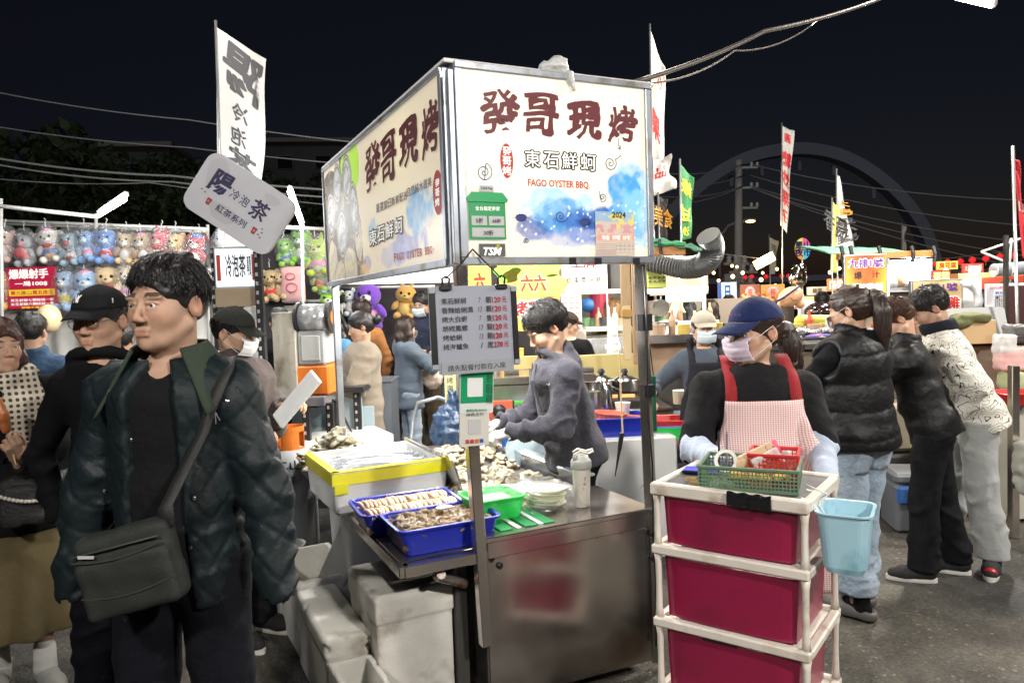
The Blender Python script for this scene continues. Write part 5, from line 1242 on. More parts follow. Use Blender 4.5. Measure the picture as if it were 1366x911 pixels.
# grill tray full of cooked oysters with a glassy rim
GU, GV=.44, 1.10
gt=thing('grill_tray', 'long charcoal grill tray of roasted oysters inside the stall', 'grill', SW(GU, GV, .665), SA);MB().box((0, 0, .02), (.58, 1.30, .05), .004).obj('tray_bed', mat('charred_metal', (.09, .08, .07), .6, var=.4, vs=20), gt)
MB().box((.335, -.02, .06), (.028, 1.38, .11), .006).obj('side_rail', mat('glassy_steel', (.50, .55, .60), .2, metal=.7), gt);MB().box((.365, -.02, .11), (.05, 1.38, .012), .003).obj('rail_lip', mat('glassy_steel', (.5, .55, .6), .2, metal=.7), gt)
gm=[shell_mesh(40+i, .022, .032, .007, .34)for i in range(5)];rd=random.Random(12);sp=[]
for k in range(285):a, b_=rd.uniform(-.28, .29), rd.uniform(-.45, .62);sp.append((GU+a, GV+b_, .715+.018*rd.random()+.010*sin(b_*6)))
scatter('roasted_oyster', 'pale roasted oyster spread over the grill tray', 'oyster', 'roasted oysters on the grill', gm, grm, sp, 8, .6)
b=MB()
for k in range(26):
 x=-.27+k*.0215;MB().box((x, -.555, .058), (.007, .20, .008), .002).obj('grate_bar', rust, gt)
# green basin, plates in film, noodle plate, shaker bottle
gb=basin('green_basin', 'bright green basin covered in cling film on the counter', 'basin', SW(.225, .245, .713), SA+R_(1), .225, .20, .095, greenp, taper=.85)
MB().box((0, 0, .05), (.18, .155, .05), .02).obj('shredded_filling', mat('pale_squid', (.55, .55, .45), .5, bump=1, bs=60, bdist=.01, var=.3, vs=40), gb)
MB().grid(lambda u, v:V3(((u-.5)*.225, (v-.5)*.20, .094-.022*sin(PI*u)*sin(PI*v)+.003*sin(u*33+v*14))), 26, 22).obj('cling_film', wrap, gb, smooth=True)
platem=mat('paper_plate', (.60, .62, .42), .6, var=.08)
def dish(r, h, z):
 b=MB();b.lathe([(r*.6, z), (r*.72, z+.002), (r, z+h), (r*.99, z+h+.002), (r*.70, z+.005), (0.001, z+.004)], n=26, sy=.82);return b
PL=SW(.475, .235, .713)
for k in range(7):
 o=dish(.095, .020, 0).obj('paper_plate', platem, None, loc=PL+V3((.004*sin(k*2.1), .004*cos(k*3), k*.0105)), rot=(R_(2*sin(k)), R_(2), SA+k), smooth=True);tag(o, 'topmost pale green oval paper plate of the bagged stack' if k==6 else 'pale green oval paper plate in the bagged stack beside the shaker', 'plate', 'stacked paper plates')
D=SDF();D.box((0, 0, .045), (.115, .10, .048), .02);D.limb((.06, -.06, .02), (.13, -.12, .01), .05, .03, side=(0, 1, 0), da=.02, db=.01, k=.04);D.limb((-.05, .03, .06), (-.06, .10, .12), .035, .015, k=.04)
o=link('plastic_bag', D.mesh('plastic_bag', h=.008, noise=(.006, 70, 3)), bagf, None, loc=PL, rot=(0, 0, SA));tag(o, 'crinkled clear plastic bag pulled over the stack of paper plates', 'plastic bag')
PN=SW(.56, .52, .705);o=dish(.125, .028, 0).obj('noodle_plate', mat('kraft_plate', (.62, .56, .30), .6), None, loc=PN, rot=(R_(-3), 0, SA), smooth=True);tag(o, 'oval yellow plate with a nest of noodles behind the bagged plates', 'plate')
b=MB();rd=random.Random(4)
for k in range(46):a=rd.uniform(0, 6.28);r=rd.uniform(.015, .05);z=.010+.02*rd.random();b.tube([(r*cos(a+t*1.4)*1.1, r*sin(a+t*1.4)*.8, z+.004*sin(t*5))for t in(0, .4, .8, 1.2, 1.6)], .0018, 4)
o=b.obj('noodles', mat('noodle', (.62, .58, .36), .5), None, loc=PN, smooth=True);tag(o, 'pale noodle nest on the oval yellow plate', 'noodles', kind='stuff')
D=SDF();D.ball((0, 0, .03), (.13, .11, .022));o=link('plastic_bag', D.mesh('plastic_bag', h=.009, noise=(.005, 60, 5)), bagf, None, loc=PN, rot=(0, 0, SA));tag(o, 'clear plastic film wrapped around the noodle plate', 'plastic bag')
BT=SW(.612, .155, .712);bt=thing('shaker_bottle', 'beige shaker bottle with grey lid and carry loop on the counter', 'bottle', BT, SA)
cream=mat('cream_bottle', (.62, .58, .50), .45);gcap=mat('grey_lid', (.36, .37, .34), .45)
MB().lathe([(.030, 0), (.033, .004), (.035, .06), (.040, .165), (.041, .17)], n=24).obj('bottle_body', cream, bt, smooth=True)
MB().lathe([(.044, .168), (.045, .172), (.045, .198), (.040, .206), (.034, .210), (.030, .226), (.010, .228)], n=24).obj('lid', gcap, bt, smooth=True)
MB().tube([(-.038, 0, .20), (-.036, -.006, .232), (-.01, -.012, .243), (.03, -.01, .228), (.062, 0, .233), (.066, .01, .240), (.03, .012, .236), (-.008, .012, .25), (-.034, .008, .24)], .0048, 7).obj('carry_loop', cream, bt, smooth=True)
for i, z in enumerate((.13, .105, .085, .062)):MB().box((-.006, -.0395+.008*(.13-z)/.07, z), (.014 if i else .006, .001, .010 if i else .016)).obj('printed_mark', mat('taupe_ink', (.34, .30, .25), .6), bt)
# ---- menu board hung with clips
def board_at(px0, py0, px1, py1, v):
 x0, z1=splane(px0, py0, v);x1, z0=splane(px1, py1, v);return x0, x1, z0, z1
x0, x1, z0, z1=board_at(571, 384, 692, 486, -.075);cxm, czm=(x0+x1)/2, (z0+z1)/2;w_, h_=x1-x0, z1-z0
mb_=thing('menu_board', 'laminated grey price list hung by black clips under the sign', 'menu board', SW(cxm, -.075, czm), rot=(R_(-2), R_(.0), SA))
MB().box((0, 0, 0), (w_+.0, .006, h_), .002).obj('backing', mat('grey_board', (.45, .47, .50), .5), mb_)
lam=mat('laminated_sheet', (.36, .38, .44), .12, coat=.6, bump=.25, bs=9, bdist=.01)
MB().grid(lambda u, v:V3(((u-.5)*(w_-.05), -.005-.002*sin(u*6)*sin(v*5), (v-.5)*(h_+.02)-.006)), 14, 12).obj('sheet', lam, mb_, smooth=True)
for g in(-1, 1):
 MB().box((g*(w_/2-.012), -.006, 0), (.022, .006, h_-.012), .001).obj('edge_strip', black, mb_)
 for zz in(-1, 1):MB().box((g*(w_/2-.012), -.009, zz*(h_/2-.012)), (.024, .005, .018), .001).obj('corner_cap', mat('grey_cap', (.30, .33, .37), .5), mb_)
for g in(-1, 1):
 b=MB();b.box((g*.11, -.010, h_/2-.002), (.045, .016, .018), .003);b.tube([(g*.11-.012, -.012, h_/2+.008), (g*.11-.014, -.016, h_/2+.03), (g*.11, -.016, h_/2+.038), (g*.11+.014, -.016, h_/2+.03), (g*.11+.012, -.012, h_/2+.008)], .004, 6);b.obj('clip', black, mb_)
 MB().tube([(g*.11, -.012, h_/2+.03), (g*.05+.01, -.0, h_/2+.085), (.015, .02, 1.775-czm+.03)], .003, 5).obj('string', black, mb_)
rows=[('東石鮮蚵', '7', '顆', '120元'), ('香辣蛤蜊湯', '13', '顆', '120元'), ('烤大白蝦', '7', '隻', '120元'), ('胡椒鳳螺', '13', '顆', '120元'), ('烤蛤蜊', '13', '顆', '120元'), ('烤海鱸魚', '1', '尾', '270元')]
price=mat('crimson_ink', (.40, .006, .03), .4)
for i, (a_, q_, c_, p_)in enumerate(rows):
 z=h_/2-.050-i*.0345*(h_/.30)*.97;L0=-w_/2+.045
 wd=.0245*len(a_);text(a_, .02, INK, mb_, L0+wd/2, z, -.0085, .012, fit=(wd, .022));text(q_, .02, INK, mb_, L0+.150, z, -.0085, -.005, fit=(.008*len(q_), .020), slant=.3)
 text(c_, .02, INK, mb_, L0+.185, z, -.0085, .012, fit=(.022, .023));text(p_[:3], .02, price, mb_, L0+.217, z, -.0085, .03, fit=(.036, .021));text('元', .02, price, mb_, L0+.250, z, -.0085, .01, fit=(.020, .021))
MB().box((.0, -.008, -h_/2+.004), (w_-.07, .002, .045)).obj('notice_strip', mat('notice_strip', (.34, .35, .38), .15, coat=.5), mb_)
text('請先點餐付款在入座', .02, INK, mb_, -.002, -h_/2+.004, -.0095, .01, fit=(w_*.66, .022))
# payment cards on the post
def card(px0, py0, px1, py1, v, name, label, m, tilt=0):
 x0, x1, z0, z1=board_at(px0, py0, px1, py1, v);t=thing(name, label, 'sign', SW((x0+x1)/2, v, (z0+z1)/2), rot=(0, R_(tilt), SA));MB().poly(rrect(x1-x0, z1-z0, .008), .004, at=-.002).obj('card', m, t);return t, x1-x0, z1-z0
t, w_, h_=card(612, 487, 659, 549, -.062, 'payment_sign', 'green plastic mobile payment sign taped to the post under the price list', mat('sign_white', (.68, .70, .68), .25, coat=.4), 3)
MB().box((0, -.003, .018), (w_-.006, .002, h_-.045)).obj('green_field', mat('pay_green2', (.01, .30, .12), .3, coat=.4), t);MB().box((-.008, -.0045, .006), (w_*.46, .002, w_*.52)).obj('white_panel', mat('code_panel', (.75, .76, .75), .3), t)
text('LINE Pay', .014, whi_ink, t, -.008, h_/2-.022, -.005, .03, fit=(w_*.36, None));text('歡迎使用 LINE Pay', .012, mat('pay_green2'), t, 0, -h_/2+.012, -.004, .02, fit=(w_*.62, None));text('陳先發\n歡迎光臨\n掃碼付款', .012, INK, t, w_/2-.018, .0, -.005, .0, fit=(.026, h_*.62))
t, w_, h_=card(612, 549, 653, 592, -.060, 'payment_card', 'small white payment card hanging under the green payment sign', mat('card_cream', (.62, .60, .54), .4), 3)
MB().box((.0, -.003, .006), (w_*.42, .002, w_*.46)).obj('grey_panel', mat('code_panel2', (.50, .50, .50), .4), t)
text('掃碼支付', .012, INK, t, 0, h_/2-.014, -.004, .0, fit=(w_*.6, None))
for k, c in enumerate(((.5, .05, .08), (.5, .05, .05), (.6, .15, .05), (.05, .1, .4))):MB().box(((k-1.5)*w_*.16, -.0035, -h_/2+.018), (w_*.12, .003, w_*.12), .001).obj('pay_icon', mat('icon_%d'%k, c, .4), t)
# crumpled bag on the sign top
D=SDF();D.limb((-.04, 0, .03), (.02, 0, .045), .028, .03, k=.03);D.limb((.02, 0, .05), (.05, -.03, .0), .03, .012, k=.03);D.limb((.045, -.04, .0), (.06, -.05, -.05), .016, .010, k=.02)
o=link('plastic_bag', D.mesh('plastic_bag', h=.006, noise=(.006, 90, 8)), mat('milky_bag', (.55, .56, .55), .35, spec=.6, bump=.5, bs=50), None, loc=SW(.45, 0, 2.478), rot=(0, 0, SA));tag(o, 'crumpled translucent bag tied on the top edge of the front sign', 'plastic bag')
# cable at right post, hanging brush and string, green panel
b=MB();b.tube([(.835, -.03, 1.74), (.838, -.035, 1.45), (.828, -.04, 1.1), (.845, -.04, .9), (.84, -.04, .6), (.85, -.04, .3), (.84, -.04, .12)], .004, 6);o=b.obj('power_cable', black, None, loc=SO, rot=(0, 0, SA), smooth=True);tag(o, 'black power cable running down beside the right front post', 'cable')
hb=thing('hanging_brush', 'black handled brush dangling on a beige cord by the right post', 'brush', SW(.79, .1, .98));MB().tube([(0, 0, .40), (0, 0, .2), (.004, 0, .03)], .004, 6).obj('cord', mat('beige_cord', (.6, .45, .25), .8), hb);b=MB();b.cyl((0, 0, .04), (-.012, 0, -.03), .011, 8, .009);b.cyl((-.012, 0, -.03), (-.035, 0, -.15), .008, 8, .002);b.obj('handle', black, hb)
gp=thing('green_bag', 'dark green flat bag hanging on a string to the right of the stall post', 'bag', W(869, 538, 3.35), R_(20));MB().box((0, 0, 0), (.045, .02, .255), .004).obj('bag_body', mat('green_cloth', (.01, .12, .06), .7), gp);b=MB();b.tube([(-.02, 0, .12), (-.03, 0, .25), (-.04, 0, .38)], .003, 5);b.tube([(.015, 0, .12), (0, 0, .25), (-.04, 0, .38)], .003, 5);b.obj('string', black, gp)
# ---- below and left of the stall: foam boxes, plank
foam_box('foam_box', 'tall whitish foam box turned bottom up beside the steel cabinet', SW(-.165, .345, 0), SA+R_(1), .31, .41, .505, foamd, lid=True)
foam_box('foam_box', 'open grubby foam box with a plank standing in it at the far left', SW(-.365, 1.12, 0), SA+R_(3), .29, .52, .36, foamd)
foam_box('foam_box', 'closed grubby foam box with a round dimple in its lid, beside the tall box', SW(-.412, .53, 0), SA+R_(1), .175, .60, .34, foamd, lid=True)
foam_box('foam_box', 'open foam box nearest the camera, cut by the bottom of the photo', SW(-.405, .06, 0), SA+R_(2), .17, .30, .27, foamd)
foam_box('foam_box', 'large white foam box behind the shelf of raw oysters', SW(.10, 2.55, .35), SA+R_(2), .62, .45, .38, foamw, lid=True)
foam_box('foam_box', 'white foam box hidden under the yellow taped fish box', SW(-.12, .98, .36), SA, .30, .42, .29, foamw)
foam_box('foam_box', 'white foam box on the ground carrying another one under the shelf', SW(-.06, .95, 0), SA, .36, .45, .36, foamd, lid=True)
p0, p1=SW(-.40, .98, .12), SW(-.17, .86, .645);pk=thing('foam_plank', 'worn foam plank leaning out of the open box against the shelf', 'plank', p0);d_=p1-p0;MB().box(d_/2, (.16, .045, d_.length), .01, R=d_.to_track_quat('Z', 'Y').to_matrix()@RZ(R_(60))).obj('plank', foamd, pk)
# ------------------------------------------------------------------ drawer cart in front
CRZ=atan2(-.591, .807);CS=.857;CO=V3((.430, 2.350, .229));_before=set(bpy.data.objects)
c1=V3((.807, -.591, 0));c2=V3((.591, .807, 0))
def CW(x, y, z):return CO+(c1*x+c2*y+V3((0, 0, z)))*CS
cart=thing('drawer_cart', 'cream plastic drawer tower with maroon drawers in front of the woman in the apron', 'drawer cart', CO, CRZ)
creamp=mat('cream_plastic', (.74, .68, .60), .38, var=.06, vs=5, dirt=(.48, .40, .30), dirts=10, dirtamt=.22, coat=.2);mar=mat('maroon_plastic', (.27, .010, .052), .28, var=.12, vs=3, coat=.25, bump=.03, bs=12, dirt=(.16, .01, .035), dirts=3, dirtamt=.5)
CWD, CDP=.573, .45
levels=[.885, .655, .375, .10, -.18]
for i, z in enumerate(levels):
 hgt=.036 if i else .046
 for nm, c, s_ in(('front_rail', (CWD/2, .015, z), (CWD, .04, hgt)), ('back_rail', (CWD/2, CDP-.015, z), (CWD, .03, hgt)), ('side_rail', (.015, CDP/2, z-.001), (.034, CDP-.06, hgt-.004)), ('side_rail', (CWD-.015, CDP/2, z-.001), (.034, CDP-.06, hgt-.004))):
  MB().box(c, s_, .006).obj(nm, creamp, cart)
 if i:MB().box((CWD/2, CDP/2, z-.002), (CWD-.06, CDP-.06, .008)).obj('tier_plate', creamp, cart)
for i in range(4):
 z1, z0=levels[i]-.022, levels[i+1]+.02
 for x in(.018, CWD-.018):
  for y in(.02, CDP-.02):
   b=MB();xx=x;lean_=.001*(1 if x<.1 else-1)
   b.tube([(xx, y, z0-.004), (xx+lean_*.3, y, z0+.03), (xx+lean_, y, (z0+z1)/2), (xx+lean_*.3, y, z1-.03), (xx, y, z1+.004)], [.017, .013, .012, .013, .017], 8);b.obj('post', creamp, cart, smooth=True)
 w=CWD-.085;dz=z1-z0-.012;b=MB()
 b.grid(lambda u, v:V3((CWD/2+(u-.5)*w*(.955+.045*v), .024+.012*(abs(u-.5)*2)**8-.006*sin(PI*u), z0+.004+dz*v)), 21, 9)
 for sx_ in(-1, 1):b.add([(CWD/2+sx_*w/2*.955, .03, z0+.004), (CWD/2+sx_*w/2, .03, z0+.004+dz), (CWD/2+sx_*w/2, CDP-.06, z0+.004+dz), (CWD/2+sx_*w/2*.955, CDP-.06, z0+.004)], [(0, 1, 2, 3)])
 b.add([(CWD/2-w*.478, .03, z0+.004), (CWD/2+w*.478, .03, z0+.004), (CWD/2+w*.478, CDP-.06, z0+.004), (CWD/2-w*.478, CDP-.06, z0+.004)], [(0, 1, 2, 3)])
 b.obj('drawer', mar, cart, smooth=False)
 MB().box((CWD*.44, .017, z1-.004 if i==2 else z0-.040), (.13, .008, .022), .006).obj('finger_slot', mat('dark_slot', (.03, .004, .01), .6), cart)if i==2 else None
MB().box((CWD/2, CDP/2, .892), (CWD-.06, CDP-.06, .012)).obj('top_panel', mat('speckled_grey', (.06, .06, .065), .6, var=.6, vs=220), cart)
MB().grid(lambda u, v:V3((.30+u*.155, -.012-.005*sin(PI*v), .862+v*.052+.003*sin(u*20))), 18, 6).obj('black_tape', mat('shiny_black_tape', (.012, .012, .014), .15, bump=.6, bs=25, bdist=.01), cart, smooth=True)
for k in range(4):x_, y_=.04+(k%2)*.49, .05+(k//2)*.35;b=MB();b.cyl((x_-.012, y_, -.237), (x_+.012, y_, -.237), .030, 14);b.cyl((x_, y_, -.237), (x_, y_, -.185), .012, 8);b.obj('caster', black, cart)
# green perforated basket
def perf_basket(label, loc, rz, w, d, h, m, cell=.0125, name='mesh_basket'):
 t=thing(name, label, 'basket', loc, rz)
 for nm, L, tr in(('long_side', w, (0, -d/2, 0, 0)), ('long_side', w, (0, d/2, 0, 0)), ('short_side', d, (-w/2, 0, 0, 90)), ('short_side', d, (w/2, 0, 0, 90))):
  b=MB();nx=int(L/cell);nz_=max(2, int((h-.02)/cell))
  for k in range(nx+1):b.box((-L/2+k*L/nx, 0, h/2), (.0042, .004, h-.004))
  for k in range(nz_+1):b.box((0, .0004, .006+k*(h-.018)/nz_), (L, .0034, .0042))
  b.box((0, 0, h-.005), (L+.008, .012, .010), .002);b.box((0, 0, .004), (L, .006, .010))
  o=b.obj(nm, m, t);o['kind']='stuff';o.location=tr[:3];o.rotation_euler=(0, 0, R_(tr[3]))
 MB().box((0, 0, .003), (w, d, .004)).obj('base', m, t);return t
gbk=mat('sage_plastic', (.12, .20, .13), .4);BRZ=CRZ+R_(12)
bp_=CW(.32, .19, .90)
perf_basket('sage green perforated basket of small packs on the cream drawer cart', bp_, BRZ, .34, .25, .085, gbk)
perf_basket('red perforated basket standing behind the sage green one', bp_+c1*.06+c2*.05+V3((0, 0, .004)), BRZ, .17, .16, .115, redp, name='mesh_basket')
def inb(x, y, z):return bp_+Matrix.Rotation(BRZ, 3, 'Z')@V3((x, y, z))*CS
b=MB();b.cyl((-.03, 0, 0), (.08, .0, .055), .026, 16);b.cyl((.082, .0, .056), (.10, .0, .065), .026, 16);o=b.obj('pack_roll', mat('beige_roll', (.60, .42, .25), .4), None, loc=inb(-.02, -.01, .07), rot=(0, 0, BRZ+.2), smooth=False);tag(o, 'pink capped beige roll lying in the sage green basket', 'roll')
b=MB();b.cyl((.106, 0, .067), (.12, 0, .074), .028, 16);o=b.obj('pink_disc', mat('pink_plastic', (.80, .16, .22), .3), None, loc=inb(-.02, -.01, .07), rot=(0, 0, BRZ+.2));tag(o, 'pink round lid at the end of the beige roll', 'lid')
for k, (x, y, z, R1, c)in enumerate(((.06, -.02, .09, (.3, -.5, .3), (.75, .62, .62)), (.10, .03, .085, (.5, -.2, -.4), (.8, .8, .8)))):
 D=SDF();D.box((0, 0, 0), (.055, .008, .038), .006);o=link('plastic_packet', D.mesh('plastic_packet', h=.005, noise=(.003, 90, k)), film('packet_film', gloss=.5, milk=.35)if k else mat('printed_packet', (.72, .60, .58), .25, bump=.6, bs=40), None, loc=inb(x, y, z), rot=(R1[0], R1[1], R1[2]+BRZ));tag(o, ['clear printed packet sticking out of the sage green basket', 'milky zip bag leaning against the red basket'][k], 'packet')
b=MB();b.lathe([(.030, -.009), (.042, -.009), (.042, .009), (.030, .009), (.030, -.009)], n=26, cap=False);o=b.obj('tape_roll', mat('tape_clear', (.55, .52, .46), .25), None, loc=inb(-.085, -.03, .085), rot=(R_(70), R_(10), BRZ), smooth=False);tag(o, 'roll of clear tape standing in the sage green basket', 'tape roll')
b=MB();b.box((0, 0, 0), (.15, .10, .03), .01);b.box((.11, -.01, .005), (.07, .08, .03), .01);o=b.obj('snack_packs', mat('yellow_packs', (.70, .42, .06), .4, var=.5, vs=30), None, loc=inb(.0, 0, .03), rot=(0, 0, BRZ));tag(o, 'yellow and white packs at the bottom of the sage basket', 'packs', kind='stuff')
for k, (x, c)in enumerate(((-.125, (.05, .05, .06)), (-.095, (.25, .25, .28)))):
 b=MB();b.cyl((0, 0, 0), (.004, .006, .15), .005, 8);b.cyl((.004, .006, .15), (.0042, .0062, .16), .003, 8);o=b.obj('pen', mat('pen_%d'%k, c, .3, metal=.4), None, loc=inb(x, .06, .02));tag(o, ['black pen standing in the sage green basket', 'silver pen standing in the sage green basket'][k], 'pen')
ph=thing('smartphone', 'smartphone with a blue screen lying on the drawer cart under the gloved hand', 'phone', CW(.10, .27, .902), CRZ+.2);MB().box((0, 0, .005), (.15, .085, .010), .003).obj('phone_body', black, ph);MB().box((0, 0, .0112), (.140, .076, .001)).obj('screen', emis('blue_screen', (.04, .05, .45), .6), ph)
for k in range(7):a=k*1.1;b=MB();b.tube([(.022*cos(t+a)+.01*sin(k), .016*sin(t+a)+.006*k-.02, .002*k)for t in[i*.5 for i in range(13)]], .0012, 4, closed=False);o=b.obj('rubber_band', mat('rubber_yellow', (.6, .4, .12), .5), None, loc=CW(.13, .10, .902));tag(o, 'yellow rubber band in the tangle on the cart beside the basket', 'rubber band', 'rubber bands on the cart')
# light blue bin hooked on the side
bb=thing('hanging_bin', 'light blue open bin hooked on the side of the cream drawer cart', 'bin', CW(CWD+.085, .14, .66), CRZ+R_(6));lb=mat('pale_blue_plastic', (.36, .58, .68), .35, var=.05, vs=8, dirt=(.15, .33, .40), dirts=6, dirtamt=.3)
b=MB();loft(b, [(.115, .15, .03, 0), (.135, .165, .035, .02), (.165, .20, .035, .20), (.182, .215, .04, .202), (.182, .215, .04, .208), (.160, .193, .033, .206), (.130, .158, .03, .02)], n=5);b.obj('bin_body', lb, bb, smooth=False)
for y in(-.06, .06):MB().tube([(-.08, y, .20), (-.10, y, .235), (-.13, y, .24), (-.14, y, .20)], .005, 6).obj('hook', white, bb)
b=MB();b.tube([(-.02, 0, .0), (.03, -.02, -.01), (.045, .02, -.03), (.02, .04, -.05), (.03, -.02, -.06), (.035, .03, -.1), (.02, .0, -.14)], .0035, 6);o=b.obj('charging_cable', white, None, loc=CW(CWD-.02, .12, .935), rot=(0, 0, CRZ), smooth=True);tag(o, 'white cable wound round the corner post of the drawer cart', 'cable')
for o in set(bpy.data.objects)-_before:
 if o.parent is None:o.scale=(CS, )*3
# ------------------------------------------------------------------ left: toy stall
LW=7.2
def LP(px, py, D=LW):return W(px, py, D)
rail=mat('painted_rail', (.62, .62, .60), .4, metal=.3)
toy=thing('toy_stall', 'shooting game stall framed by pale metal rails with a white curtain below', 'stall', (LP(140, 300).x, LW, 0));tb_=toy.location.copy()
def bar(parent, name, p0, p1, r, m=rail, base=None, n=8):a, b_=W(*p0)-base, W(*p1)-base;q=MB();q.cyl(a, b_, r, n);return q.obj(name, m, parent, smooth=True)
for p0, p1 in(((-60, 292.5, LW), (278, 306, LW)), ((-60, 348, LW), (278, 350, LW)), ((-60, 415, LW), (280, 407, LW)), ((300, 318, 8.2), (450, 322, 8.2)), ((300, 352, 8.2), (450, 350, 8.2)), ((300, 404, 8.2), (450, 401, 8.2)), ((450, 384, 8.5), (580, 382, 8.5)), ((450, 352, 8.5), (600, 350, 8.5)), ((-20, 273, 6.0), (128, 289, 6.4)), ((380, 303, 6.8), (438, 306, 7.4)), ((-60, 296, 7.5), (278, 309, 7.5))):bar(toy, 'rail', p0, p1, .018, base=tb_)
for px, y0, y1, D in((277, 300, 520, LW), (128, 285, 520, LW-.02), (1, 265, 520, 6.4), (349, 315, 500, 8.2), (403, 300, 500, 7.0), (213, 305, 500, LW+.3)):bar(toy, 'post', (px, y0, D), (px+2, y1, D), .016, base=tb_)
q=MB();a=LP(-60, 412);b_=LP(281, 409);
q.grid(lambda u, v:V3((a.x+(b_.x-a.x)*u, .05+.03*sin(u*60), a.z-.02-v*(a.z-.15)))-V3((tb_.x, 0, 0)), 90, 3);q.obj('skirt_cloth', mat('white_cloth', (.62, .60, .56), .8, bump=.2, bs=6), toy, smooth=True)
q=MB();a=W(290, 405, 8.2);b_=W(455, 402, 8.2);q.box(((a.x+b_.x)/2-tb_.x, 8.25-tb_.y, a.z-.5), (b_.x-a.x, .04, .9));q.obj('skirt_cloth', mat('white_cloth'), toy)
q=MB();q.box((-.4, .95, 1.35), (3.6, .05, 2.2));q.box((2.9, 1.6, 1.75), (2.9, .05, 1.6));q.obj('back_sheet', mat('dark_net', (.05, .045, .05), .9), toy)
eyem=mat('plush_eye', (.01, .01, .012), .15);nosem=mat('plush_nose', (.04, .02, .02), .4)
def plush(label, px, py, D, h, c, belly=None, ear=None, ears='round', extra=None, bag=True, muzz=None, seed=0, hook=True):
 p=W(px, py, D);t=thing('plush_toy', label, 'plush toy', p, R_(random.Random(seed).uniform(-12, 12)), group='bagged plush toys hung on the rails');s=h/.40;rp_=random.Random(seed*7);t.rotation_euler.y=rp_.uniform(-.16, .16);t.scale=(rp_.uniform(.88, 1.08), 1, rp_.uniform(.92, 1.08));hs_=rp_.uniform(.85, 1.2)
 m=mat('plush_%.2f_%.2f_%.2f'%c, c, .95, bump=.6, bs=90, bdist=.01, sheen=.4, var=.1, vs=12);mb2=mat('plush_%.2f_%.2f_%.2f'%(belly or(.75, .68, .55)), belly or(.75, .68, .55), .95, bump=.6, bs=90, bdist=.01)
 me=ear or c;mm=mat('plush_%.2f_%.2f_%.2f'%me, me, .95, bump=.5, bs=90, bdist=.01)
 def sp(nm, c_, r, m_, **k):q=MB();q.sphere(tuple(x*s for x in c_), tuple(x*s for x in r), 12, 8, **k);return q.obj(nm, m_, t, smooth=True)
 sp('body', (0, .02, -.09), (.095, .075, .10), m);sp('belly', (0, -.035, -.095), (.06, .035, .065), mb2);sp('head', (0, 0, .075), (.105*hs_, .09, .09*hs_), m)
 sp('muzzle', (0, -.075, .05), (.048, .03, .032), mat('plush_%.2f_%.2f_%.2f'%muzz, muzz, .95)if muzz else mb2);sp('nose', (0, -.105, .062), (.013, .01, .009), nosem)
 for g in(-1, 1):
  if ears=='round':sp('ear', (g*.085, .01, .145), (.036, .02, .036), mm)
  elif ears=='long':sp('ear', (g*.115, .01, .10), (.045, .018, .055), mm, R=RY(g*.6))
  elif ears=='up':sp('ear', (g*.05, .01, .18), (.02, .015, .06), mm, R=RY(g*.2))
  sp('eye', (g*.042, -.082, .088), (.014, .010, .016), eyem);sp('arm', (g*.10, -.03, -.055), (.033, .035, .06), m, R=RY(g*-.5));sp('leg', (g*.065, -.07, -.165), (.042, .055, .040), mm)
 if rp_.random()<.45:sp('shirt', (0, .012, -.085), (.103, .086, .062), mat('shirt_%d'%(seed%5), [(.6, .05, .05), (.7, .6, .1), (.1, .2, .5), (.7, .7, .7), (.7, .3, .5)][seed%5], .9, bump=.5, bs=60))
 if rp_.random()<.3:sp('hat', (0, .0, .155), (.062, .06, .038), mat('shirt_%d'%((seed+2)%5), [(.6, .05, .05), (.7, .6, .1), (.1, .2, .5), (.7, .7, .7), (.7, .3, .5)][(seed+2)%5], .9, bump=.5, bs=60))
 if extra=='bow':sp('bow', (0, -.08, -.01), (.06, .02, .022), mat('plush_ribbon', (.5, .03, .05), .6))
 if extra=='heart':sp('cushion', (0, -.10, -.05), (.075, .03, .06), mat('plush_heart', (.75, .12, .14), .8))
 if bag:
  rd=random.Random(seed);q=MB()
  q.grid(lambda u, v:V3((cos(u*2*PI)*.155*(sin(PI*(.04+.92*v))**.45)*(1+.06*sin(u*25+v*9+seed)), sin(u*2*PI)*.13*(sin(PI*(.04+.92*v))**.45)*(1+.06*sin(u*31-v*7)), .23-.46*v))*s, 26, 14, closed=True);q.obj('plastic_bag', bagf, t, smooth=True)
 if hook:MB().tube([(0, 0, .20*s), (0, 0, .26*s), (.012, 0, .28*s), (0, 0, .30*s)], .004, 5).obj('hook', rail, t)
 return t
BL=(.16, .32, .62);TN=(.55, .38, .20);WH=(.72, .70, .66);RD=(.60, .06, .08);OR=(.60, .32, .10);GR=(.22, .55, .04)
U=[(5, 325, (.66, .45, .40), WH, 'round', 'pale pink plush toy cut off by the left edge of the upper rail'), (35, 330, (.40, .42, .45), (.8, .3, .3), 'round', 'grey plush holding a pink heart on the upper rail'), (66, 325, WH, (.75, .4, .15), 'long', 'white plush with brown drooping ears and orange bib'), (95, 329, (.30, .45, .52), (.5, .1, .1), 'round', 'grey blue plush with a red bag on the upper rail'), (117, 325, BL, (.5, .68, .85), 'long', 'left one of the two blue long eared plush toys on the upper rail'), (143, 326, (.12, .26, .62), (.45, .65, .85), 'long', 'right one of the two blue long eared plush toys on the upper rail'), (168, 328, TN, WH, 'round', 'tan raccoon like plush next to the blue pair'), (192, 329, (.50, .34, .18), WH, 'round', 'second tan raccoon like plush beside the red one'), (213, 327, (.68, .10, .14), TN, 'up', 'deep pink plush in shiny film on the upper rail'), (236, 331, OR, (.4, .5, .2), 'round', 'orange brown bear plush with a green collar'), (262, 332, RD, WH, 'round', 'red plush with a pale round face at the upper rail end')]
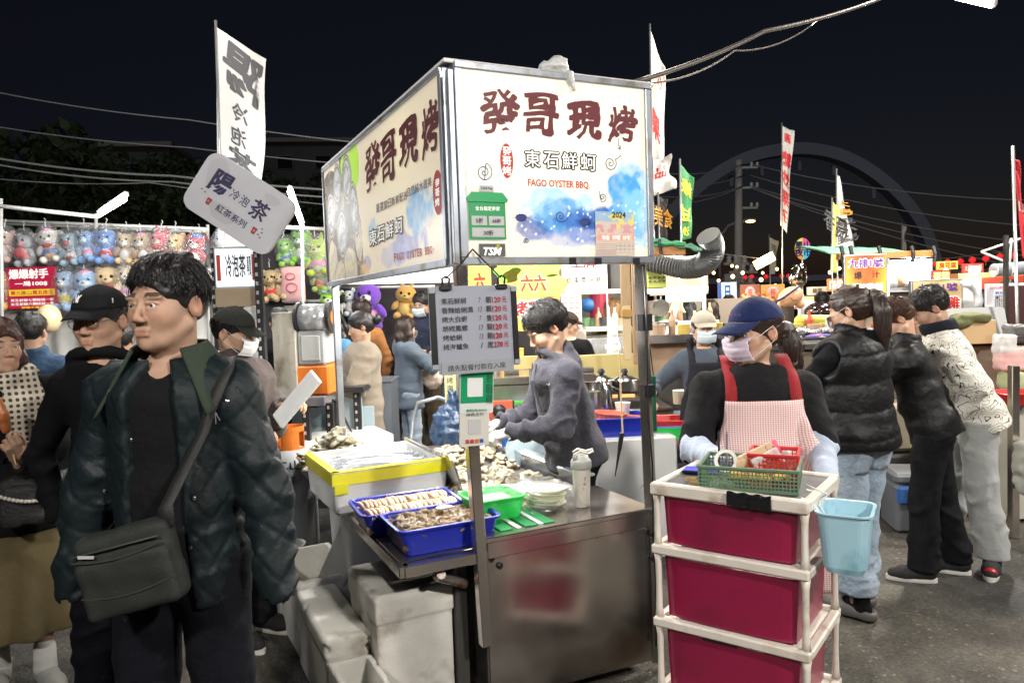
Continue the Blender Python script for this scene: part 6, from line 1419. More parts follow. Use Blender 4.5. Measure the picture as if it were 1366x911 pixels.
for i, (px, py, c, b2_, er, lb_)in enumerate(U):plush(lb_, px, py+2, LW-.12, .335, c, b2_, None, er, 'heart' if i==1 else('bow' if i in(2, 8)else None), True, WH if i in(10, 2)else None, i)
Lw=[(0, 385, (.72, .42, .05), (.6, .06, .04), 'round', 'orange yellow plush in a red shirt at the left edge of the lower rail', .42), (89, 386, (.30, .45, .66), WH, 'long', 'left one of the two pale blue plush toys on the lower rail', .40), (117, 386, (.24, .42, .68), (.6, .7, .8), 'long', 'right one of the two pale blue plush toys on the lower rail', .40), (147, 382, (.62, .46, .26), (.62, .46, .26), 'round', 'beige teddy bear with a thin red bow on the lower rail', .44), (173, 378, (.68, .56, .38), WH, 'round', 'cream teddy bear beside the beige one on the lower rail', .42), (262, 370, (.75, .70, .55), (.8, .7, .1), 'round', 'white and yellow plush at the right end of the lower rail', .36), (262, 396, (.8, .68, .06), (.8, .7, .1), 'round', 'small bright yellow plush below the white one', .22), (290, 376, (.66, .62, .55), WH, 'round', 'cream plush peeping beside the tea light box', .34), (300, 330, (.40, .48, .6), WH, 'round', 'grey blue plush above the tea light box', .34)]
for i, (px, py, c, b2_, er, lb_, h)in enumerate(Lw):plush(lb_, px, py, LW-.1, h, c, b2_, None, er, 'bow' if i==3 else None, i!=3, None, 20+i)
Rt=[(362, 380, (.50, .36, .18), TN, 'round', 'left tan bear plush right of the slotted post', .36), (374, 379, (.52, .38, .20), TN, 'round', 'right tan bear plush right of the slotted post', .36), (382, 336, GR, (.5, .75, .3), 'round', 'lime green plush under the second tube lamp', .34), (402, 328, (.18, .48, .03), (.8, .8, .8), 'round', 'bright green plush with big eyes near the tube lamp', .36), (424, 342, (.40, .55, .06), (.6, .6, .3), 'up', 'yellow green plush beside the oyster sign', .44), (428, 370, (.35, .50, .08), (.7, .5, .1), 'round', 'olive green plush hanging low beside the oyster sign', .34), (438, 408, (.30, .62, .05), (.8, .85, .7), 'round', 'round lime plush behind the far stall post', .40), (442, 372, (.35, .55, .68), WH, 'round', 'pale blue plush cut by the oyster sign', .34), (466, 402, (.62, .68, .72), WH, 'round', 'white plush left of the purple one', .3), (493, 407, (.18, .06, .50), (.26, .10, .55), 'up', 'large purple plush seen under the oyster sign', .56), (541, 402, (.50, .28, .06), (.5, .36, .12), 'up', 'orange yellow plush under the oyster sign', .42), (474, 428, (.20, .40, .58), WH, 'round', 'grey blue plush beneath the white one', .26)]
for i, (px, py, c, b2_, er, lb_, h)in enumerate(Rt):plush(lb_, px, py, 8.05 if px<455 else 8.4, h, c, b2_, None, er, None, i in(2, 3, 4, 5, 7), WH if i==9 else None, 40+i, hook=i<8)
# pink pillow with a drawn face
pw=thing('pink_pillow', 'pink square pillow with a red drawn animal on the right hand rail', 'pillow', W(391, 379, 8.0));MB().grid(lambda u, v:V3(((u-.5)*.26, -.05*(sin(PI*u)*sin(PI*v))**.5, (v-.5)*.38)), 14, 14).obj('pillow_front', mat('pink_plush', (.72, .42, .42), .9), pw, smooth=True)
b=MB();b.tube([(.06*cos(t), -.062, -.04+.05*sin(t))for t in[k*PI/8 for k in range(16)]], .005, 4, closed=True);b.tube([(.05*cos(t)-.01, -.062, .08+.035*sin(t))for t in[k*PI/8 for k in range(16)]], .005, 4, closed=True);b.obj('drawn_animal', mat('plush_ribbon', (.5, .03, .05), .6), pw)
# signs of the toy stall
g=W(43, 384, LW-.15);x0=W(10, 384, LW-.15).x-g.x;hh=(W(10, 357, LW-.15).z-W(10, 412, LW-.15).z)
st_=thing('game_sign', 'red sign for the shooting game with white and yellow lettering among the toys', 'sign', g, 0);wd=-x0*2;MB().box((0, 0, 0), (wd, .015, hh), .002).obj('board', mat('red_board', (.45, .01, .05), .5, emit=(.45, .01, .05), es=.25), st_)
yb=mat('yellow_board', (.85, .60, .03), .5, emit=(.85, .60, .03), es=.3);MB().box((0, -.009, -.045), (wd*.93, .004, .06), .001).obj('yellow_band', yb, st_)
text('爆爆射手', .1, whi_ink, st_, -.02, hh*.34, -.011, .05, fit=(wd*.80, hh*.24));text('一局100$', .08, whi_ink, st_, 0, hh*.10, -.011, .05, fit=(wd*.66, hh*.12));text('買三送二/買五送三', .05, mat('red_board'), st_, 0, -.045, -.013, .03, fit=(wd*.85, .038))
text('男生射破七顆娃娃一隻', .04, whi_ink, st_, 0, -.115, -.011, .02, fit=(wd*.88, .028));text('女生射破六顆娃娃一隻', .04, whi_ink, st_, 0, -.152, -.011, .02, fit=(wd*.88, .028));text('移動不算喔', .04, yb, st_, 0, -.187, -.011, .03, fit=(wd*.46, .022))
yc=thing('yellow_card', 'plain yellow card hanging on the lower rail', 'card', W(188, 357, LW-.1));MB().box((0, 0, 0), (.16, .006, .11)).obj('card', yb, yc)
for k, (px, py, r, c, lb_)in enumerate(((151, 424, .075, (.75, .10, .05), 'small red balloon against the white skirt of the toy stall'), (65, 425, .13, (.75, .60, .35), 'pale straw hat like disc behind the man in the black cap'))):
 b=MB();b.sphere((0, 0, 0), (r*.8, r*.8, r));o=b.obj('balloon' if k==0 else 'straw_hat', mat('ball_%d'%k, c, .4), None, loc=W(px, py, 6.6), smooth=True);tag(o, lb_, 'balloon' if k==0 else 'hat')
# tube lamps
def tube_lamp(label, p0, p1, power, es=22):
 a, b_=W(*p0), W(*p1);t=thing('tube_lamp', label, 'lamp', a);MB().cyl((0, 0, 0), b_-a, .017, 10).obj('tube', emis('cold_tube', (.93, .97, 1), es), t, smooth=True);MB().cyl(V3((0, .02, .035)), b_-a+V3((0, .02, .035)), .022, 6).obj('batten', white, t)
 for f in(.2, .8):lamp_light(t, (b_-a)*f+V3((0, -.1, -.08)), power/2, (.95, .98, 1), .2)
tube_lamp('bright white tube lamp sticking out over the toy rails', (131, 288, 6.3), (166, 266, 4.9), 55)
tube_lamp('second white tube lamp half hidden behind the tilted tea board', (403, 301, 7.0), (386, 256, 5.8), 60)
# ------------------------------------------------------------------ tea stall corner: tilted board, light box, slotted posts, machine table
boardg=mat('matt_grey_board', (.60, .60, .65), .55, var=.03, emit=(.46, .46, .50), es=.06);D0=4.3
TL, TR, BL_, BR=W(283, 207, D0), W(398, 274, D0), W(243, 264, D0), W(351, 342, D0)
cen=(TL+TR+BL_+BR)/4;tbw=((TR-TL).length+(BR-BL_).length)/2+.015;tbh=((TL-BL_).length+(TR-BR).length)/2+.04;dirv=((TR-TL)+(BR-BL_));ang=atan2(dirv.z, dirv.x)
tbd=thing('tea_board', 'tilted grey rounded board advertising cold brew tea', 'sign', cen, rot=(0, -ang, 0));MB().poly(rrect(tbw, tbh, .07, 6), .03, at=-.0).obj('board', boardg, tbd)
lg=mat('light_grey_print', (.56, .56, .60), .55);navyp=mat('indigo_ink', (.035, .03, .10), .5)
for(cx_, cz_, rx_, rz_)in((-.20, .08, .06, .09), (-.05, -.10, .10, .05), (.15, .12, .05, .03)):MB().poly([(cx_+rx_*cos(t)*(1+.2*sin(3*t)), cz_+rz_*sin(t))for t in[k*PI/12 for k in range(24)]], .0003, at=-.001).obj('pale_patch', lg, tbd)
text('陽', .15, navyp, tbd, -.145, .045, -.002, .05, fit=(.125, .135), wave=.02);text('冷', .08, navyp, tbd, -.045, .03, -.002, .015, fit=(.055, .06));text('泡', .08, navyp, tbd, .02, .03, -.002, .015, fit=(.055, .06));text('茶', .12, navyp, tbd, .12, .03, -.002, .03, fit=(.11, .115))
text('紅茶系列', .05, navyp, tbd, 0, -.085, -.002, .02, fit=(.20, .045));rc=mat('cup_red', (.40, .03, .04), .5)
for g in(-1, 1):MB().poly([(g*.155-.016, -.065), (g*.155+.016, -.065), (g*.155+.011, -.105), (g*.155-.011, -.105)], .0004, at=-.0012).obj('cup_print', rc, tbd);text('茶', .018, lg, tbd, g*.155, -.084, -.002, .0, fit=(.016, .016))
for k, (x, z)in enumerate(((-.21, -.02), (-.20, -.05), (-.19, -.01), (-.225, -.045), (.19, -.05), (.20, -.07), (.185, -.09), (.205, -.1))):MB().poly([(x+.006*cos(t), z+.004*sin(t))for t in[k*PI/4 for k in range(8)]], .0003, at=-.0012).obj('dot_print', navyp, tbd)
D1=4.55
def slab(name, label, cat, px0, py0, px1, py1, D, m, th=.02, rz=0, part='board', ch=.002):
 a=W(px0, py0, D);b_=W(px1, py1, D);t=thing(name, label, cat, ((a.x+b_.x)/2, D, (a.z+b_.z)/2), R_(rz));MB().box((0, th/2, 0), (abs(b_.x-a.x)/cos(R_(rz)), th, abs(a.z-b_.z)), ch).obj(part, m, t);return t, abs(b_.x-a.x), abs(a.z-b_.z)
t, w_, h_=slab('light_box', 'lit white tea sign box under the tilted board', 'light box', 286, 330, 343, 384, D1, mat('lightbox_case', (.45, .46, .48), .5), .12, 8)
MB().box((0, -.003, 0), (w_*.94, .004, h_*.9)).obj('lit_face', emis('lightbox_face', (.86, .92, .95), .75), t)
text('冷泡茶', .1, blk_ink, t, -.0, .01, -.0065, .03, fit=(w_*.48, h_*.55));text('專賣', .06, blk_ink, t, w_*.32, .01, -.0065, .02, fit=(w_*.1, h_*.5))
for x in(-.40, .43):MB().box((x*w_, -.0065, 0), (.022, .003, h_*.62)).obj('red_strip', redink, t)
slab('cardboard_sheet', 'brown cardboard panel taped under the lit tea sign box', 'cardboard', 288, 385, 343, 408, D1, mat('cardboard', (.42, .33, .22), .8, var=.1), .015, 8)
blkm=mat('slotted_black', (.018, .018, .02), .45)
def slotted(t, px0, py0, px1, py1, D, w=.05):
 a=W(px0, py0, D);b_=W(px1, py1, D);q=MB();q.box(((a.x+b_.x)/2-t.location.x, D-t.location.y, (a.z+b_.z)/2), (w, .04, abs(a.z-b_.z)), .003);o=q.obj('post', blkm, t);L=abs(a.z-b_.z);n=int(L/.055)
 q=MB()
 for k in range(n):q.box(((a.x+b_.x)/2-t.location.x-.006, D-t.location.y-.0215, b_.z+(k+.5)*L/n), (.014, .004, .022))
 s_=q.obj('slots', mat('slot_light', (.5, .5, .48), .6), o);s_['kind']='stuff'
rk=thing('tea_rack', 'black slotted angle rack holding the lit tea sign', 'rack', (W(347, 400, 4.5).x, 4.5, 0));slotted(rk, 346, 335, 354, 580, 4.5, .045);slotted(rk, 287, 330, 289, 450, 4.75, .03)
q=MB();a=W(300, 470, 4.9);q.box((a.x-rk.location.x, .3, a.z), (.5, .3, .02));q.obj('shelf', white, rk)
for k, (px, py, w__, h__, c, lb_)in enumerate(((322, 445, .10, .22, (.7, .7, .68), 'white hanging bag of straws behind the man in the dark cap'), (338, 430, .09, .2, (.75, .75, .72), 'pale bag tied on the slotted post'), (336, 480, .16, .12, (.7, .72, .74), 'white carton on the tea rack behind the dark cap'), (350, 470, .05, .22, (.2, .2, .22), 'dark thermos standing by the cream machine cabinet'))):
 D=SDF();D.box((0, 0, 0), (w__/2, .04, h__/2), .02);o=link('hanging_bag' if k<2 else['', '', 'carton', 'thermos'][k], D.mesh('bag', h=.012, noise=(.008 if k<2 else .001, 40, k)), mat('bagc_%d'%k, c, .4), None, loc=W(px, py, 4.6));tag(o, lb_, ['bag', 'bag', 'carton', 'thermos'][k])
mt=thing('machine_table', 'black slotted table with a grey top carrying the sealing machine', 'table', (W(390, 540, 5.0).x, 5.0, 0));zt=W(390, 533, 5.0).z
q=MB();a, b_=W(344, 533, 4.9), W(447, 531, 4.9);q.box((0, .12, zt), (b_.x-a.x, .55, .06), .004);q.obj('table_top', mat('worn_grey_top', (.16, .16, .17), .5, var=.2), mt)
for px, D in((346, 4.9), (384, 5.35), (409, 4.9), (441, 4.9)):slotted(mt, px, 537, px+3, 650, D, .05)
MB().box((.0, .42, .5), (.95, .02, .75)).obj('back_panel', mat('pale_blue_panel', (.45, .56, .60), .6), mt)
slab('machine_cabinet', 'tall cream metal cabinet on the machine table beside the slotted post', 'cabinet', 360, 417, 399, 531, 4.95, mat('ivory_metal', (.50, .47, .40), .45, dirt=(.22, .18, .13), dirts=8, dirtamt=.35), .34, -14, 'cabinet_body', .006)
sm=thing('sealing_machine', 'cup sealing machine with a film roller, grey body and orange base', 'machine', W(418, 500, 4.95), R_(-6));zc=W(418, 505, 4.95).z
def rel(px, py, D=4.95):q_=W(px, py, D)-sm.location;return q_
MB().box((0, .1, rel(418, 507).z), (.23, .25, .20), .012).obj('orange_base', orangep, sm);MB().box((0, .1, rel(418, 464).z), (.19, .24, .23), .012).obj('grey_body', mat('grey_plastic', (.42, .43, .43), .4), sm);MB().box((0, -.025, rel(418, 464).z), (.13, .01, .17), .03).obj('front_cover', mat('pale_cover', (.55, .56, .55), .3), sm)
q=MB();zr=rel(425, 424).z;q.cyl((-.08, .05, zr), (.12, .05, zr), .095, 22);q.obj('film_roll', mat('silver_film', (.55, .56, .58), .25, metal=.4, bump=.4, bs=20), sm, smooth=True)
for x in(-.095, .13):MB().cyl((x-.01, .05, zr), (x+.01, .05, zr), .11, 22).obj('roll_flange', blkm, sm);MB().cyl((x-.013, .045, zr), (x+.013, .045, zr), .05, 14).obj('orange_hub', orangep, sm)
MB().tube([(.0, .15, rel(418, 530).z), (.12, .1, rel(418, 540).z), (.2, .1, rel(418, 575).z), (.26, .1, rel(418, 605).z)], .008, 6).obj('cord', blkm, sm)
gcn=thing('gas_cylinder', 'tall grey gas cylinder with orange collar and hand painted characters', 'gas cylinder', GP(395, 4.62));grp=mat('cylinder_grey', (.42, .44, .46), .45, var=.08, dirt=(.2, .17, .13), dirts=6, dirtamt=.3)
MB().lathe([(.10, .02), (.145, .06), (.155, .14), (.155, .62), (.14, .69), (.09, .735), (.04, .75)], n=26).obj('tank', grp, gcn, smooth=True);MB().lathe([(.125, 0), (.13, .005), (.125, .06), (.118, .06), (.118, 0)], n=24, cap=False).obj('foot_ring', grp, gcn)
q=MB()
for a0 in(0.3, 2.2, 4.4):
 q.grid(lambda u, v:V3((.092*cos(a0+u*1.3), .092*sin(a0+u*1.3), .72+.12*v)), 8, 2)
q.lathe([(.092, .84), (.092, .875), (.086, .875), (.086, .84), (.092, .84)], n=24, cap=False);q.lathe([(.092, .70), (.092, .745), (.088, .745), (.088, .70), (.092, .70)], n=24, cap=False);co_=q.obj('collar', orangep, gcn);md=co_.modifiers.new('s', 'SOLIDIFY');md.thickness=.005
q=MB();q.cyl((0, 0, .74), (0, 0, .80), .018, 10);q.cyl((0, 0, .80), (0, 0, .82), .032, 10);q.obj('valve', mat('brass', (.5, .35, .12), .35, metal=1), gcn)
text('二山', .08, INK, gcn, .03, .655, -.150, .03, fit=(.15, .06));text('37', .05, INK, gcn, .05, .56, -.158, .0, fit=(.05, .05))
bk=basin('white_bucket', 'round pale bucket edge beside the gas cylinder on the ground', 'bucket', GP(378, 4.35), 0, .26, .26, .2, white, r=.12)
# ------------------------------------------------------------------ things behind the oyster stall
def on(D, px, py):return W(px, py, D)
gm_=thing('metal_locker', 'waist high dark grey metal box behind the shelf of oysters', 'metal box', (W(500, 550, 5.6).x, 5.6, 0));h_=W(500, 512, 5.5).z;MB().box((0, .15, h_/2), (.27, .35, h_), .006).obj('box_body', mat('dark_zinc', (.16, .18, .21), .4, metal=.5, var=.2, vs=3), gm_);MB().box((0, .15, h_+.008), (.29, .37, .016), .004).obj('lid', mat('dark_zinc'), gm_)
MB().tube([(-.05, 0, h_+.016), (-.05, 0, h_+.05), (.05, 0, h_+.05), (.05, 0, h_+.016)], .006, 6).obj('handle', steel, gm_)
t2=thing('side_table', 'small black slotted table with a cardboard shelf beside the far stall post', 'table', (W(458, 560, 5.3).x, 5.3, 0));q=MB();zz=W(458, 518, 5.3).z;q.box((0, .1, zz), (.36, .45, .04), .003);q.obj('table_top', blkm, t2);slotted(t2, 446, 522, 447, 650, 5.28, .05);slotted(t2, 478, 522, 480, 650, 5.28, .05);MB().box((0, .05, zz-.3), (.26, .02, .5)).obj('back_panel', mat('pale_blue_panel'), t2)
for k, (px, py, c)in enumerate(((426, 512, (.6, .6, .56)), (447, 505, (.05, .05, .05)))):q=MB();q.box((0, 0, 0), (.14, .12, .13 if k==0 else .05), .01);o=q.obj(['carton', 'pan'][k], mat('cart_%d'%k, c, .5), None, loc=W(px, py, 5.25));tag(o, ['white carton between the orange machine base and the far post', 'black shallow pan on the small slotted table'][k], ['carton', 'pan'][k])
# tube chair with blue bag
ch=thing('tube_chair', 'folding chair of grey steel tube with a blue rubbish bag', 'chair', GP(585, 5.2), R_(-20));tubm=mat('chair_tube', (.45, .5, .55), .35, metal=.6)
for g in(-1, 1):MB().tube([(g*.19, -.2, 0), (g*.19, -.05, .45), (g*.19, .05, .78), (g*.16, .08, .9), (0, .08, .94)], .016, 8).obj('frame_tube', tubm, ch, smooth=True);MB().tube([(g*.17, .25, 0), (g*.17, -.1, .5)], .014, 8).obj('rear_leg', tubm, ch, smooth=True)
MB().box((0, .02, .45), (.36, .36, .03), .01).obj('seat', mat('blue_vinyl', (.05, .1, .3), .4), ch)
D=SDF();D.ball((0, 0, .0), (.14, .12, .20));D.limb((0, 0, .15), (.02, 0, .27), .06, .03, k=.06);o=link('rubbish_bag', D.mesh('rubbish_bag', h=.014, noise=(.016, 45, 2)), mat('blue_bag', (.03, .07, .15), .25, bump=.7, bs=30, spec=.7), None, loc=W(602, 578, 5.0));tag(o, 'dark blue shiny rubbish bag hanging at the tube chair', 'rubbish bag')
t, w_, h_=slab('yellow_notice', 'tall pale yellow notice with framed characters behind the payment cards', 'sign', 592, 487, 613, 568, 5.1, mat('pale_yellow', (.72, .68, .36), .6), .01, 5)
for k in range(5):text('現烤海鮮區'[k], .05, INK, t, -.01, h_*(.38-.13*k), -.003, .0, fit=(.045, .045))
text('請勿觸摸\n小心高溫', .02, INK, t, 0, -h_*.38, -.003, 0, fit=(.07, .05))
# charcoal stove row with knobs
sv=thing('gas_stove', 'stainless stove with red and green front and black knobs beside the vendor', 'stove', (W(690, 540, 4.9).x, 4.9, 0));zt=W(690, 500, 5.0).z
MB().box((.1, .15, zt-.02), (.85, .5, .05), .004).obj('stove_top', steel, sv);MB().box((.05, -.09, zt-.10), (.5, .02, .10)).obj('steel_front', steel, sv);
MB().box((-.14, -.10, zt-.21), (.22, .03, .13), .004).obj('front_panel', mat('red_orange_panel', (.50, .10, .05), .4), sv);MB().box((.12, -.10, zt-.20), (.28, .03, .10), .004).obj('front_panel', mat('green_panel', (.08, .40, .06), .4), sv)
MB().box((.1, .2, (zt-.28)/2), (.8, .4, zt-.28), .004).obj('stove_body', mat('dark_cabinet'), sv)
for k, x in enumerate((-.12, .02)):
 q=MB();q.lathe([(.042, 0), (.045, .01), (.038, .03), (.034, .035)], n=16);o=q.obj('knob', black, sv, smooth=True);o.rotation_euler=(R_(90), 0, 0);o.location=(x, -.115, zt-.21)
for k in range(5):
 x=-.25+k*.17;MB().cyl((x, .1, zt+.01), (x+.1, .1, zt+.015), .03, 8, .02).obj('charcoal', mat('char', (.07, .06, .05), .8, bump=1, bs=60), sv)
hoses=(((650, 560), (662, 580), (680, 570), (700, 590)), ((655, 575), (672, 590), (690, 582), (715, 600)), ((640, 565), (655, 590), (668, 598)))
for k, h in enumerate(hoses):
 P=[W(x, y, 4.3)for x, y in h];b0=P[0].copy();q=MB();q.tube([p-b0 for p in P], .014, 8);o=q.obj('gas_hose', orangep if k else mat('grey_hose', (.1, .1, .12), .5), None, loc=b0, smooth=True);tag(o, ['dark gas hose under the gloved hand', 'orange gas hose looping beside the grill rail', 'orange hose end left of the gloved hand'][k], 'hose')
basin('blue_crate', 'small blue crate under the gloved hand of the vendor', 'crate', V3((W(697, 590, 4.3).x, 4.3, W(697, 600, 4.3).z)), 0, .26, .2, .12, mat('bright_blue', (.02, .12, .5), .35))
q=MB();q.lathe([(.0, 0), (.10, .0), (.12, .012), (.121, .016), (.1, .006), (.0, .005)], n=22, cap=False);o=q.obj('plate', mat('pale_blue_plate', (.5, .62, .68), .3), None, loc=W(703, 600, 4.1), rot=(R_(70), 0, 0));tag(o, 'pale blue round plate leaning by the grill rail', 'plate')
# white table with blue basin, baskets, kettles
wt=thing('white_table', 'white foam topped table behind the vendor in the hoodie', 'table', (W(838, 600, 4.5).x, 4.5, 0), R_(8));zt2=W(838, 582, 4.5).z
MB().box((.03, .25, zt2/2), (.52, .65, zt2), .012).obj('foam_block', foamw, wt)
for k in range(3):MB().tube([(.05+.06*k, -.077, .45), (.06+.06*k, -.077, .47), (.08+.06*k, -.077, .44)], .002, 4).obj('scribble', INK, wt)
basin('blue_basin', 'blue washing basin with red baskets on the white table', 'basin', V3((W(822, 590, 4.6).x, 4.62, zt2)), R_(4), .38, .30, .12, bluep)
for k, (px, py)in enumerate(((812, 566), (808, 575))):
 t=thing('red_basket', ['salmon red round mesh basket standing in the blue basin', 'lower salmon red basket tilted in the blue basin'][k], 'basket', W(px, py+6, 4.65), 0, rot=(R_(-8*k), R_(6), 0));MB().lathe([(.075, 0), (.10, .10), (.106, .10), (.106, .108), (.098, .108), (.072, .004)], n=24).obj('bowl', mat('salmon_plastic', (.62, .16, .10), .4), t)
 for g in range(7):q=MB();a=-2.6+g*.33;q.box((.1*cos(a), .1*sin(a), .06), (.004, .004, .07));q.obj('rib', mat('salmon_dark', (.35, .08, .05), .5), t)
 MB().tube([(.09, -.02, .09), (.24, -.06, .10), (.245, -.03, .10), (.1, .02, .095)], .005, 5).obj('handle', mat('salmon_plastic'), t)
st=thing('cooking_counter', 'dark cooking counter with pots behind the blue basin', 'counter', (W(825, 540, 5.3).x, 5.3, 0));zc=W(825, 548, 5.3).z;MB().box((0, .25, zc/2), (.75, .5, zc), .005).obj('counter_body', mat('dark_cabinet'), st);MB().box((0, .25, zc+.005), (.78, .54, .02), .003).obj('counter_top', steel, st)
def pot(label, px, py, D, r, h, kettle=False):
 p=W(px, py, D);t=thing('kettle' if kettle else 'pot', label, 'kettle' if kettle else 'pot', p);chrome=mat('chrome', (.6, .6, .6), .15, metal=1)
 if kettle:MB().lathe([(r, 0), (r*1.02, .01), (r*.8, h*.8), (r*.6, h), (r*.55, h+.01)], n=22).obj('body', chrome, t, smooth=True);MB().tube([(r*.8, 0, h*.9), (r*1.6, 0, h*.8), (r*1.6, 0, h*.3), (r, 0, h*.2)], .01, 6).obj('handle', black, t, smooth=True)
 else:MB().lathe([(r*.9, 0), (r, .01), (r, h*.6), (r*1.05, h*.62), (r*.95, h*.7), (r*.5, h*.9), (.02, h)], n=24).obj('body', chrome, t, smooth=True);MB().lathe([(.015, h), (.03, h+.02), (.02, h+.04)], n=10).obj('knob', black, t)
 if not kettle:
  for g in(-1, 1):MB().tube([(g*r, 0, h*.5), (g*r*1.35, 0, h*.52), (g*r*1.35, .03, h*.52)], .009, 6).obj('handle', black, t)
pot('steel pot with domed lid left of the stall post', 803, 522, 5.5, .10, .13);pot('second steel pot with domed lid close to the stall post', 834, 521, 5.6, .11, .13);pot('tall steel jug kettle in front of the pots', 808, 551, 5.1, .06, .20, True)
for x, px in((0, 803), (1, 834)):q=MB();p=W(px, 528, 5.5);q.box((0, 0, -.06), (.3, .3, .10), .01);o=q.obj('burner', mat('burner_black', (.03, .03, .03), .4), None, loc=p);tag(o, ['black burner under the left steel pot', 'black burner under the right steel pot'][x], 'burner')
q=MB();q.box((0, 0, 0), (.16, .02, .02));o=q.obj('burner_glow', emis('gas_glow', (1, .25, .08), 2), None, loc=W(832, 528, 5.3));tag(o, 'orange glow of the burner under the right pot', 'flame')
t=thing('paper_cup_stack', 'white paper cup with a small red pattern near the kettle', 'cup', W(831, 556, 4.75));MB().lathe([(.036, 0), (.05, .09), (.052, .09), (.052, .094), (.047, .09), (.03, .01)], n=20).obj('cup', mat('pattern_cup', (.72, .70, .66), .5, dirt=(.5, .1, .05), dirts=45, dirtamt=.1), t)
q=MB();q.cyl((0, 0, 0), (0, 0, .12), .055, 16);o=q.obj('steel_tin', steel, None, loc=W(792, 545, 5.0));tag(o, 'small tin with a blue label left of the kettle', 'tin')
# rear snack stall
rs_=thing('snack_stall', 'rear snack stall with yellow board counter under the oyster sign', 'stall', (W(760, 500, 7.4).x, 7.4, 0))
def rb(name, px0, py0, px1, py1, D, th, m, root=rs_, ch=.003):
 a=W(px0, py0, D);b_=W(px1, py1, D);q=MB();q.box(((a.x+b_.x)/2-root.location.x, D+th/2-root.location.y, (a.z+b_.z)/2-root.location.z), (abs(b_.x-a.x), th, abs(a.z-b_.z)), ch);return q.obj(name, m, root)
ylw=mat('yellow_ply', (.62, .50, .20), .6, var=.08, vs=2);crm=mat('cream_shelf', (.60, .56, .48), .6)
rb('counter_board', 618, 478, 790, 497, 6.6, .03, ylw);rb('counter_board', 770, 474, 865, 505, 6.2, .03, ylw);rb('counter_skirt', 618, 497, 790, 560, 6.65, .03, mat('dark_cabinet'));rb('counter_skirt', 775, 505, 860, 560, 6.25, .03, mat('dark_cabinet'))
rb('counter_top', 618, 500, 720, 508, 6.2, .35, mat('charred_metal'))
rb('shelf', 765, 437, 835, 441, 7.2, .3, crm);rb('shelf', 775, 448, 835, 451, 7.3, .3, crm);rb('shelf', 748, 388, 840, 391, 7.4, .3, crm);rb('glass_front', 778, 452, 838, 478, 6.7, .01, film('glass_pane', gloss=.3, milk=.25));
rb('back_wall', 700, 388, 862, 470, 9.2, .04, mat('brown_back', (.10, .085, .075), .8));rb('back_wall', 615, 340, 760, 480, 9.6, .04, mat('warm_back', (.30, .25, .20), .8));
rb('post', 808, 350, 813, 475, 7.0, .04, white);rb('dark_box', 814, 352, 838, 385, 7.6, .3, mat('burner_black'));rb('counter_item', 722, 455, 760, 478, 7.4, .2, mat('steel_blue', (.12, .2, .32), .5))
for k, (px, py, c)in enumerate(((700, 415, (.3, .6, .05)), (712, 418, (.6, .1, .05)), (722, 415, (.2, .5, .1)), (730, 418, (.7, .65, .1)), (738, 415, (.1, .35, .1)), (744, 418, (.7, .1, .08)))):q=MB();q.box((0, 0, 0), (.07, .05, .24), .006);o=q.obj('drink_pack', mat('pack_%d'%k, c, .4, emit=c, es=.2), None, loc=W(px, py+10, 7.5));tag(o, ['lime', 'red', 'green', 'yellow', 'dark green', 'bright red'][k]+' pack in the row under the grilled chicken sign', 'pack')
# its signs
def lit(px0, py0, px1, py1, D, name, label, c, es, rz=0):
 t, w_, h_=slab(name, label, 'sign', px0, py0, px1, py1, D, mat('signc_%.2f%.2f%.2f'%c, tuple(x*.8 for x in c), .5, emit=c, es=es*.75), .03, rz);return t, w_, h_
t, w_, h_=lit(663, 352, 748, 440, 7.0, 'chicken_sign', 'yellow grilled chicken cutlet sign with red characters behind the price list', (.80, .62, .12), .35)
for k, (x, z, r1, c)in enumerate(((-.34, .36, .12, (.25, .6, .08)), (.40, .15, .14, (.70, .35, .10)), (-.2, .3, .11, (.62, .30, .10)), (.36, .4, .10, (.25, .6, .08)))):MB().poly([(x*w_+r1*cos(a)*(1+.2*sin(5*a)), z*h_+r1*sin(a)*.8)for a in[i*PI/12 for i in range(24)]], .001, at=-.0035).obj('food_print', mat('foodp_%d'%k, c, .6, emit=c, es=.3, var=.3, vs=20), t)
rdk=mat('deep_red_ink', (.50, .02, .02), .5, emit=(.5, .02, .02), es=.2);ypr=mat('bright_yellow_ink', (.95, .85, .25), .5, emit=(.95, .85, .25), es=.4)
text('六六', .2, ypr, t, .08*w_, .20*h_, -.005, .11, fit=(w_*.48, h_*.30));text('六六', .2, rdk, t, .08*w_, .20*h_, -.008, .05, fit=(w_*.42, h_*.25));text('烤雞排', .2, whi_ink, t, .10*w_, -.18*h_, -.005, .10, fit=(w_*.80, h_*.30));text('烤雞排', .2, rdk, t, .10*w_, -.18*h_, -.008, .045, fit=(w_*.74, h_*.25))
t, w_, h_=lit(624, 352, 656, 400, 6.9, 'chicken_sign', 'narrow yellow strip sign with a red character left of the chicken sign', (.80, .62, .12), .35);text('六', .2, rdk, t, 0, 0, -.004, .05, fit=(w_*.5, h_*.5))
t, w_, h_=lit(749, 350, 808, 390, 7.0, 'pancake_sign', 'white scallion pancake sign with circled black characters', (.62, .66, .70), .35);text('王牌', .1, rdk, t, 0, h_*.45, -.004, .04, fit=(w_*.6, h_*.3))
for k, s in enumerate('炸蛋蔥油餅'):
 x=(k-2)*w_*.17;MB().poly([(x+w_*.09*cos(a), -.08*h_+w_*.1*sin(a))for a in[i*PI/10 for i in range(20)]], .001, at=-.002).obj('disc', mat('disc_cream', (.75, .72, .62), .5, emit=(.75, .72, .62), es=.3), t);text(s, .1, INK, t, x, -.08*h_, -.004, .02, fit=(w_*.12, w_*.13))
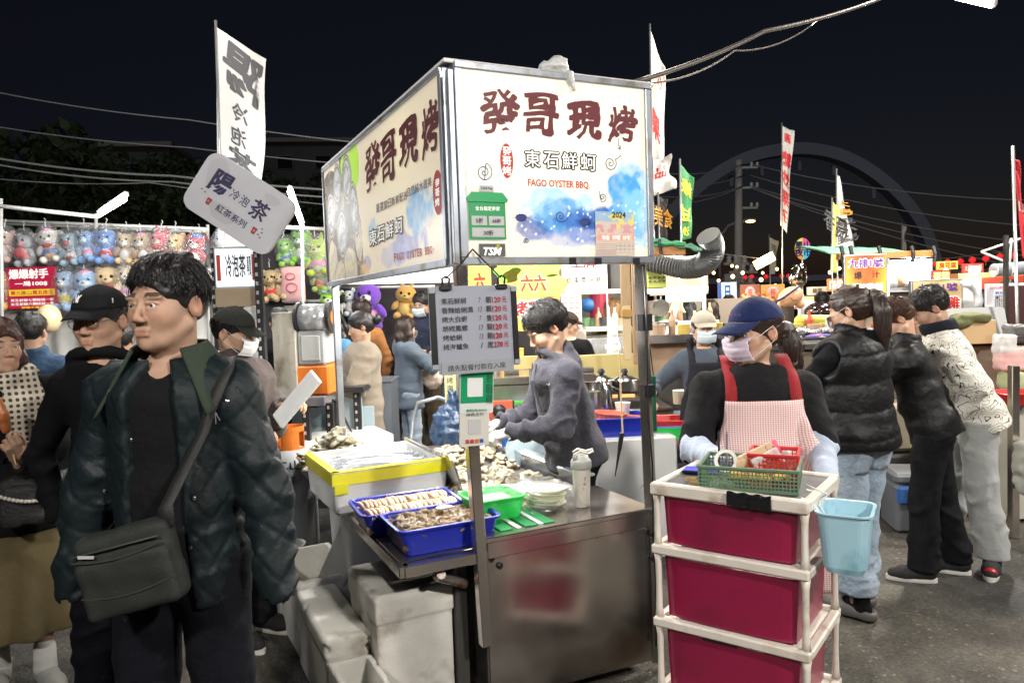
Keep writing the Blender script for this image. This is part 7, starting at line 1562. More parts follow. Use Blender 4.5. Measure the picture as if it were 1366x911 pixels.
text('Fried Egg Scallion Pancakes', .04, INK, t, 0, -.35*h_, -.004, 0, fit=(w_*.55, None))
t, w_, h_=lit(748, 392, 777, 446, 6.95, 'menu_sheet', 'pink white menu sheet with columns of small lines under the pancake sign', (.72, .60, .56), .3)
for i in range(3):
 for j in range(7):text('原味蛋餅加起司'[j]+('40' if i==2 else '餅'), .02, rdk if(i+j)%3==0 else INK, t, (i-1)*w_*.3, h_*(.40-.125*j), -.003, 0, fit=(w_*.2, h_*.05))
t, w_, h_=lit(762, 441, 783, 483, 6.6, 'menu_sheet', 'small white and orange price sheet on the rear glass counter', (.75, .66, .58), .3);text('每份40元', .03, rdk, t, 0, .1*h_, -.003, .02, fit=(w_*.7, h_*.15));text('現做', .03, mat('orange_print'), t, 0, -.2*h_, -.003, .03, fit=(w_*.6, h_*.2))
wp=mat('brown_wood', (.36, .24, .13), .65, bump=.4, bs=10, stretch=(6, 6, 1), var=.15)
t=thing('wooden_post', 'raw wooden post wrapped in tape just left of the right stall post', 'post', (W(832, 420, 5.2).x, 5.2, 0));rb('timber', 828, 350, 842, 408, 5.2, .05, wp, t);rb('timber', 831, 408, 843, 480, 5.18, .05, mat('pale_wood', (.5, .38, .22), .7), t);rb('tape', 830, 413, 843, 423, 5.15, .11, mat('gold_tape', (.35, .2, .05), .4), t);rb('timber', 843, 350, 851, 486, 5.4, .05, wp, t)
D=SDF();D.limb((0, 0, .2), (0, 0, -.2), .04, .075, side=(1, 0, 0), da=.03, db=.04, k=.02, fold=(.012, 20, 1));D.limb((-.02, 0, .22), (-.03, 0, .34), .012, k=.02);o=link('plastic_bag', D.mesh('bag', h=.014, noise=(.008, 40, 3)), mat('white_bag', (.72, .74, .74), .35), None, loc=W(817, 458, 6.5));tag(o, 'white carrier bags hanging on the rear stall post', 'plastic bag')
q=MB();q.lathe([(.0, -.09), (.09, -.06), (.11, 0), (.09, .06), (.0, .09)], n=16);o=q.obj('hanging_fan', mat('fan_blue', (.05, .2, .5), .4), None, loc=W(786, 407, 8.8), smooth=True);tag(o, 'small blue round fan in the rear stall', 'fan')
q=MB();q.cyl((0, 0, -.18), (0, 0, .18), .12, 18);o=q.obj('red_pot', mat('wine_red', (.35, .02, .06), .4), None, loc=W(800, 410, 8.8));tag(o, 'wine red barrel on the rear stall shelf', 'barrel')
# right of the stall post: P19's stall
vs_=thing('drink_stall', 'stall with brown board front and pale shelves right of the oyster sign', 'stall', (W(900, 480, 6.0).x, 6.0, 0));brd=mat('brown_board', (.40, .27, .17), .7, var=.08, vs=2)
rb('front_board', 862, 455, 975, 500, 5.9, .03, brd, vs_);rb('ledge', 862, 448, 975, 455, 5.75, .25, steel, vs_);rb('shelf', 862, 430, 960, 433, 7.0, .4, crm, vs_);rb('back_wall', 862, 440, 900, 450, 7.3, .03, crm, vs_);rb('side_wall', 866, 352, 945, 392, 7.6, .03, mat('peach_wall', (.50, .32, .24), .7), vs_);rb('rail', 862, 384, 945, 389, 7.1, .2, white, vs_)
rb('post', 904, 338, 908, 392, 6.9, .03, white, vs_);rb('post', 937, 350, 943, 450, 6.9, .03, white, vs_);rb('white_box', 880, 428, 905, 447, 7.0, .2, mat('white_box', (.7, .7, .66), .5, emit=(.7, .7, .66), es=.15), vs_);rb('dark_lower', 862, 500, 975, 545, 5.95, .03, mat('dark_cabinet'), vs_);rb('banner', 888, 389, 940, 402, 6.95, .02, mat('mint_banner', (.25, .45, .36), .6), vs_);rb('back_wall', 862, 402, 1000, 450, 9.5, .03, mat('warm_back'), vs_)
text('五味子', .08, whi_ink, vs_, W(912, 395, 6.9).x-vs_.location.x, W(912, 395, 6.9).z, .94, .03, fit=(.2, .065))
rb('steel_hood', 866, 402, 885, 420, 6.8, .2, steel, vs_);q=MB();q.cyl((0, 0, 0), (.0, .25, 0), .08, 18);o=q.obj('hood_end', steel, vs_);o.location=W(882, 411, 6.8)-vs_.location
t=thing('lamp_shade', 'cream glowing cone behind the vendor in the beige cap', 'lamp', W(905, 418, 7.4));MB().lathe([(.03, .16), (.18, -.12)], n=20, cap=False).obj('shade', emis('cream_glow', (1, .82, .5), .9), t, smooth=True);lamp_light(t, (0, -.3, -.2), 15, (1, .9, .7), .1)
t=thing('order_machine', 'lime green coin machine on the shelf right of the stall post', 'machine', (W(876, 368, 6.4).x, 6.4, W(876, 385, 6.4).z));h_=W(876, 350, 6.4).z-t.location.z;MB().box((0, .1, h_/2), (.17, .2, h_), .01).obj('case', mat('lime_case', (.50, .55, .12), .4), t);MB().box((-.02, -.004, h_*.72), (.06, .01, .06)).obj('screen', mat('pale_screen', (.6, .65, .6), .2), t)
for i in range(2):
 for j in range(4):MB().box((-.06+.04*j, -.004, h_*(.42-.14*i)), (.022, .01, .015)).obj('button', mat('button_dark', (.1, .12, .08), .4), t)
# awning, beam and duct
aw=thing('awning', 'dark green awning on an orange wooden beam right of the oyster sign', 'awning', W(886, 330, 6.0));b0=aw.location
q=MB();a, b_=W(860, 316, 6.0)-b0, W(914, 331, 6.0)-b0;q.grid(lambda u, v:V3((a.x+(b_.x-a.x+.05)*u, -v*.35, a.z+(b_.z-a.z)*u*.8-.08*v+.01*sin(u*20))), 16, 6);o=q.obj('canvas', mat('green_canvas', (.01, .10, .05), .6), aw, smooth=True);o.modifiers.new('s', 'SOLIDIFY').thickness=.012
q=MB();a, b_=W(856, 334, 5.7)-b0, W(914, 336, 5.7)-b0;q.box((a+b_)/2, ((b_-a).length, .05, .07), .006);q.obj('beam', mat('orange_wood', (.48, .22, .07), .6, bump=.3, bs=8, stretch=(1, 6, 6)), aw)
q=MB();a, b_=W(858, 326, 5.68)-b0, W(914, 327, 5.68)-b0;q.box((a+b_)/2, ((b_-a).length, .04, .03), .004);q.obj('green_edge', mat('green_edge', (.02, .30, .10), .5), aw)
for px in(880, ):q=MB();p=W(px, 328, 5.66)-b0;q.tube([p+V3((0, 0, .05)), p, p+V3((.01, -.01, -.07))], .012, 6);q.obj('tie', black, aw)
dk_=thing('ventilation_duct', 'fat silver corrugated duct bending upward beside the oyster sign', 'duct', W(900, 350, 6.2));b0=dk_.location;ctrl=[W(858, 345, 6.4), W(885, 352, 6.3), W(912, 357, 6.2), W(935, 354, 6.1), W(948, 342, 6.0), W(950, 327, 5.95), W(944, 314, 5.9)];P=[]
for i in range(len(ctrl)-1):
 c0, c1_, c2_, c3=ctrl[max(i-1, 0)], ctrl[i], ctrl[i+1], ctrl[min(i+2, len(ctrl)-1)]
 for k in range(14):s_=k/14;P.append(.5*((2*c1_)+(c2_-c0)*s_+(2*c0-5*c1_+4*c2_-c3)*s_*s_+(3*c1_-c0-3*c2_+c3)*s_**3)-b0)
MB().tube(P, [.088+.010*(i%2)for i in range(len(P))], 22).obj('duct', mat('silver_duct', (.14, .145, .145), .4, metal=.6), dk_, smooth=False)
# orange shelf with basins
os_=thing('orange_shelf', 'orange edged shelf carrying stacked green and red basins', 'shelf', (W(893, 590, 4.6).x, 4.6, 0), R_(-8));zz=W(893, 590, 4.6).z;MB().box((0, .15, zz), (.36, .4, .03), .004).obj('shelf_board', mat('orange_edge', (.72, .15, .04), .45), os_);MB().box((0, .2, zz/2), (.34, .3, zz-.04), .004).obj('steel_cabinet', steel, os_)
basin('green_basin', 'green basin at the bottom of the stack on the orange edged shelf', 'basin', V3((W(900, 586, 4.6).x, 4.68, zz+.016)), R_(-5), .24, .22, .085, greenp);basin('blue_basin', 'thin blue basin nested between the green and red ones', 'basin', V3((W(900, 586, 4.6).x, 4.68, zz+.055)), R_(-5), .245, .225, .055, mat('periwinkle', (.15, .2, .6), .4));basin('red_basin', 'red basin on top of the stack on the orange edged shelf', 'basin', V3((W(901, 580, 4.6).x, 4.68, zz+.075)), R_(-5), .25, .23, .07, redp)
pt=thing('clear_tub', 'clear tub of pale sauce by the hand of the vendor in the beige cap', 'tub', W(908, 538, 5.0));MB().lathe([(.05, 0), (.055, .09), (.05, .09)], n=18).obj('tub', mat('pale_tub', (.6, .55, .4), .3), pt)
# ------------------------------------------------------------------ middle distance signs
t, w_, h_=lit(958, 377, 983, 403, 11, 'lit_sign', 'blue and white lit sign with a box shaped character behind the navy cap', (.55, .70, .85), .6);text('日', .2, mat('royal_blue_ink', (.02, .08, .4), .5), t, 0, 0, -.004, .04, fit=(w_*.3, h_*.7));MB().box((-w_*.42, -.005, 0), (w_*.16, .01, h_)).obj('side_strip', mat('royal_blue_ink'), t)
for k, (x0, x1, c)in enumerate(((987, 1014, (.28, .08, .04)), (1015, 1047, (.45, .22, .06)))):
 t, w_, h_=lit(x0, 380, x1, 405-k, 10, 'food_sign', ['dark red food photo sign with a pink round stamp', 'orange food photo sign with a pale round stamp'][k], c, .6);MB().poly([(w_*.25*cos(a), .1*h_+h_*.3*sin(a))for a in[i*PI/10 for i in range(20)]], .004, at=-.006).obj('round_stamp', emis('stamp', (.8, .35, .3), .2), t);text('招', .1, rdk, t, 0, h_*.1, -.008, .03, fit=(w_*.2, h_*.35))
 for j in range(14):q=MB();rd=random.Random(j+k*50);q.sphere((rd.uniform(-.45, .45)*w_, -.005, rd.uniform(-.45, .0)*h_), (.03, .006, .025), 8, 6);q.obj('food_print', mat('fried_%d'%(j%3), [(.6, .25, .05), (.75, .4, .1), (.3, .08, .03)][j%3], .5, emit=[(.6, .25, .05), (.75, .4, .1), (.3, .08, .03)][j%3], es=.4), t)
t, w_, h_=lit(1077, 383, 1103, 393, 9, 'small_sign', 'small warm white sign with two brown characters by the chestnut stall', (.85, .78, .60), .5);text('雞蛋', .1, mat('brown_ink', (.25, .1, .03), .5), t, 0, 0, -.004, .03, fit=(w_*.5, h_*.6))
t, w_, h_=lit(1072, 396, 1086, 412, 8.5, 'price_card', 'yellow price card standing on the distant counter', (.8, .7, .2), .4);text('50', .1, rdk, t, 0, 0, -.004, .03, fit=(w_*.6, h_*.4))
# balloons on a white pole
bl=thing('foil_balloon', 'silver foil balloon reflecting the lamps above the counter', 'balloon', W(1064, 371, 6.8));D=SDF();D.ball((0, 0, .0), (.085, .05, .10));D.ball((.02, 0, .09), (.06, .045, .05), k=.03);D.limb((0, 0, -.09), (.01, 0, -.15), .02, .008, k=.03);link('foil', D.mesh('foil', h=.012), mat('foil', (.7, .62, .5), .12, metal=1, bump=.4, bs=12), bl)
bl=thing('doll_balloon', 'skin coloured doll head balloon with a dark band leaning over the counter', 'balloon', W(1054, 396, 6.6));D=SDF();D.ball((0, 0, 0), (.12, .09, .085), RY(-.5));D.ball((-.13, 0, -.10), (.045, .04, .04), k=.02);D.ball((.09, 0, -.07), (.04, .04, .04), k=.02);link('head', D.mesh('head', h=.014), mat('doll_skin', (.65, .35, .20), .35), bl);MB().tube([(-.14, -.03, -.04), (-.08, -.085, .0), (.0, -.10, .06), (.06, -.06, .09)], .010, 6).obj('band', navyp, bl)
MB().tube([(-.03, -.09, -.01), (-.01, -.095, -.03), (.03, -.09, -.03)], .004, 4).obj('smile', mat('brown_ink'), bl)
q=MB();a, b_=W(1069, 392, 6.7), W(1066, 455, 6.7);q.cyl(a-a, b_-a, .022, 10);o=q.obj('white_pole', white, None, loc=a);tag(o, 'white pole holding the balloons over the foil trays', 'pole')
# chicken counter on which the customers look down
cc=thing('roast_counter', 'roast chicken counter with foil trays in front of the queue', 'counter', (W(1130, 480, 5.4).x, 5.4, 0));zz=W(1095, 455, 5.6).z;MB().box((.35, .3, zz-.02), (2.0, .7, .05), .006).obj('counter_top', mat('dark_counter', (.05, .045, .045), .5), cc);MB().box((.45, .3, zz/2-.03), (1.75, .6, zz-.06), .006).obj('counter_body', mat('kraft_body', (.13, .105, .07), .7, var=.2), cc)
D=SDF();D.box((0, 0, 0), (.28, .14, .028), .02);o=link('foil_tray', D.mesh('foil_tray', h=.014, noise=(.012, 40, 3)), mat('foil2', (.6, .6, .6), .25, metal=1, bump=1, bs=40), None, loc=W(1095, 440, 5.8));tag(o, 'crumpled aluminium foil tray on the roast counter', 'foil tray')
D=SDF();D.limb((-.12, 0, 0), (.12, 0, .01), .06, .04, side=(1, 0, 0), k=.03);o=link('yellow_packet', D.mesh('yellow_packet', h=.014, noise=(.008, 40, 3)), mat('corn_yellow', (.6, .55, .08), .4), None, loc=W(1088, 428, 6.0));tag(o, 'yellow green packet lying behind the foil tray', 'packet')
for k in range(6):rd=random.Random(k);q=MB();q.box((0, 0, 0), (.09, .06, .012), .003, R=RZ(rd.uniform(0, 3)));o=q.obj('paper_packet', mat('pp_%d'%(k%3), [(.1, .1, .5), (.4, .15, .45), (.75, .72, .7)][k%3], .5), None, loc=W(1084+6*k, 449-(k%2)*2, 5.45));tag(o, ['deep blue', 'violet', 'white', 'light blue', 'purple', 'pale'][k]+' small packet scattered on the counter edge', 'packet')
q=MB();q.sphere((0, 0, 0), (.14, .12, .09), 18, 10);o=q.obj('helmet', mat('black_helmet', (.02, .01, .012), .1, coat=1), None, loc=W(1094, 416, 6.6), smooth=True);tag(o, 'glossy black helmet resting behind the foil trays', 'helmet');q=MB();q.sphere((0, 0, 0), (.09, .08, .08), 16, 10);o=q.obj('white_helmet', mat('white_helmet', (.6, .6, .65), .2), None, loc=W(1077, 411, 6.8), smooth=True);tag(o, 'white helmet beside the glossy black one', 'helmet')
# right hand lit snack stall
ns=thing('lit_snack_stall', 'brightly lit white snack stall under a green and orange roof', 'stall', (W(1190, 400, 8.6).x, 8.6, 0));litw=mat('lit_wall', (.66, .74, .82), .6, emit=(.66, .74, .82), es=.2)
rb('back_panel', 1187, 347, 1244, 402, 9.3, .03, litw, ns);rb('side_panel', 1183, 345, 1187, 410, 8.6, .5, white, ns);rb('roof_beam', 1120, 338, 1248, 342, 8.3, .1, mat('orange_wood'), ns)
q=MB();a, b_=W(1119, 340, 8.3)-ns.location, W(1250, 343, 8.3)-ns.location;q.grid(lambda u, v:V3((a.x+(b_.x-a.x)*u, -.1+v*1.0, a.z+.03+(b_.z-a.z)*u+.22*v*(1-.3*v)+.015*sin(u*30))), 30, 6);o=q.obj('roof_sheet', mat('mint_tarp', (.18, .42, .28), .6), ns, smooth=True);o.modifiers.new('s', 'SOLIDIFY').thickness=.02
for px in(1122, 1134, 1172, 1216, 1245):q=MB();p=W(px, 338, 8.25)-ns.location;q.tube([p+V3((0, 0, .08)), p+V3((.01, -.02, 0)), p+V3((0, -.02, -.1))], .022, 6);q.obj('tie', black, ns)
rb('shelf', 1187, 384, 1244, 387, 8.7, .4, white, ns)
for k, (px, py, r)in enumerate(((1192, 377, .07), (1200, 374, .09), (1210, 376, .08), (1219, 377, .07), (1228, 376, .06))):
 q=MB();q.sphere((0, 0, 0), (r, r, r*.9), 12, 8);o=q.obj('bagged_bread', mat('bread_%d'%(k%2), [(.72, .72, .72), (.6, .42, .25)][k%2], .4), None, loc=W(px, py, 8.7), smooth=True);tag(o, ['leftmost white bag', 'large tan bag', 'middle white bag', 'small tan bag', 'rightmost white bag'][k]+' of goods on the shelf of the lit stall', 'bag')
t=thing('stall_tube', 'white tube lamp inside the lit snack stall', 'lamp', W(1215, 350, 8.7));MB().cyl((-.2, 0, 0), (.2, 0, 0), .02, 8).obj('tube', emis('cold_tube'), t)if False else q.obj('tube', emis('cold_tube', (.93, .97, 1), 22), t);lamp_light(t, (0, -.1, -.1), 35, (.9, .96, 1), .1)
def two_sign(px0, py0, px1, py1, D, name, label, c0, c1_, rows, rz=0):
 a=W(px0, py0, D);b_=W(px1, py1, D);t=thing(name, label, 'sign', ((a.x+b_.x)/2, D, (a.z+b_.z)/2), R_(rz));w_, h_=abs(b_.x-a.x), abs(a.z-b_.z);MB().box((0, .03, 0), (w_+.03, .05, h_+.03), .004).obj('frame', alu, t)
 def fn(u, v, x, z):C=np.tile(np.array(c0), (len(x), 1));lay(C, (np.abs(u-.5)*2)**1.5*.8*(1-v*.6), c1_);lay(C, fbm(u*4, v*1.3)**2*.9*(1-v), c1_);return C
 sheet('print', t, -w_/2, w_/2, -h_/2, h_/2, fn, printm('lit_print', .4), 50, 50, y=-.001)
 for s, x, z, fw, fh, mm, bd in rows:
  if bd>.04:text(s, .1, whi_ink, t, x*w_, z*h_, -.003, .11, fit=(fw*w_*1.06, fh*h_*1.12))
  text(s, .1, mm, t, x*w_, z*h_, -.006, min(bd, .04), fit=(fw*w_, fh*h_))
 return t
pur=mat('purple_ink', (.13, .02, .28), .5)
two_sign(1128, 342, 1182, 390, 8.0, 'chicken_leg_sign', 'red and orange fried chicken leg sign under the green roof', (.62, .04, .03), (.85, .5, .05), [('九排1號', 0, .30, .86, .24, pur, .06), ('爆', -.2, -.02, .2, .2, INK, .03), ('汁', .24, -.0, .2, .2, INK, .03), ('卡啦雞腿', 0, -.34, .86, .2, whi_ink, .03)])
two_sign(1218, 376, 1283, 416, 7.0, 'sesame_chicken_sign', 'tan sesame oil chicken sign with purple and red characters', (.46, .40, .16), (.62, .36, .24), [('九排1號', 0, .30, .82, .26, pur, .04), ('麻油雞', 0, -.22, .92, .44, rdk, .05)])
t, w_, h_=lit(1243, 361, 1268, 376, 8.2, 'cake_banner', 'red banner with yellow cake characters over the tan sign', (.50, .03, .03), .4);text('蛋糕', .1, ypr, t, 0, 0, -.004, .05, fit=(w_*.9, h_*.75))
t, w_, h_=lit(1316, 379, 1372, 432, 6.8, 'price_calendar', 'white price grid sheet with red heading at the right edge', (.72, .72, .78), .35);text('50元6粒 / 100元13粒', .1, rdk, t, .0, h_*.40, -.004, .02, fit=(w_*.86, h_*.07));text('歡迎來電預訂', .1, mat('royal_blue_ink'), t, 0, h_*.28, -.004, .02, fit=(w_*.6, h_*.07))
q=MB()
for i in range(8):q.box((-w_*.3+i*w_*.1, -.004, -h_*.1), (.004, .002, h_*.62))
for j in range(7):q.box((.05*w_, -.005, -h_*.41+j*h_*.103), (w_*.72, .002, .004))
o=q.obj('grid_lines', INK, t);o['kind']='stuff'
for i in range(7):
 for j in range(5):text(str(1+i+7*j), .02, rdk if i>4 else INK, t, -w_*.25+i*w_*.1, h_*(.16-j*.103), -.004, 0, fit=(.022, .024))
sl=thing('propped_lid', 'large grey lid propped open behind the man in the patterned jacket', 'lid', W(1306, 436, 5.6), rot=(R_(-12), 0, R_(6)));MB().poly(rrect(.47, .30, .03), .02).obj('lid_panel', mat('grey_lid_panel', (.42, .43, .43), .4), sl);MB().poly(rrect(.48, .31, .035), .012, at=.021).obj('lid_rim', mat('dark_rim', (.06, .06, .06), .5), sl)
bx=thing('cardboard_box', 'brown cardboard box with an olive cloth on top near the patterned jacket', 'box', W(1306, 443, 5.3));MB().box((0, .1, 0), (.24, .22, .17), .004).obj('box_body', mat('kraft', (.46, .33, .17), .75), bx);D=SDF();D.ball((-.03, .05, .10), (.15, .10, .04));D.ball((-.12, .03, .07), (.07, .08, .05));o=link('cloth', D.mesh('cloth', h=.012, noise=(.012, 40, 4)), mat('olive_cloth', (.10, .11, .04), .85), bx)
rb2=thing('right_counter', 'right edge counter with a red top and cream side panel', 'counter', (W(1370, 560, 4.9).x, 4.9, 0));zz=W(1362, 536, 4.9).z;MB().box((.12, .3, zz), (.5, .7, .04), .004).obj('red_top', redp, rb2);MB().box((.12, .3, zz/2), (.44, .62, zz-.05), .004).obj('side_panel', mat('cream_panel', (.5, .48, .42), .5), rb2)
for k, (px, py, w__, h__, c, lb_)in enumerate(((1352, 478, .22, .16, (.70, .45, .42), 'bag of pink sausages on the right hand counter'), (1356, 507, .2, .13, (.45, .5, .28), 'stack of pale green plates on the right hand counter'), (1340, 460, .1, .14, (.6, .6, .58), 'clear cups stacked behind the patterned jacket'), (1358, 440, .14, .08, (.12, .12, .12), 'dark scale head above the right hand counter'))):
 D=SDF();D.box((0, 0, 0), (w__/2, .07, h__/2), .02);o=link(['sausage_bag', 'plate_stack', 'cup_stack', 'scale'][k], D.mesh('x', h=.012, noise=(.006, 50, k)), mat('rc_%d'%k, c, .35), None, loc=W(px, py, 5.0));tag(o, lb_, ['bag', 'plates', 'cups', 'scale'][k])
b_=basin('red_tray', 'red tray with holes under the sausages on the right', 'tray', W(1352, 532, 4.75), 0, .26, .22, .05, redp)
t=thing('dark_cabinet_frame', 'dark framed cabinet front at the right edge with a lime disc', 'cabinet', W(1366, 440, 6.2));MB().box((0, 0, 0), (.3, .05, .75), .005).obj('cabinet', mat('wine_dark', (.05, .015, .015), .5), t);MB().sphere((.08, -.03, .0), (.09, .01, .12)).obj('lime_disc', mat('lime_disc', (.3, .5, .05), .5), t);MB().box((-.16, -.01, .2), (.03, .03, 1.2)).obj('frame_bar', steel, t)
gr_=thing('rolled_tarp', 'grey rolled tarp on a rod above the price grid sheet', 'tarp', W(1325, 361, 6.4));MB().cyl((0, 0, 0), W(1380, 356, 6.4)-gr_.location, .055, 16).obj('roll', mat('grey_tarp', (.24, .26, .28), .5), gr_, smooth=True)
for x in(.0, .13):MB().cyl((x, 0, 0), (x+.012, 0, .0), .060, 16).obj('strap', white, gr_)
for k, pts in enumerate((((1309, 336, 6.5), (1366, 317, 6.5)), ((1349, 318, 6.5), (1347, 353, 6.5)), ((1309, 336, 6.5), (1352, 354, 6.5)))):wire(['white rod rising to the right edge above the rolled tarp', 'short vertical white rod above the rolled tarp', 'white rod sloping down to the rolled tarp'][k], [pts[0], pts[1]], .010, 0, white, seg=1)
ac=thing('white_duct', 'bent white duct beside the tan chicken sign', 'duct', W(1295, 395, 6.9));b0=ac.location;MB().tube([W(x, y, 6.9)-b0 for x, y in((1284, 378), (1295, 380), (1303, 389), (1306, 402), (1302, 416))], [.035+.004*(i%2)for i in range(5)], 14).obj('duct', mat('white_duct_m', (.66, .70, .74), .35), ac, smooth=True);rb('case', 1284, 372, 1310, 420, 7.1, .1, mat('pale_case', (.6, .62, .64), .5), ac)
b_=thing('hat_stall_roof', 'orange roofed distant stall with glowing lamps at the far right', 'stall', (W(1310, 380, 11).x, 11, 0));rb('roof', 1278, 365, 1366, 371, 11, .8, mat('rust_roof', (.45, .18, .06), .6, emit=(.45, .18, .06), es=.2), b_);rb('banner', 1284, 371, 1366, 384, 10.8, .05, mat('red_banner', (.45, .06, .03), .6, emit=(.45, .06, .03), es=.3), b_);rb('back', 1290, 384, 1366, 420, 11.5, .05, mat('warm_back'), b_)
t=thing('led_bulb', 'glaring white bulb over the distant orange roofed stall', 'lamp', W(1300, 361, 11));MB().sphere((0, 0, 0), .07, 10, 8).obj('bulb', emis('led_bulb2', (1, .98, .95), 20), t, smooth=True);lamp_light(t, (0, -.2, .05), 30, (1, .9, .75), .1)
for k, (x0, y0, x1, y1, D_, c, lb_)in enumerate(((960, 404, 1060, 450, 10, (.14, .11, .09), 'dim brown stall front behind the navy cap'), (1066, 395, 1130, 425, 9.5, (.45, .36, .28), 'warm lit stall back beyond the helmets'), (1120, 392, 1220, 440, 9.0, (.35, .28, .2), 'tan board wall behind the queue'), (560, 400, 640, 520, 10.5, (.05, .05, .06), 'dark curtain behind the tall masked man'))):
 slab('stall_wall', lb_, 'stall wall', x0, y0, x1, y1, D_, mat('sw_%d'%k, c, .8, var=.2, vs=3), .04)
# ground things on the right
tbx=thing('tool_box', 'blue and grey plastic tool box on the ground behind the jeans', 'tool box', GP(1212, 4.9), R_(-10));MB().box((0, 0, .16), (.26, .32, .32), .02).obj('lower_case', mat('grey_case', (.14, .15, .17), .45), tbx);MB().box((0, -.01, .25), (.24, .33, .13), .02).obj('blue_case', mat('case_blue', (.03, .12, .36), .4), tbx);MB().box((0, 0, .36), (.27, .33, .07), .02).obj('lid', mat('grey_case'), tbx)
cbx=thing('beige_case', 'beige worn case standing under the roast counter', 'case', GP(1206, 5.2));MB().box((0, .1, .62), (.34, .3, .34), .03).obj('case_body', mat('beige_case', (.36, .31, .22), .6, var=.15), cbx);MB().box((0, .1, .22), (.4, .36, .44), .02).obj('lower_box', mat('dark_cabinet'), cbx)
basin('yellow_crate', 'yellow crate seen between the grey trousers', 'crate', GP(1298, 5.4), 0, .40, .34, .48, mat('yellow_crate', (.75, .58, .02), .4), taper=.92)
q=MB();q.box((0, 0, .55), (.05, .05, 1.1), .004);o=q.obj('steel_support', steel, None, loc=GP(1352, 4.6));tag(o, 'thin steel leg of the right hand counter', 'table leg')
D=SDF();D.box((0, 0, .16), (.07, .07, .16), .04);o=link('plastic_bag', D.mesh('bag', h=.016, noise=(.015, 30, 6)), mat('clear_bin_bag', (.40, .40, .36), .3), None, loc=GP(1372, 4.5, .32));tag(o, 'pale bin bag hanging under the right hand counter', 'plastic bag')
for k, (px, py, D_, pw_)in enumerate(((745, 250, 6.0, 110), (905, 350, 6.75, 50))):  # hidden bulbs added to brighten the rear stalls
 t=thing('led_bulb', ['bulb hanging over the yellow board counter behind the oyster sign', 'bulb tucked behind the silver duct'][k], 'lamp', W(px, py, D_));MB().sphere((0, 0, 0), .03, 10, 8).obj('bulb', emis('led_bulb2', (1, .98, .95), 20), t, smooth=True);MB().cyl((0, 0, 0), (0, 0, .15), .01, 6).obj('cord', black, t);lamp_light(t, (0, 0, -.06), pw_, (1, .95, .87), .08)
for k, (x, y, z, pw_)in enumerate(((1.3, 6.2, 4.6, 260), (3.6, 6.0, 4.5, 560), (-2.6, 4.6, 4.6, 230))):  # unseen fill lamps added high above the stalls
 market_or_fill_lamp(V3((x, y, z)), ['high floodlight above the rear snack stall, out of the frame', 'high floodlight above the roast chicken counter, out of the frame', 'high floodlight above the toy stall aisle, out of the frame'][k], pw_, (1, .88, .72)if k<2 else(1, .95, .88))
# clutter on the counters
CL=[]
def clutter(label, group, x0, x1, py, D, n, seed, cols=((.7, .7, .68), (.5, .1, .05), (.6, .45, .1), (.1, .2, .1), (.05, .05, .06), (.45, .3, .2))):
 rd=random.Random(seed)
 if not CL:
  for pr in([(.03, 0), (.042, .10), (.040, .10)], [(.03, 0), (.03, .12), (.012, .16), (.012, .20)], [(.05, 0), (.05, .07), (.052, .075), (.052, .09)]):b=MB().lathe(pr, n=12);me=bpy.data.meshes.new('container');me.from_pydata(b.v, [], b.f);CL.append(me)
 for i in range(n):
  k=rd.randrange(3);c=cols[rd.randrange(len(cols))];me=CL[k].copy();me.materials.append(mat('clut_%.2f_%.2f_%.2f'%c, c, .4));o=bpy.data.objects.new(['cup', 'bottle', 'jar'][k], me);COL.objects.link(o);p=W(x0+(x1-x0)*(i+.5*rd.random())/n, py, D);p.y+=rd.uniform(0, .25);o.location=p;tag(o, label, ['cup', 'bottle', 'jar'][k], group)
clutter('small container in the row on the pale shelf behind the beige cap', 'things on the drink stall shelf', 866, 955, 431, 7.05, 14, 1)
clutter('small container in the row on the steel ledge of the drink stall', 'things on the drink stall ledge', 864, 975, 448, 5.8, 9, 2)
clutter('small container in the row on the rear stall shelf', 'things on the rear stall shelf', 767, 833, 437, 7.25, 9, 3)
clutter('small container among the packs on the yellow board counter', 'things on the yellow counter', 640, 700, 479, 6.6, 7, 4)
clutter('small container crowded on the roast counter behind the foil tray', 'things on the roast counter', 1072, 1340, 448, 5.7, 26, 5)
clutter('small container on the shelf of the lit snack stall', 'things in the lit snack stall', 1188, 1244, 384, 8.75, 8, 6)
# a far band of lit stall signs
for k, (x0, x1, y0, y1, D_, c, t_, ic, lb_)in enumerate(((905, 930, 395, 408, 9.6, (.1, .4, .3), '鮮果汁', 1, 'green juice sign low behind the drink stall'), (1104, 1124, 372, 388, 12, (.75, .2, .05), '鹽酥雞', 1, 'orange red fried snack sign left of the chicken leg sign'), (1250, 1278, 349, 359, 12.5, (.8, .5, .1), '臭豆腐', 0, 'amber tofu sign under the red lanterns'), (1284, 1312, 352, 363, 13, (.7, .08, .05), '大腸包小腸', 1, 'dark red sausage sign near the glaring bulb'), (1330, 1364, 386, 376, 12, (.1, .2, .6), '章魚燒', 1, 'blue octopus ball sign behind the rolled tarp'), (1140, 1180, 394, 404, 9.2, (.8, .6, .15), '現點現做', 0, 'yellow strip sign under the chicken leg sign'), (1050, 1066, 396, 412, 11, (.7, .1, .1), '冰', 1, 'small red ice sign behind the doll balloon'))):
 t, w_, h_=lit(x0, y0, x1, y1, D_, 'lit_sign', lb_, c, 1.6);text(t_, .1, whi_ink if ic else rdk, t, 0, 0, -.004, .03, fit=(w_*.82, h_*.7))
bm2=None;rd=random.Random(8)
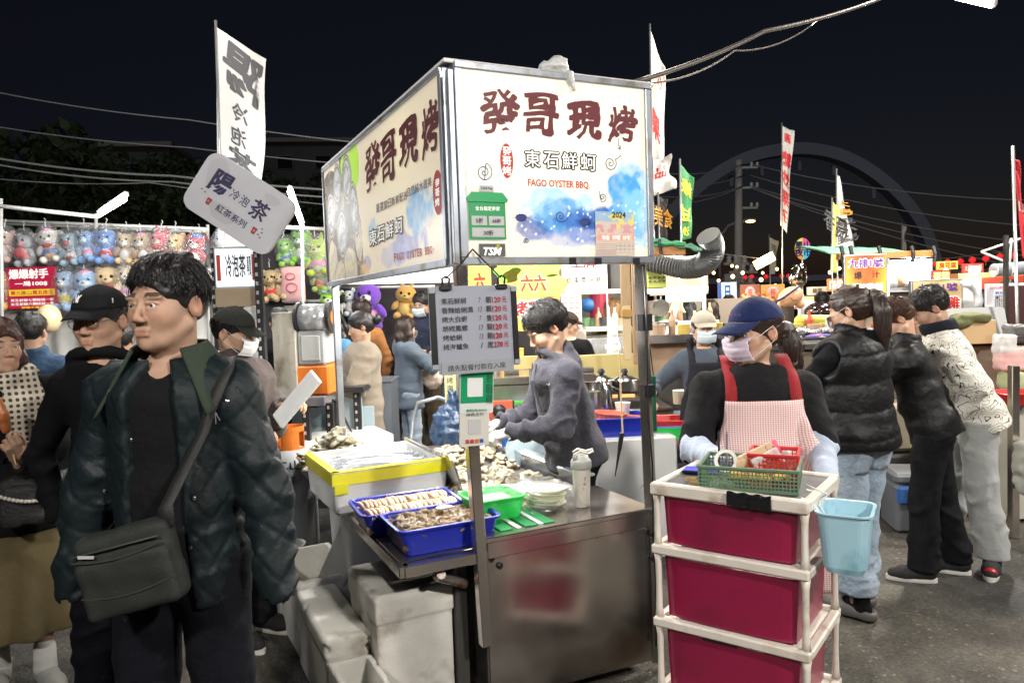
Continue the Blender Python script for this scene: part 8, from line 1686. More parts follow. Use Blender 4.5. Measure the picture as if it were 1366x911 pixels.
for k in range(26):
 px=(880, 1366)[k%2]+(1-2*(k%2))*rd.uniform(60, 250);D_=rd.uniform(10, 16);p=W(px, rd.uniform(352, 384), D_)
 if bm2 is None:o=MB().sphere((0, 0, 0), .032, 8, 6).obj('stall_bulb', emis('warm_bulb', (1, .62, .28), 5), None, smooth=True);bm2=o.data
 else:o=bpy.data.objects.new('stall_bulb', bm2);COL.objects.link(o)
 o.location=p;tag(o, 'small warm bulb glowing among the far right stalls', 'bulb', 'warm bulbs of the far stalls')
# ------------------------------------------------------------------ people
navy=cloth('navy_quilted_nylon', (.005, .011, .013), .55, spec=.3, bs=45, bump=.15);olv=mat('olive_corduroy', (.022, .035, .022), .9, bump=.5, bs=120, stretch=(1, 1, .15), bdist=.003)
blkc=cloth('black_cotton', (.006, .006, .007));blkn=cloth('black_nylon', (.006, .006, .007), .5, spec=.3, bs=30, bump=.3);dnv=cloth('dark_navy_trousers', (.004, .0045, .008));jean=cloth('light_denim', (.30, .38, .47), .85, var=.2, vs=5, dirt=(.45, .52, .60), dirts=4, dirtamt=.5, bump=.5, bs=40);gryt=cloth('grey_twill', (.36, .37, .36))
maskb=mat('pale_blue_mask', (.62, .70, .74), .8);maskp=mat('lilac_mask', (.66, .56, .66), .8, bump=.2, bs=30);maskw=mat('white_mask', (.74, .76, .78), .8);solew=mat('white_sole', (.68, .66, .60), .6);shoeb=mat('black_knit_shoe', (.015, .015, .016), .8, bump=.4, bs=200)
glw=mat('white_glove', (.66, .64, .58), .8, bump=.5, bs=60, bdist=.004)
def headtext(P, s, x, z, size, m, yfn, **k):return None
# 1 the man in the foreground
f=HP(224, 2.0)
P=Person('man in a dark quilted jacket with a green collar and olive shoulder bag', f, -4, H=1.755, w=.98, dp=1.0, head=(2, -14, 0), handL=(.30, -.06, .83), handR=(-.30, -.05, .80), elbL=(.85, .65, -.1), elbR=(-.9, .6, -.1), stance=.13, skin=.80)
P.body(fine=.0035, h=.012).hair('short', 'black', n=1300, res=.0045, vol=.9, seed=11, strand=.0017)
P.top(blkc, 'v_neck_shirt', th=.006, hem=.86, sleeve=.4, folds=(.006, 9), vneck=.035, neck=.068, noise=.002, h=.010)
P.top(navy, 'quilted_jacket', th=.026, hem=.80, folds=(.013, 9), openf=(.064, .108), neck=.075, h=.0085, noise=.004, noz=16, seed=4, flare=.0)
# diamond quilting pressed into the jacket
me=P.topobj.data;V, F=getarr(me);N=np.empty(len(V)*3, np.float32);me.vertices.foreach_get('normal', N);N=N.reshape(-1, 3);a=V[:, 2]*1.0;b_=np.arctan2(V[:, 1], V[:, 0])*.16+V[:, 0]*.6
q1=np.abs(np.sin((a+b_+.012*np.sin(V[:, 2]*30))*PI/.105));q2=np.abs(np.sin((a-b_+.014*np.sin(V[:, 0]*34))*PI/.105));V+=N*(-.0045*np.exp(-(np.minimum(q1, q2)/.16)**2))[:, None];me.vertices.foreach_set('co', V.astype(np.float32).ravel());me.update()
P.pants(dnv, th=.012, rad=(.092, .072, .07), folds=(.008, 7), hemz=.04).shoes(shoeb, solew)
# collar: two folded wings
for g in(-1, 1):
 b=MB();nb=P.nb;S=P.s
 def wing(u, v, g=g):
  a=PI/2-g*(0.05+u*2.25)if False else 0
  th=u*2.35;R0=.083+.012*v;x=g*sin(th)*R0*1.12;y=cos(th)*R0*1.0
  drop=-.010+.030*(1-v)-(.060+.075*max(0, u-.45)*2)*v
  out=.052*v;x+=g*sin(th)*out;y+=cos(th)*out
  if u>.7:x+=g*(u-.7)*.13*v;
  y-=.03*u
  return V3((nb.x+x, nb.y+y-.005, nb.z+.030+drop-.04*max(0, u-.6)))
 b.grid(wing, 22, 8);o=b.obj('collar', olv, P.root, smooth=True);md=o.modifiers.new('s', 'SOLIDIFY');md.thickness=.007;md.offset=1
chromeb=mat('snap_metal', (.5, .5, .5), .25, metal=1)
jk=P.topobj
def surf(P, px, py, obj=None):
 """point on the person's garment seen at a pixel (person's own axes)"""
 from mathutils.bvhtree import BVHTree
 obj=obj or P.topobj
 if not hasattr(P, 'bvh')or P.bvo is not obj:
  me=obj.data;P.bvh=BVHTree.FromPolygons([v.co for v in me.vertices], [tuple(p.vertices)for p in me.polygons]);P.bvo=obj
 M=Matrix.Translation(P.root.location)@P.root.rotation_euler.to_matrix().to_4x4();Mi=M.inverted()
 o=Mi@V3((0, 0, CAMZ));d=(Mi.to_3x3()@ray(px, py)).normalized();h=P.bvh.ray_cast(o, d);return(h[0], h[1])if h[0]is not None else(None, None)
for px, py in((272, 541), (303, 535), (259, 664), (254, 730), (176, 586), (140, 655)):
 h, n=surf(P, px, py)
 if h is not None:MB().sphere((0, 0, 0), (.007, .007, .003), 12, 6, R=n.to_track_quat('Z', 'Y').to_matrix()).obj('snap_button', chromeb, P.root, loc=h+n*.001, smooth=True)
pts=[surf(P, x, y)for x, y in((288, 549), (284, 556), (290, 556), (282, 563), (288, 565), (294, 560))]
b=MB()
for k, (h, n)in enumerate(pts):
 if h is not None and pts[0][0]is not None and k:b.tube([pts[0][0]+pts[0][1]*.003, h+n*.003], .0014, 4)
if b.v:o=b.obj('embroidered_emblem', mat('silver_thread', (.45, .45, .47), .5), P.root);o['kind']='stuff'
# shoulder bag and strap
bag=thing('shoulder_bag', 'olive green shoulder bag with a silver zip hanging across the quilted jacket', 'bag', P.root.location.copy(), -4*PI/180)
D=SDF();bc=V3((-.005, -.22, .985));RB=RY(-.22)@RZ(.10);D.box(bc, (.122, .034, .104), .03, rot=RB);D.box(bc+V3((.01, -.036, -.025)), (.115, .018, .075), .02, rot=RB, k=.012);link('bag_body', D.mesh('bag_body', h=.008, noise=(.003, 40, 3)), mat('olive_canvas', (.008, .011, .008), .75, bump=.5, bs=250, bdist=.002), bag)
MB().tube([bc+RB@V3((x, -.042-.002*cos(x*12), .066+.0*x))for x in np.linspace(-.11, .10, 12)], .0028, 5).obj('zip', mat('dark_zip', (.05, .05, .045), .4, metal=.6), bag);MB().box(bc+RB@V3((-.075, -.047, .060)), (.04, .003, .007)).obj('zip_pull', mat('silver_thread'), bag)
for zz in(.06, -.03):MB().tube([bc+RB@V3((x, -.05-.006*(1-(x/.12)**2), zz-.02+.018*(x/.12)**2))for x in np.linspace(-.11, .115, 12)], .002, 4).obj('piping', mat('olive_piping', (.03, .036, .022), .6), bag)
path=[(.245, 690), (.0, 0)]
spts=[]
for px, py in((243, 700), (252, 672), (258, 640), (265, 605), (272, 578), (280, 552), (290, 528), (299, 505), (305, 492)):
 h, n=surf(P, px, py)
 if h is None:h=P.root.matrix_world.inverted()@W(px, py, 1.6);n=V3((0, -1, 0))
 spts.append(h+V3((0, -.012, 0)))
spts=[bc+RB@V3((.112, -.012, .070)), bc+RB@V3((.122, -.014, .125))]+spts[4:]+[P.sh['L']+V3((-.01, .02, .085)), P.sh['L']+V3((-.05, .14, .02))]
b=MB();sv_=V3((.019, 0, .006));vs=[];
for p in spts:vs+=[p-sv_, p+sv_]
b.add(vs, [(2*i, 2*i+1, 2*i+3, 2*i+2)for i in range(len(spts)-1)]);o=b.obj('strap', mat('olive_strap', (.016, .016, .016), .6, bump=.3, bs=300), bag, smooth=True);o.modifiers.new('s', 'SOLIDIFY').thickness=.004
# 2 woman at the left edge
P=Person('woman with auburn hair, plaid scarf and olive skirt holding a sausage on a stick', HP(-2, 3.2), 34, H=1.60, w=1.08, head=(0, 20, 0), handL=(.04, -.34, 1.03), handR=(-.2, -.15, .9), elbL=(.5, .3, -.8), skin=.85, footyaw=(10, 0), stance=.09, stepL=-.12)
P.hand('L', (-.15, -.55, .75), (.4, -.8, -.3), curl=1.0, thumb=.8).body(fine=.006, female=True).hair('long', 'auburn', n=300, seed=5).top(blkc, 'black_cardigan', th=.03, hem=.72, folds=(.008, 8), neck=.07, sleeve=1.0, noise=.006, flare=.01)
D=SDF();D.limb((0, 0, .80), (0, 0, .30), .165, .235, side=(1, 0, 0), da=.13, db=.22, fold=(.016, 4, 2));D.plane((0, 0, .24), (0, 0, -1));D.plane((0, 0, .86), (0, 0, 1));me=D.mesh('skirt', h=.014)
V, F=getarr(me);a=np.arctan2(V[:, 1], V[:, 0]);r=1+.10*np.clip((.8-V[:, 2])/.5, 0, 1)*np.sin(a*9+1.3*np.sin(V[:, 2]*5));V[:, :2]*=r[:, None];me.vertices.foreach_set('co', V.astype(np.float32).ravel());me.update();link('skirt', me, cloth('olive_wool_skirt', (.13, .10, .048)), P.root)
P.shoes(mat('grey_trainer', (.30, .30, .27), .7, bump=.4, bs=60), solew)
for sd in 'LR':a=P.an[sd];D=SDF();D.limb(a, a+V3((0, 0, .09)), .046, .044, fold=(.004, 25, 1));link('sock', D.mesh('sock', h=.009), mat('white_sock', (.6, .58, .55), .9), P.root)
scf=thing('scarf', 'cream plaid scarf with fringe around the neck of the auburn haired woman', 'scarf', P.root.location.copy(), R_(38))
pl=bpy.data.materials.new('plaid_wool');pl.use_nodes=True;nt=pl.node_tree;pb=nt.nodes['Principled BSDF'];pb.inputs['Roughness'].default_value=.95;tc=nt.nodes.new('ShaderNodeTexCoord');prev=None
w1=nt.nodes.new('ShaderNodeTexWave');w1.inputs['Scale'].default_value=13;w2=nt.nodes.new('ShaderNodeTexWave');w2.inputs['Scale'].default_value=13;w2.bands_direction='Z'
mm=nt.nodes.new('ShaderNodeMath');mm.operation='MULTIPLY';rr_=nt.nodes.new('ShaderNodeValToRGB');rr_.color_ramp.elements[0].color=(.56, .50, .40, 1);rr_.color_ramp.elements[1].color=(.05, .04, .035, 1);rr_.color_ramp.elements[0].position=.30;rr_.color_ramp.elements[1].position=.42
for w_ in(w1, w2):nt.links.new(tc.outputs['Object'], w_.inputs[0])
nt.links.new(w1.outputs['Fac'], mm.inputs[0]);nt.links.new(w2.outputs['Fac'], mm.inputs[1]);nt.links.new(mm.outputs[0], rr_.inputs[0]);nt.links.new(rr_.outputs[0], pb.inputs['Base Color'])
D=SDF();torus(D, P.nb+V3((0, -.01, .02)), (0, -.3, 1), .095, .042, k=.02);
for x0, z1 in((.04, .98), (.10, 1.02)):D.chain([P.nb+V3((x0*.8, -.10, 0)), V3((x0, -.185, 1.25)), V3((x0+.01, -.19, z1))], [.05, .055, .055], k=.02, side=(1, 0, 0), da=.016, db=.016)
link('scarf_body', D.mesh('scarf_body', h=.009, noise=(.004, 50, 3)), pl, scf)
b=MB()
for x0, z1 in((.04, .98), (.10, 1.02)):
 for k in range(12):x=x0-.045+k*.009;b.tube([(x, -.19, z1-.03), (x+.004*sin(k), -.192, z1-.07), (x+.006*sin(k*2), -.19, z1-.12)], .0026, 4)
o=b.obj('fringe', pl, scf);o['kind']='stuff'
hd=P.wr['L'];Mw=Matrix.Translation(P.root.location)@P.root.rotation_euler.to_matrix().to_4x4()
sg=thing('sausage_stick', 'grilled sausage on a wooden stick held up by the woman at the left edge', 'sausage', Mw@(hd+V3((-.01, -.05, .06))), R_(38));MB().tube([(0, 0, -.06), (-.03, -.0, .13)], .003, 5).obj('stick', mat('pale_stick', (.6, .45, .28), .7), sg);D=SDF();D.chain([(-.022, 0, .085), (-.032, 0, .14), (-.045, 0, .20)], [.019, .021, .017]);link('sausage', D.mesh('sausage', h=.006, noise=(.0015, 90, 1)), mat('sausage_skin', (.42, .13, .04), .3, coat=.6, var=.3, vs=40), sg)
hb_=thing('sequin_handbag', 'black sequinned handbag with a strap of white pearls', 'handbag', Mw@V3((.10, -.26, .86)), R_(38));D=SDF();D.box((0, 0, 0), (.15, .05, .10), .03);me=D.mesh('bag_body', h=.008, noise=(.005, 70, 4));link('bag_body', me, mat('black_sequins', (.01, .01, .012), .25, bump=1, bs=150, spec=.8), hb_)
bm_=None;rd=random.Random(5)
pm=mat('pearl', (.72, .68, .60), .2, coat=.5);pmesh=None
for k in range(26):
 u=k/25;p=V3((-.16+.34*u, -.065, .08-.10*sin(PI*(.15+.8*u))+.02))
 if pmesh is None:q=MB();q.sphere((0, 0, 0), .0085, 10, 6);o=q.obj('pearl', pm, hb_, loc=p, smooth=True);pmesh=o.data
 else:o=bpy.data.objects.new('pearl', pmesh);COL.objects.link(o);o.parent=hb_;o.location=p
# 3 man in the black cap
P=Person('young man in a black baseball cap and black hooded top behind the quilted jacket', HP(134, 2.75), 30, H=1.71, w=.74, head=(4, -34, 0), skin=.92, handR=(-.17, .02, .86), handL=(.17, .02, .86))
P.body(fine=.0045).hair('short', 'black', under_cap=True, n=60).cap(cloth('black_cap', (.012, .012, .014)), brimL=.075).glasses(mat('thin_black_frame', (.02, .02, .02), .3)).top(blkc, 'hooded_top', th=.014, hem=.85, folds=(.010, 9), collar='hood', neck=.072, h=.012).pants(dnv).shoes(shoeb, solew)
q=textmesh('NY', .030, .03, sp=.62);n=len(q.vertices);co=np.empty(n*3, np.float32);q.vertices.foreach_get('co', co);co=co.reshape(-1, 3);X, Z=co[:, 0]-.03, co[:, 1]*1.25;
yy=.012-.107*np.sqrt(np.clip(1-((X)/.089)**2-((Z+.045)/.092)**2, .05, 1))*1.02-.002;q.vertices.foreach_set('co', np.stack([X, yy, Z+.085], 1).astype(np.float32).ravel());q.update();o=P.hp(q, 'cap_emblem', whi_ink, parent=P.capobj, smooth=False)
q=MB();q.box((.078, -.035, .075), (.004, .016, .018), .001, R=RZ(.5));P.hp(q, 'side_emblem', white, parent=P.capobj)
# 4 denim jacket from behind, 5 dark haired head behind
P=Person('person in a blue denim jacket seen from behind between the woman and the black cap', HP(42, 4.6), 190, H=1.64, w=1.0, handL=(.2, .1, .9));P.body(fine=.009, h=.02, eyes=False).hair('short', 'black', n=200, res=.008).top(cloth('blue_denim', (.035, .07, .13), bs=30, bump=.6), 'denim_jacket', th=.02, hem=.88, h=.016, collar='stand').pants(blkc, h=.02).shoes(shoeb, solew, h=.012)
P=Person('dark haired person in black partly hidden behind the man in the black cap', HP(160, 4.9), 200, H=1.56);P.body(fine=.010, h=.022, eyes=False).hair('short', 'black', n=120, res=.009).top(blkc, 'black_coat', th=.03, h=.018, sleeve=1).pants(blkc, h=.022).shoes(shoeb, solew, h=.014)
# 6 man in dark cap and mask in profile
P=Person('man in a dark grey cap and white mask seen in profile beside the machine cabinet', HP(312, 3.55), 66, H=1.62, w=1.0, head=(14, 12, 0), handL=(.02, -.25, 1.15), handR=(-.12, -.15, 1.03), elbL=(.4, .4, -.9), elbR=(-.4, .4, -.9), skin=.95)
P.hand('L', (.1, -.9, .2), (.3, .1, 1), curl=.7).hand('R', (.3, -.9, .1), (-.2, .1, 1), curl=.7)
P.body(fine=.005).hair('short', 'black', under_cap=True, n=160).cap(cloth('charcoal_cap', (.030, .032, .028)), brimL=.075).mask(maskw).top(cloth('taupe_jacket', (.06, .045, .042)), 'dark_jacket', th=.025, hem=.85, collar='stand', h=.012).pants(blkc).shoes(shoeb, solew)
bd=thing('white_tray', 'flat white foam tray held tilted by the man in the dark cap', 'tray', W(396, 532, 3.28), rot=(R_(30), R_(-48), R_(10)));MB().box((0, 0, 0), (.27, .13, .018), .006).obj('tray_body', foamw, bd)
# 7-13 people between the toys and the stall
def crowd(label, px, D, rz, H, head=(0, 0, 0), hair='short', hc='black', top='t', tc_=blkc, pc=jean, mask=None, group=None, lean=0, female=False, th=.02, hem=.86, hl=None, hr=None, res=.008, collar=None, extra=None, w=.95):
 P=Person(label, HP(px, D), rz, H=H, head=head, lean=lean, handL=hl, handR=hr, w=w)
 if hl:P.hand('L', (0, -1, .2), (0, 0, 1), curl=.8)
 if hr:P.hand('R', (0, -1, .2), (0, 0, 1), curl=.8)
 P.body(fine=res, h=.018, female=female);P.hair(hair, hc, n=220, res=res)
 if mask:P.mask(mask)
 P.top(tc_, top, th=th, hem=hem, h=.014, collar=collar, neck=.07).pants(pc, h=.016).shoes(shoeb, solew, h=.011);return P
crowd('head of dark hair showing just over the cream machine cabinet', 373, 6.2, 190, 1.62)
crowd('young woman with black hair in a light blue sweater looking at her phone', 441, 6.4, -25, 1.60, head=(25, -25, 0), hair='long', top='blue_sweater', tc_=cloth('sky_blue_knit', (.10, .25, .42)), hl=(.05, -.3, 1.08), hr=(-.08, -.32, 1.06), female=True)
crowd('woman with a hair bun and loose taupe tunic in profile behind the far post', 480, 5.6, -62, 1.57, head=(14, -12, 0), hair='bun', top='tunic', tc_=cloth('taupe_linen', (.27, .23, .18)), hem=.60, th=.045, hl=(.05, -.3, 1.0), hr=(-.05, -.3, 1.0), female=True, pc=blkc).ponytail((0, .12, .03), [(0, .10, .03), (.02, .14, .03), (-.02, .13, .01)], (.03, .035, .03), n=60)
crowd('boy with brown tinted hair behind the woman with the bun', 481, 7.3, -150, 1.68, hc='darkbrown', head=(5, 30, 0), tc_=cloth('rust_cloth', (.35, .15, .05)))
P=crowd('girl in a grey hooded jacket and pale jeans with a mask and long streaked hair', 541, 7.0, 120, 1.50, head=(8, 20, 0), hair='long', hc='darkbrown', top='grey_hooded_jacket', tc_=cloth('slate_grey_shell', (.12, .15, .19)), mask=maskw, hem=.72, th=.03, collar='hood', hl=(.08, -.3, 1.1), hr=(-.08, -.3, 1.1), female=True)
P=crowd('tall man in a navy jacket and blue mask looking down beside the grey hooded girl', 563, 7.6, -10, 1.74, head=(16, -10, 0), top='navy_jacket', tc_=cloth('dull_navy', (.020, .025, .045)), pc=cloth('brown_trousers', (.08, .055, .03)), mask=maskb, collar='stand', hl=(.1, -.3, 1.15), hr=(-.1, -.3, 1.15))
P.glasses(MATS['thin_black_frame'])
P=crowd('person in grey jeans carrying a clear bag, hidden behind the price list', 600, 7.7, 30, 1.66, tc_=MATS['dull_navy'], pc=cloth('grey_jeans', (.13, .15, .19)))
D=SDF();D.ball((0, 0, 0), (.12, .10, .12));D.limb((0, 0, .08), (0, 0, .25), .05, .015, k=.06);o=link('carrier_bag', D.mesh('bag', h=.014, noise=(.012, 40, 5)), mat('peach_bag', (.62, .50, .42), .3), None, loc=W(576, 503, 7.2));tag(o, 'peach tinted clear carrier bag hanging beside the tall masked man', 'plastic bag')
# 14 vendor in the hoodie
vp=SW(.90, .70, 0)
P=Person('young stall vendor in a slate hoodie with white gloves bending over the grill', vp, -74, H=1.58, w=1.08, dp=1.12, lean=14, neckf=.2, hsc=1.10, head=(30, -4, 0), handL=(.08, -.35, .97), handR=(-.06, -.37, 1.0), elbL=(.5, .6, -.6), elbR=(-.5, .6, -.6), skin=1.12, belly=.01)
hdm=cloth('slate_fleece', (.070, .069, .088), .9, bs=26, bump=.45)
P.hand('L', (-.1, -1, -.15), (.3, .0, 1), curl=.75, glove=glw).hand('R', (.1, -1, -.2), (-.3, 0, 1), curl=.75, glove=glw)
P.body(fine=.004).hair('short', 'black', n=1300, res=.0045, seed=8, vol=1.4, strand=.0018).top(hdm, 'hoodie', th=.022, hem=.82, folds=(.016, 9), collar='hood', neck=.072, h=.009, seed=6, noise=.005).pants(blkc, top=.86).shoes(shoeb, solew)
h, n=surf(P, 732, 512)
if h is not None:
 pts=[(-.020, .006), (-.012, -.004), (-.002, -.007), (.010, -.002), (.026, .010), (.008, .000), (-.003, -.001), (-.010, .003), (-.014, .010)];T=n.to_track_quat('Z', 'Y').to_matrix();vs=[h+n*.004+T@V3((-x, y, 0))for x, y in pts];MB().add(vs, [tuple(range(len(vs)))]).obj('swoosh_emblem', mat('white_print', (.75, .75, .75), .5), P.root)
b=MB()
for g in(-1, 1):
 o0=P.nb+P.fwd*.11+P.side*g*.03;MB().tube([o0, o0+P.fwd*.035-P.spine*.08, o0+P.fwd*.045-P.spine*.2], .003, 5).obj('drawstring', mat('dark_cord', (.04, .04, .06), .8), P.root)
# 15-18 far people under the sign
P=Person('person in a black cap and black top with the back turned at the rear stall', HP(758, 6.5), 160, H=1.50, head=(8, -60, 0));P.body(fine=.009, h=.02).hair('short', 'black', under_cap=True, n=60, res=.009).cap(cloth('brown_black_cap', (.03, .02, .018))).top(blkc, 'black_top', th=.02, h=.016).pants(blkc, h=.02).shoes(shoeb, solew, h=.014)
crowd('person with long blond hair seen from behind in the rear stall', 817, 7.6, 178, 1.60, hair='long', hc='blond', tc_=cloth('olive_top', (.2, .2, .12)), female=True)
crowd('stall worker in a blue vest with a black bowl cut seen from behind', 916, 7.4, 190, 1.56, tc_=cloth('royal_vest', (.025, .04, .16)))
crowd('dark haired head beyond the worker in the blue vest', 947, 8.0, 185, 1.55, hair='long', hc='darkbrown', tc_=blkc, female=True)
crowd('customer with hair tied back at the distant white price grid', 1305, 7.6, 170, 1.54, hair='bun', tc_=blkc, female=True)
for k, (px, D, rz, H, c_, lb_)in enumerate(((972, 10, 180, 1.6, (.3, .05, .05), 'distant customer in a dark red top past the drink stall'), (1096, 9.0, 170, 1.6, (.05, .05, .07), 'distant customer in black behind the foil balloon'), (1235, 9.4, 10, 1.62, (.5, .5, .48), 'cook in a white top inside the stall right of the lit shelf'), (1345, 8.5, 200, 1.66, (.1, .12, .2), 'distant customer in a dark blue top at the right edge'), (627, 8.8, 190, 1.6, (.25, .22, .2), 'distant customer in a brown grey top behind the price list'))):crowd(lb_, px, D, rz, H, tc_=cloth('far_top_%d'%k, c_), res=.012)
crowd('customer in a dark top standing at the far food photo signs', 1012, 8.6, 175, 1.55, tc_=blkc)
# 19 vendor in the beige cap
P=Person('stall vendor in a beige cap, pale blue mask and dark apron reaching left', HP(938, 4.75), -6, H=1.50, w=.95, head=(2, 4, 0), handR=(-.36, -.22, .98), handL=(.2, -.2, .95), elbR=(-.6, .4, -.5), skin=1.0)
P.hand('R', (-.3, -.8, -.4), (-.1, -.3, 1), curl=.7).body(fine=.005, female=True).hair('pony', 'black', under_cap=True, n=100).cap(cloth('beige_cap', (.42, .38, .30)), brimL=.055).mask(maskb)
P.top(cloth('slate_tee', (.07, .085, .11)), 'long_tee', th=.018, hem=.85, sleeve=.72, h=.011, collar='crew').pants(blkc)
apm=cloth('charcoal_apron', (.022, .022, .028))
def apron(P, m, bib=(.11, 1.34), waist_=(.17, 1.08), hem_=(.21, .62), th=.012, dy=.0, name='apron', strap=None, strapw=.022, group=None, cols=None):
 """front panel following the chest, built on the person's own top"""
 from mathutils.bvhtree import BVHTree
 me=P.topobj.data;bv=BVHTree.FromPolygons([v.co for v in me.vertices], [tuple(p.vertices)for p in me.polygons])
 def f(u, v):
  z=bib[1]+(hem_[1]-bib[1])*v;t=(bib[1]-z)/(bib[1]-waist_[1])
  wd=bib[0]+(waist_[0]-bib[0])*min(1, t)**2.2 if t<1 else waist_[0]+(hem_[0]-waist_[0])*(z-waist_[1])/(hem_[1]-waist_[1]);x=(u-.5)*2*wd
  h=bv.ray_cast(V3((x, -1, z*P.s)), V3((0, 1, 0)))[0];y=h.y if h is not None else-.12
  return V3((x, y-th+dy-.004*sin(u*9+v*5), z*P.s))
 b=MB();g_=[[f(i/28, j/40)for i in range(29)]for j in range(41)]
 for j in range(41):
  ys=[p.y for p in g_[j]];
  for i in range(29):g_[j][i].y=min(ys[max(0, i-1)], ys[i], ys[min(28, i+1)])
 for j in range(1, 41):
  for i in range(29):g_[j][i].y=min(g_[j][i].y, g_[j-1][i].y+.012)
 b.add([p for r in g_ for p in r], [(j*29+i, j*29+i+1, (j+1)*29+i+1, (j+1)*29+i)for j in range(40)for i in range(28)]);o=b.obj(name, m, P.root, smooth=True);md=o.modifiers.new('s', 'SOLIDIFY');md.thickness=.003
 for g in(-1, 1):
  pts=[]
  for k in range(9):
   t=k/8;x=g*(bib[0]-strapw+(.095*P.w**.5-bib[0]+strapw)*t);z=(bib[1]-.02)*P.s+t*.20*P.s
   h=bv.ray_cast(V3((x, -1, z)), V3((0, 1, 0)))[0]
   if h is None:h=bv.find_nearest(V3((x, 0, z)))[0]
   pts.append(V3((x, h.y-.008, z))if k<8 else V3((x, h.y+.03, z)))
  vs=[]
  for p in pts:vs+=[p+V3((-strapw, 0, 0)), p+V3((strapw, 0, 0))]
  q=MB();q.add(vs, [(2*i, 2*i+1, 2*i+3, 2*i+2)for i in range(8)]);so_=q.obj('strap', strap or m, P.root, smooth=True);md=so_.modifiers.new('s', 'SOLIDIFY');md.thickness=.004
 return o
apron(P, apm)
# 20 woman in the checked apron
P=Person('stall woman in a navy cap, lilac mask and red checked apron behind the drawer cart', HP(1006, 2.90), -4, H=1.55, w=1.28, dp=1.25, hsc=1.14, belly=.025, head=(6, -60, 0), handR=(-.23, -.34, 1.02), handL=(.15, -.36, .95), elbR=(-.45, .6, -.9), elbL=(.45, .6, -.9), skin=.98)
P.hand('L', (-.8, -.6, 0), (0, 0, 1), curl=.6)
P.body(fine=.004, female=True).hair('pony', 'darkbrown', under_cap=True, n=300).ponytail((0, .118, .0), [(0, .11, .01), (.0, .15, -.02), (.01, .175, -.09), (.02, .16, -.16), (.03, .17, -.20)], (.024, .036, .042, .034, .012), n=260).cap(cloth('navy_cap', (.012, .022, .085)), brimL=.095).mask(maskp)
q=MB();q.add([(-.015, -.0995, .085), (-.003, -.1, .082), (-.010, -.0985, .070)], [(0, 1, 2)]);P.hp(q, 'cap_emblem', mat('red_thread', (.6, .05, .05), .6), parent=P.capobj);text('A i R', .02, mat('dull_thread', (.12, .14, .22), .7), P.capobj, .025, .078, -.100, 0, fit=(.035, .010))
P.top(cloth('charcoal_tee', (.010, .010, .011)), 'black_t_shirt', th=.018, hem=.80, sleeve=.56, folds=(.012, 8), collar='crew', neck=.070, h=.009, seed=9)
slm=cloth('white_sleeve_cover', (.44, .50, .62), .8, bs=30)
D=SDF()
for sd, g in(('L', 1), ('R', -1)):
 D=SDF();e=P.el[sd];w_=P.wr[sd];D.limb(e+(P.sh[sd]-e)*.12, e, .054, .056, k=.03, fold=(.006, 16, 2));D.limb(e, w_, .056, .038, k=.03, fold=(.009, 16, 3+g));link('sleeve_cover', D.mesh('sleeve_cover', h=.008, noise=(.003, 50, 2)), slm, P.root)
ck=bpy.data.materials.new('red_white_check');ck.use_nodes=True;nt=ck.node_tree;pb=nt.nodes['Principled BSDF'];pb.inputs['Roughness'].default_value=.85;tc=nt.nodes.new('ShaderNodeTexCoord')
def wave(dr, sc_):
 w_=nt.nodes.new('ShaderNodeTexWave');w_.bands_direction=dr;w_.inputs['Scale'].default_value=sc_;w_.inputs['Distortion'].default_value=.6;w_.inputs['Detail Scale'].default_value=2;nt.links.new(tc.outputs['Object'], w_.inputs[0]);r=nt.nodes.new('ShaderNodeMath');r.operation='GREATER_THAN';r.inputs[1].default_value=.5;nt.links.new(w_.outputs['Fac'], r.inputs[0]);return r.outputs[0]
ad=nt.nodes.new('ShaderNodeMath');ad.operation='ADD';nt.links.new(wave('X', 34), ad.inputs[0]);nt.links.new(wave('Z', 40), ad.inputs[1]);dv=nt.nodes.new('ShaderNodeMath');dv.operation='MULTIPLY';dv.inputs[1].default_value=.5;nt.links.new(ad.outputs[0], dv.inputs[0])
rp=nt.nodes.new('ShaderNodeValToRGB');rp.color_ramp.elements[0].color=(.84, .77, .74, 1);rp.color_ramp.elements[1].color=(.56, .24, .25, 1);e_=rp.color_ramp.elements.new(.5);e_.color=(.76, .54, .52, 1);nt.links.new(dv.outputs[0], rp.inputs[0]);nt.links.new(rp.outputs[0], pb.inputs['Base Color'])
apron(P, ck, bib=(.145, 1.315), waist_=(.215, 1.05), hem_=(.26, .50), strap=cloth('red_strap', (.30, .025, .03)), strapw=.026, th=.014)
P.pants(cloth('grey_jogger', (.07, .07, .075)), rad=(.10, .08, .08)).shoes(shoeb, solew)
pgm=mat('purple_glove', (.20, .08, .55), .35, bump=.6, bs=40);P.hand('R', (.25, -.8, -.5), (-.3, -.2, 1), curl=.8, glove=pgm)
D=SDF();D.ball(P.wr['R']+V3((.01, -.02, .0)), (.05, .05, .045));D.ball(P.wr['R']+V3((.03, -.06, .005)), (.05, .045, .035), k=.03);link('clear_glove', D.mesh('clear_glove', h=.007, noise=(.008, 70, 4)), film('glove_film', tint=(.9, .85, 1), gloss=.4, milk=.3), P.root)
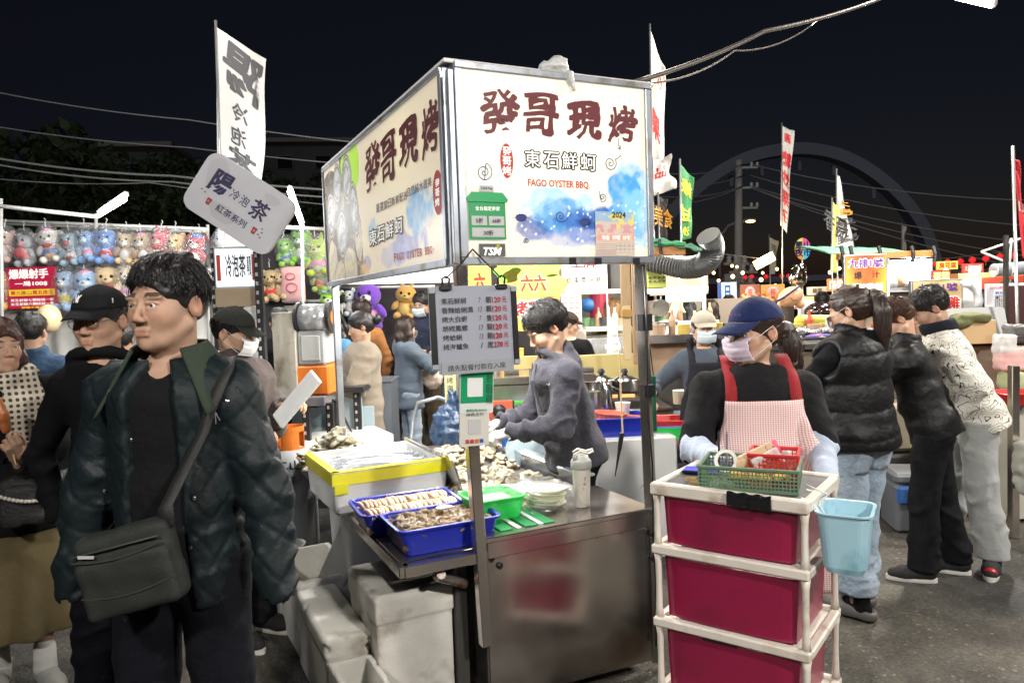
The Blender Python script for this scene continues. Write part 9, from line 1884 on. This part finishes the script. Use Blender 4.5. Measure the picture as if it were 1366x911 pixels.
# 21 woman with the ponytail in jeans
P=Person('woman with a long ponytail, black padded vest and pale jeans seen from behind', HP(1142, 3.62), -152, H=1.62, w=1.0, dp=1.08, lean=4, head=(8, 24, 0), handL=(.16, -.42, 1.10), handR=(-.12, -.44, 1.12), elbL=(.5, .4, -.8), elbR=(-.5, .4, -.8), skin=1.05, stance=.085, stepL=.05, stepR=-.06)
P.body(fine=.0045, female=True).hair('pony', 'darkbrown', n=700, res=.0045, seed=3).ponytail((0, .105, .075), [(0, .10, .075), (0, .135, .055), (.0, .150, -.03), (.0, .140, -.13), (.0, .130, -.22)], (.022, .034, .040, .036, .014), n=420).mask(maskw)
P.top(blkc, 'black_sweater', th=.010, hem=.95, folds=(.012, 12), sleeve=1.0, collar=None, h=.010)
P.top(blkn, 'padded_vest', th=.055, hem=.87, folds=(.004, 8), arms=False, collar='stand', neck=.068, h=.0085, quilt=(.011, .135), seed=4, noise=.003)
P.pants(jean, 'jeans', th=.016, rad=(.100, .082, .090), folds=(.014, 8), hemz=.13, top=.96, h=.009)
for g in(-1, 1):
 h=None;b=MB();x=g*.075
 from mathutils.bvhtree import BVHTree
 me=P.pantobj.data;bv=BVHTree.FromPolygons([v.co for v in me.vertices], [tuple(p.vertices)for p in me.polygons]);rows_=[]
 for j in range(6):
  for i in range(6):
   xx=x+(i/5-.5)*.115;zz=.885*P.s-j*.026*P.s;hh=bv.ray_cast(V3((xx, 1, zz)), V3((0, -1, 0)))[0];rows_.append(V3((xx, (hh.y if hh is not None else .1)+.003, zz)))
 b.add(rows_, [(j*6+i, j*6+i+1, (j+1)*6+i+1, (j+1)*6+i)for j in range(5)for i in range(5)]);o=b.obj('back_pocket', cloth('pocket_denim', (.36, .43, .52), bs=40), P.root, smooth=True);o.modifiers.new('s', 'SOLIDIFY').thickness=.003
clog=mat('grey_clog', (.10, .09, .085), .6);
for sd in 'LR':
 a=P.an[sd];D=SDF();D.chain([(0, .05, .03), (0, -.05, .035), (0, -.14, .03)], [.046, .052, .044], k=.03);D.plane((0, 0, .008), (0, 0, -1));D.limb((0, .07, .09), (0, -.03, .085), .045, .04, k=.01, op='s');link('clog', D.mesh('clog', h=.007), clog, P.root, loc=(a.x, a.y, 0), rot=(0, 0, R_(8 if sd=='L' else-8)))
 D=SDF();D.chain([(0, .035, .05), (0, -.04, .05)], [.036, .034]);D.limb((0, .025, .06), (0, .02, .16), .038, .042);link('sock', D.mesh('sock', h=.007), blkc, P.root, loc=(a.x, a.y, 0))
# 22 man in the black jacket bending forward
P=Person('man with brown hair in a black jacket and black track trousers bending over the counter', HP(1243, 4.02), -118, H=1.57, w=.95, dp=1.0, lean=19, neckf=.75, head=(36, 10, 0), handL=(.10, -.52, .98), handR=(-.10, -.55, 1.0), elbL=(.6, .3, -.8), elbR=(-.6, .3, -.8), skin=1.1, stance=.11, stepL=-.05, stepR=.12)
P.body(fine=.005).hair('short', 'brown', n=800, res=.005, seed=6, vol=1.15).top(blkn, 'black_jacket', th=.024, hem=.84, folds=(.018, 8), collar='stand', neck=.068, h=.010, seed=7, noise=.006)
P.pants(blkc, 'track_trousers', th=.012, rad=(.096, .078, .078), folds=(.014, 7), hemz=.07, h=.010, top=.88).shoes(shoeb, solew)
# 23 man in the patterned jacket
P=Person('man in a white jacket printed with black doodles and grey trousers leaning to the counter', HP(1300, 4.2), -112, H=1.64, w=.97, dp=1.0, lean=24, neckf=.6, head=(30, 6, 0), handL=(.24, -.16, .84), handR=(-.12, -.35, .95), elbL=(.7, .6, -.1), elbR=(-.6, .4, -.5), skin=.85, stance=.13, stepL=.06, stepR=-.14, footyaw=(70, 10))
P.hand('L', (0, -.35, -.9), (.8, -.5, .2), curl=1.2, thumb=.4)
dm=bpy.data.materials.new('doodle_print_cotton');dm.use_nodes=True;nt=dm.node_tree;N=nt.nodes;L=nt.links;pb=N['Principled BSDF'];pb.inputs['Roughness'].default_value=.8;tc=N.new('ShaderNodeTexCoord')
def contour(sc_, det, mul, wd, off):
 n=N.new('ShaderNodeTexNoise');n.inputs['Scale'].default_value=sc_;n.inputs['Detail'].default_value=det;n.inputs['Distortion'].default_value=.6;mp=N.new('ShaderNodeMapping');mp.inputs['Location'].default_value=(off, off, off);L.new(tc.outputs['Object'], mp.inputs[0]);L.new(mp.outputs[0], n.inputs[0])
 a=N.new('ShaderNodeMath');a.operation='MULTIPLY';a.inputs[1].default_value=mul;L.new(n.outputs[0], a.inputs[0]);f_=N.new('ShaderNodeMath');f_.operation='FRACT';L.new(a.outputs[0], f_.inputs[0]);c=N.new('ShaderNodeMath');c.operation='LESS_THAN';c.inputs[1].default_value=wd;L.new(f_.outputs[0], c.inputs[0]);return c.outputs[0]
c1m=contour(11, .6, 9, .13, 0);c2m=contour(26, .2, 5, .11, 5);v_=N.new('ShaderNodeTexVoronoi');v_.inputs['Scale'].default_value=14;L.new(tc.outputs['Object'], v_.inputs[0]);gt_=N.new('ShaderNodeMath');gt_.operation='GREATER_THAN';gt_.inputs[1].default_value=.50;L.new(v_.outputs['Color'], gt_.inputs[0]);ml=N.new('ShaderNodeMath');ml.operation='MULTIPLY';L.new(c2m, ml.inputs[0]);L.new(gt_.outputs[0], ml.inputs[1]);mx_=N.new('ShaderNodeMath');mx_.operation='MAXIMUM';L.new(c1m, mx_.inputs[0]);L.new(ml.outputs[0], mx_.inputs[1])
cm_=N.new('ShaderNodeMix');cm_.data_type='RGBA';cm_.inputs[6].default_value=(.74, .71, .63, 1);cm_.inputs[7].default_value=(.03, .03, .035, 1);L.new(mx_.outputs[0], cm_.inputs[0]);L.new(cm_.outputs[2], pb.inputs['Base Color'])
P.body(fine=.005).hair('short', 'black', n=700, res=.005, seed=9).glasses().top(dm, 'printed_jacket', th=.030, hem=.80, folds=(.018, 8), neck=.072, h=.010, seed=2, noise=.006)
D=SDF();
for zz in(0, .02, .04):torus(D, P.nb+P.spine*(zz+.01)-P.fwd*.01, P.spine+P.fwd*-.2, .078, .017, k=.02, sx=1.1, side=P.side)
link('collar', D.mesh('collar', h=.009), cloth('black_collar', (.012, .014, .022)), P.root)
P.pants(gryt, 'grey_trousers', th=.014, rad=(.098, .082, .085), folds=(.015, 6), hemz=.08, h=.010, top=.88).shoes(shoeb, solew, mat('red_toe_leather', (.45, .01, .015), .4))
w_=P.wr['L'];q=MB();ax_=(P.wr['L']-P.el['L']).normalized();q.cyl(w_-ax_*.01, w_+ax_*.012, .034, 16);wo=q.obj('watch_strap', black, P.root);D=SDF();D.box(w_+V3((.036, 0, 0)), (.006, .02, .02), .004);link('watch_case', D.mesh('watch_case', h=.004), chromeb, P.root)
print('script time', time.time()-T0, 'objects', len(bpy.data.objects), 'polys', sum(len(o.data.polygons)for o in bpy.data.objects if o.type=='MESH'))
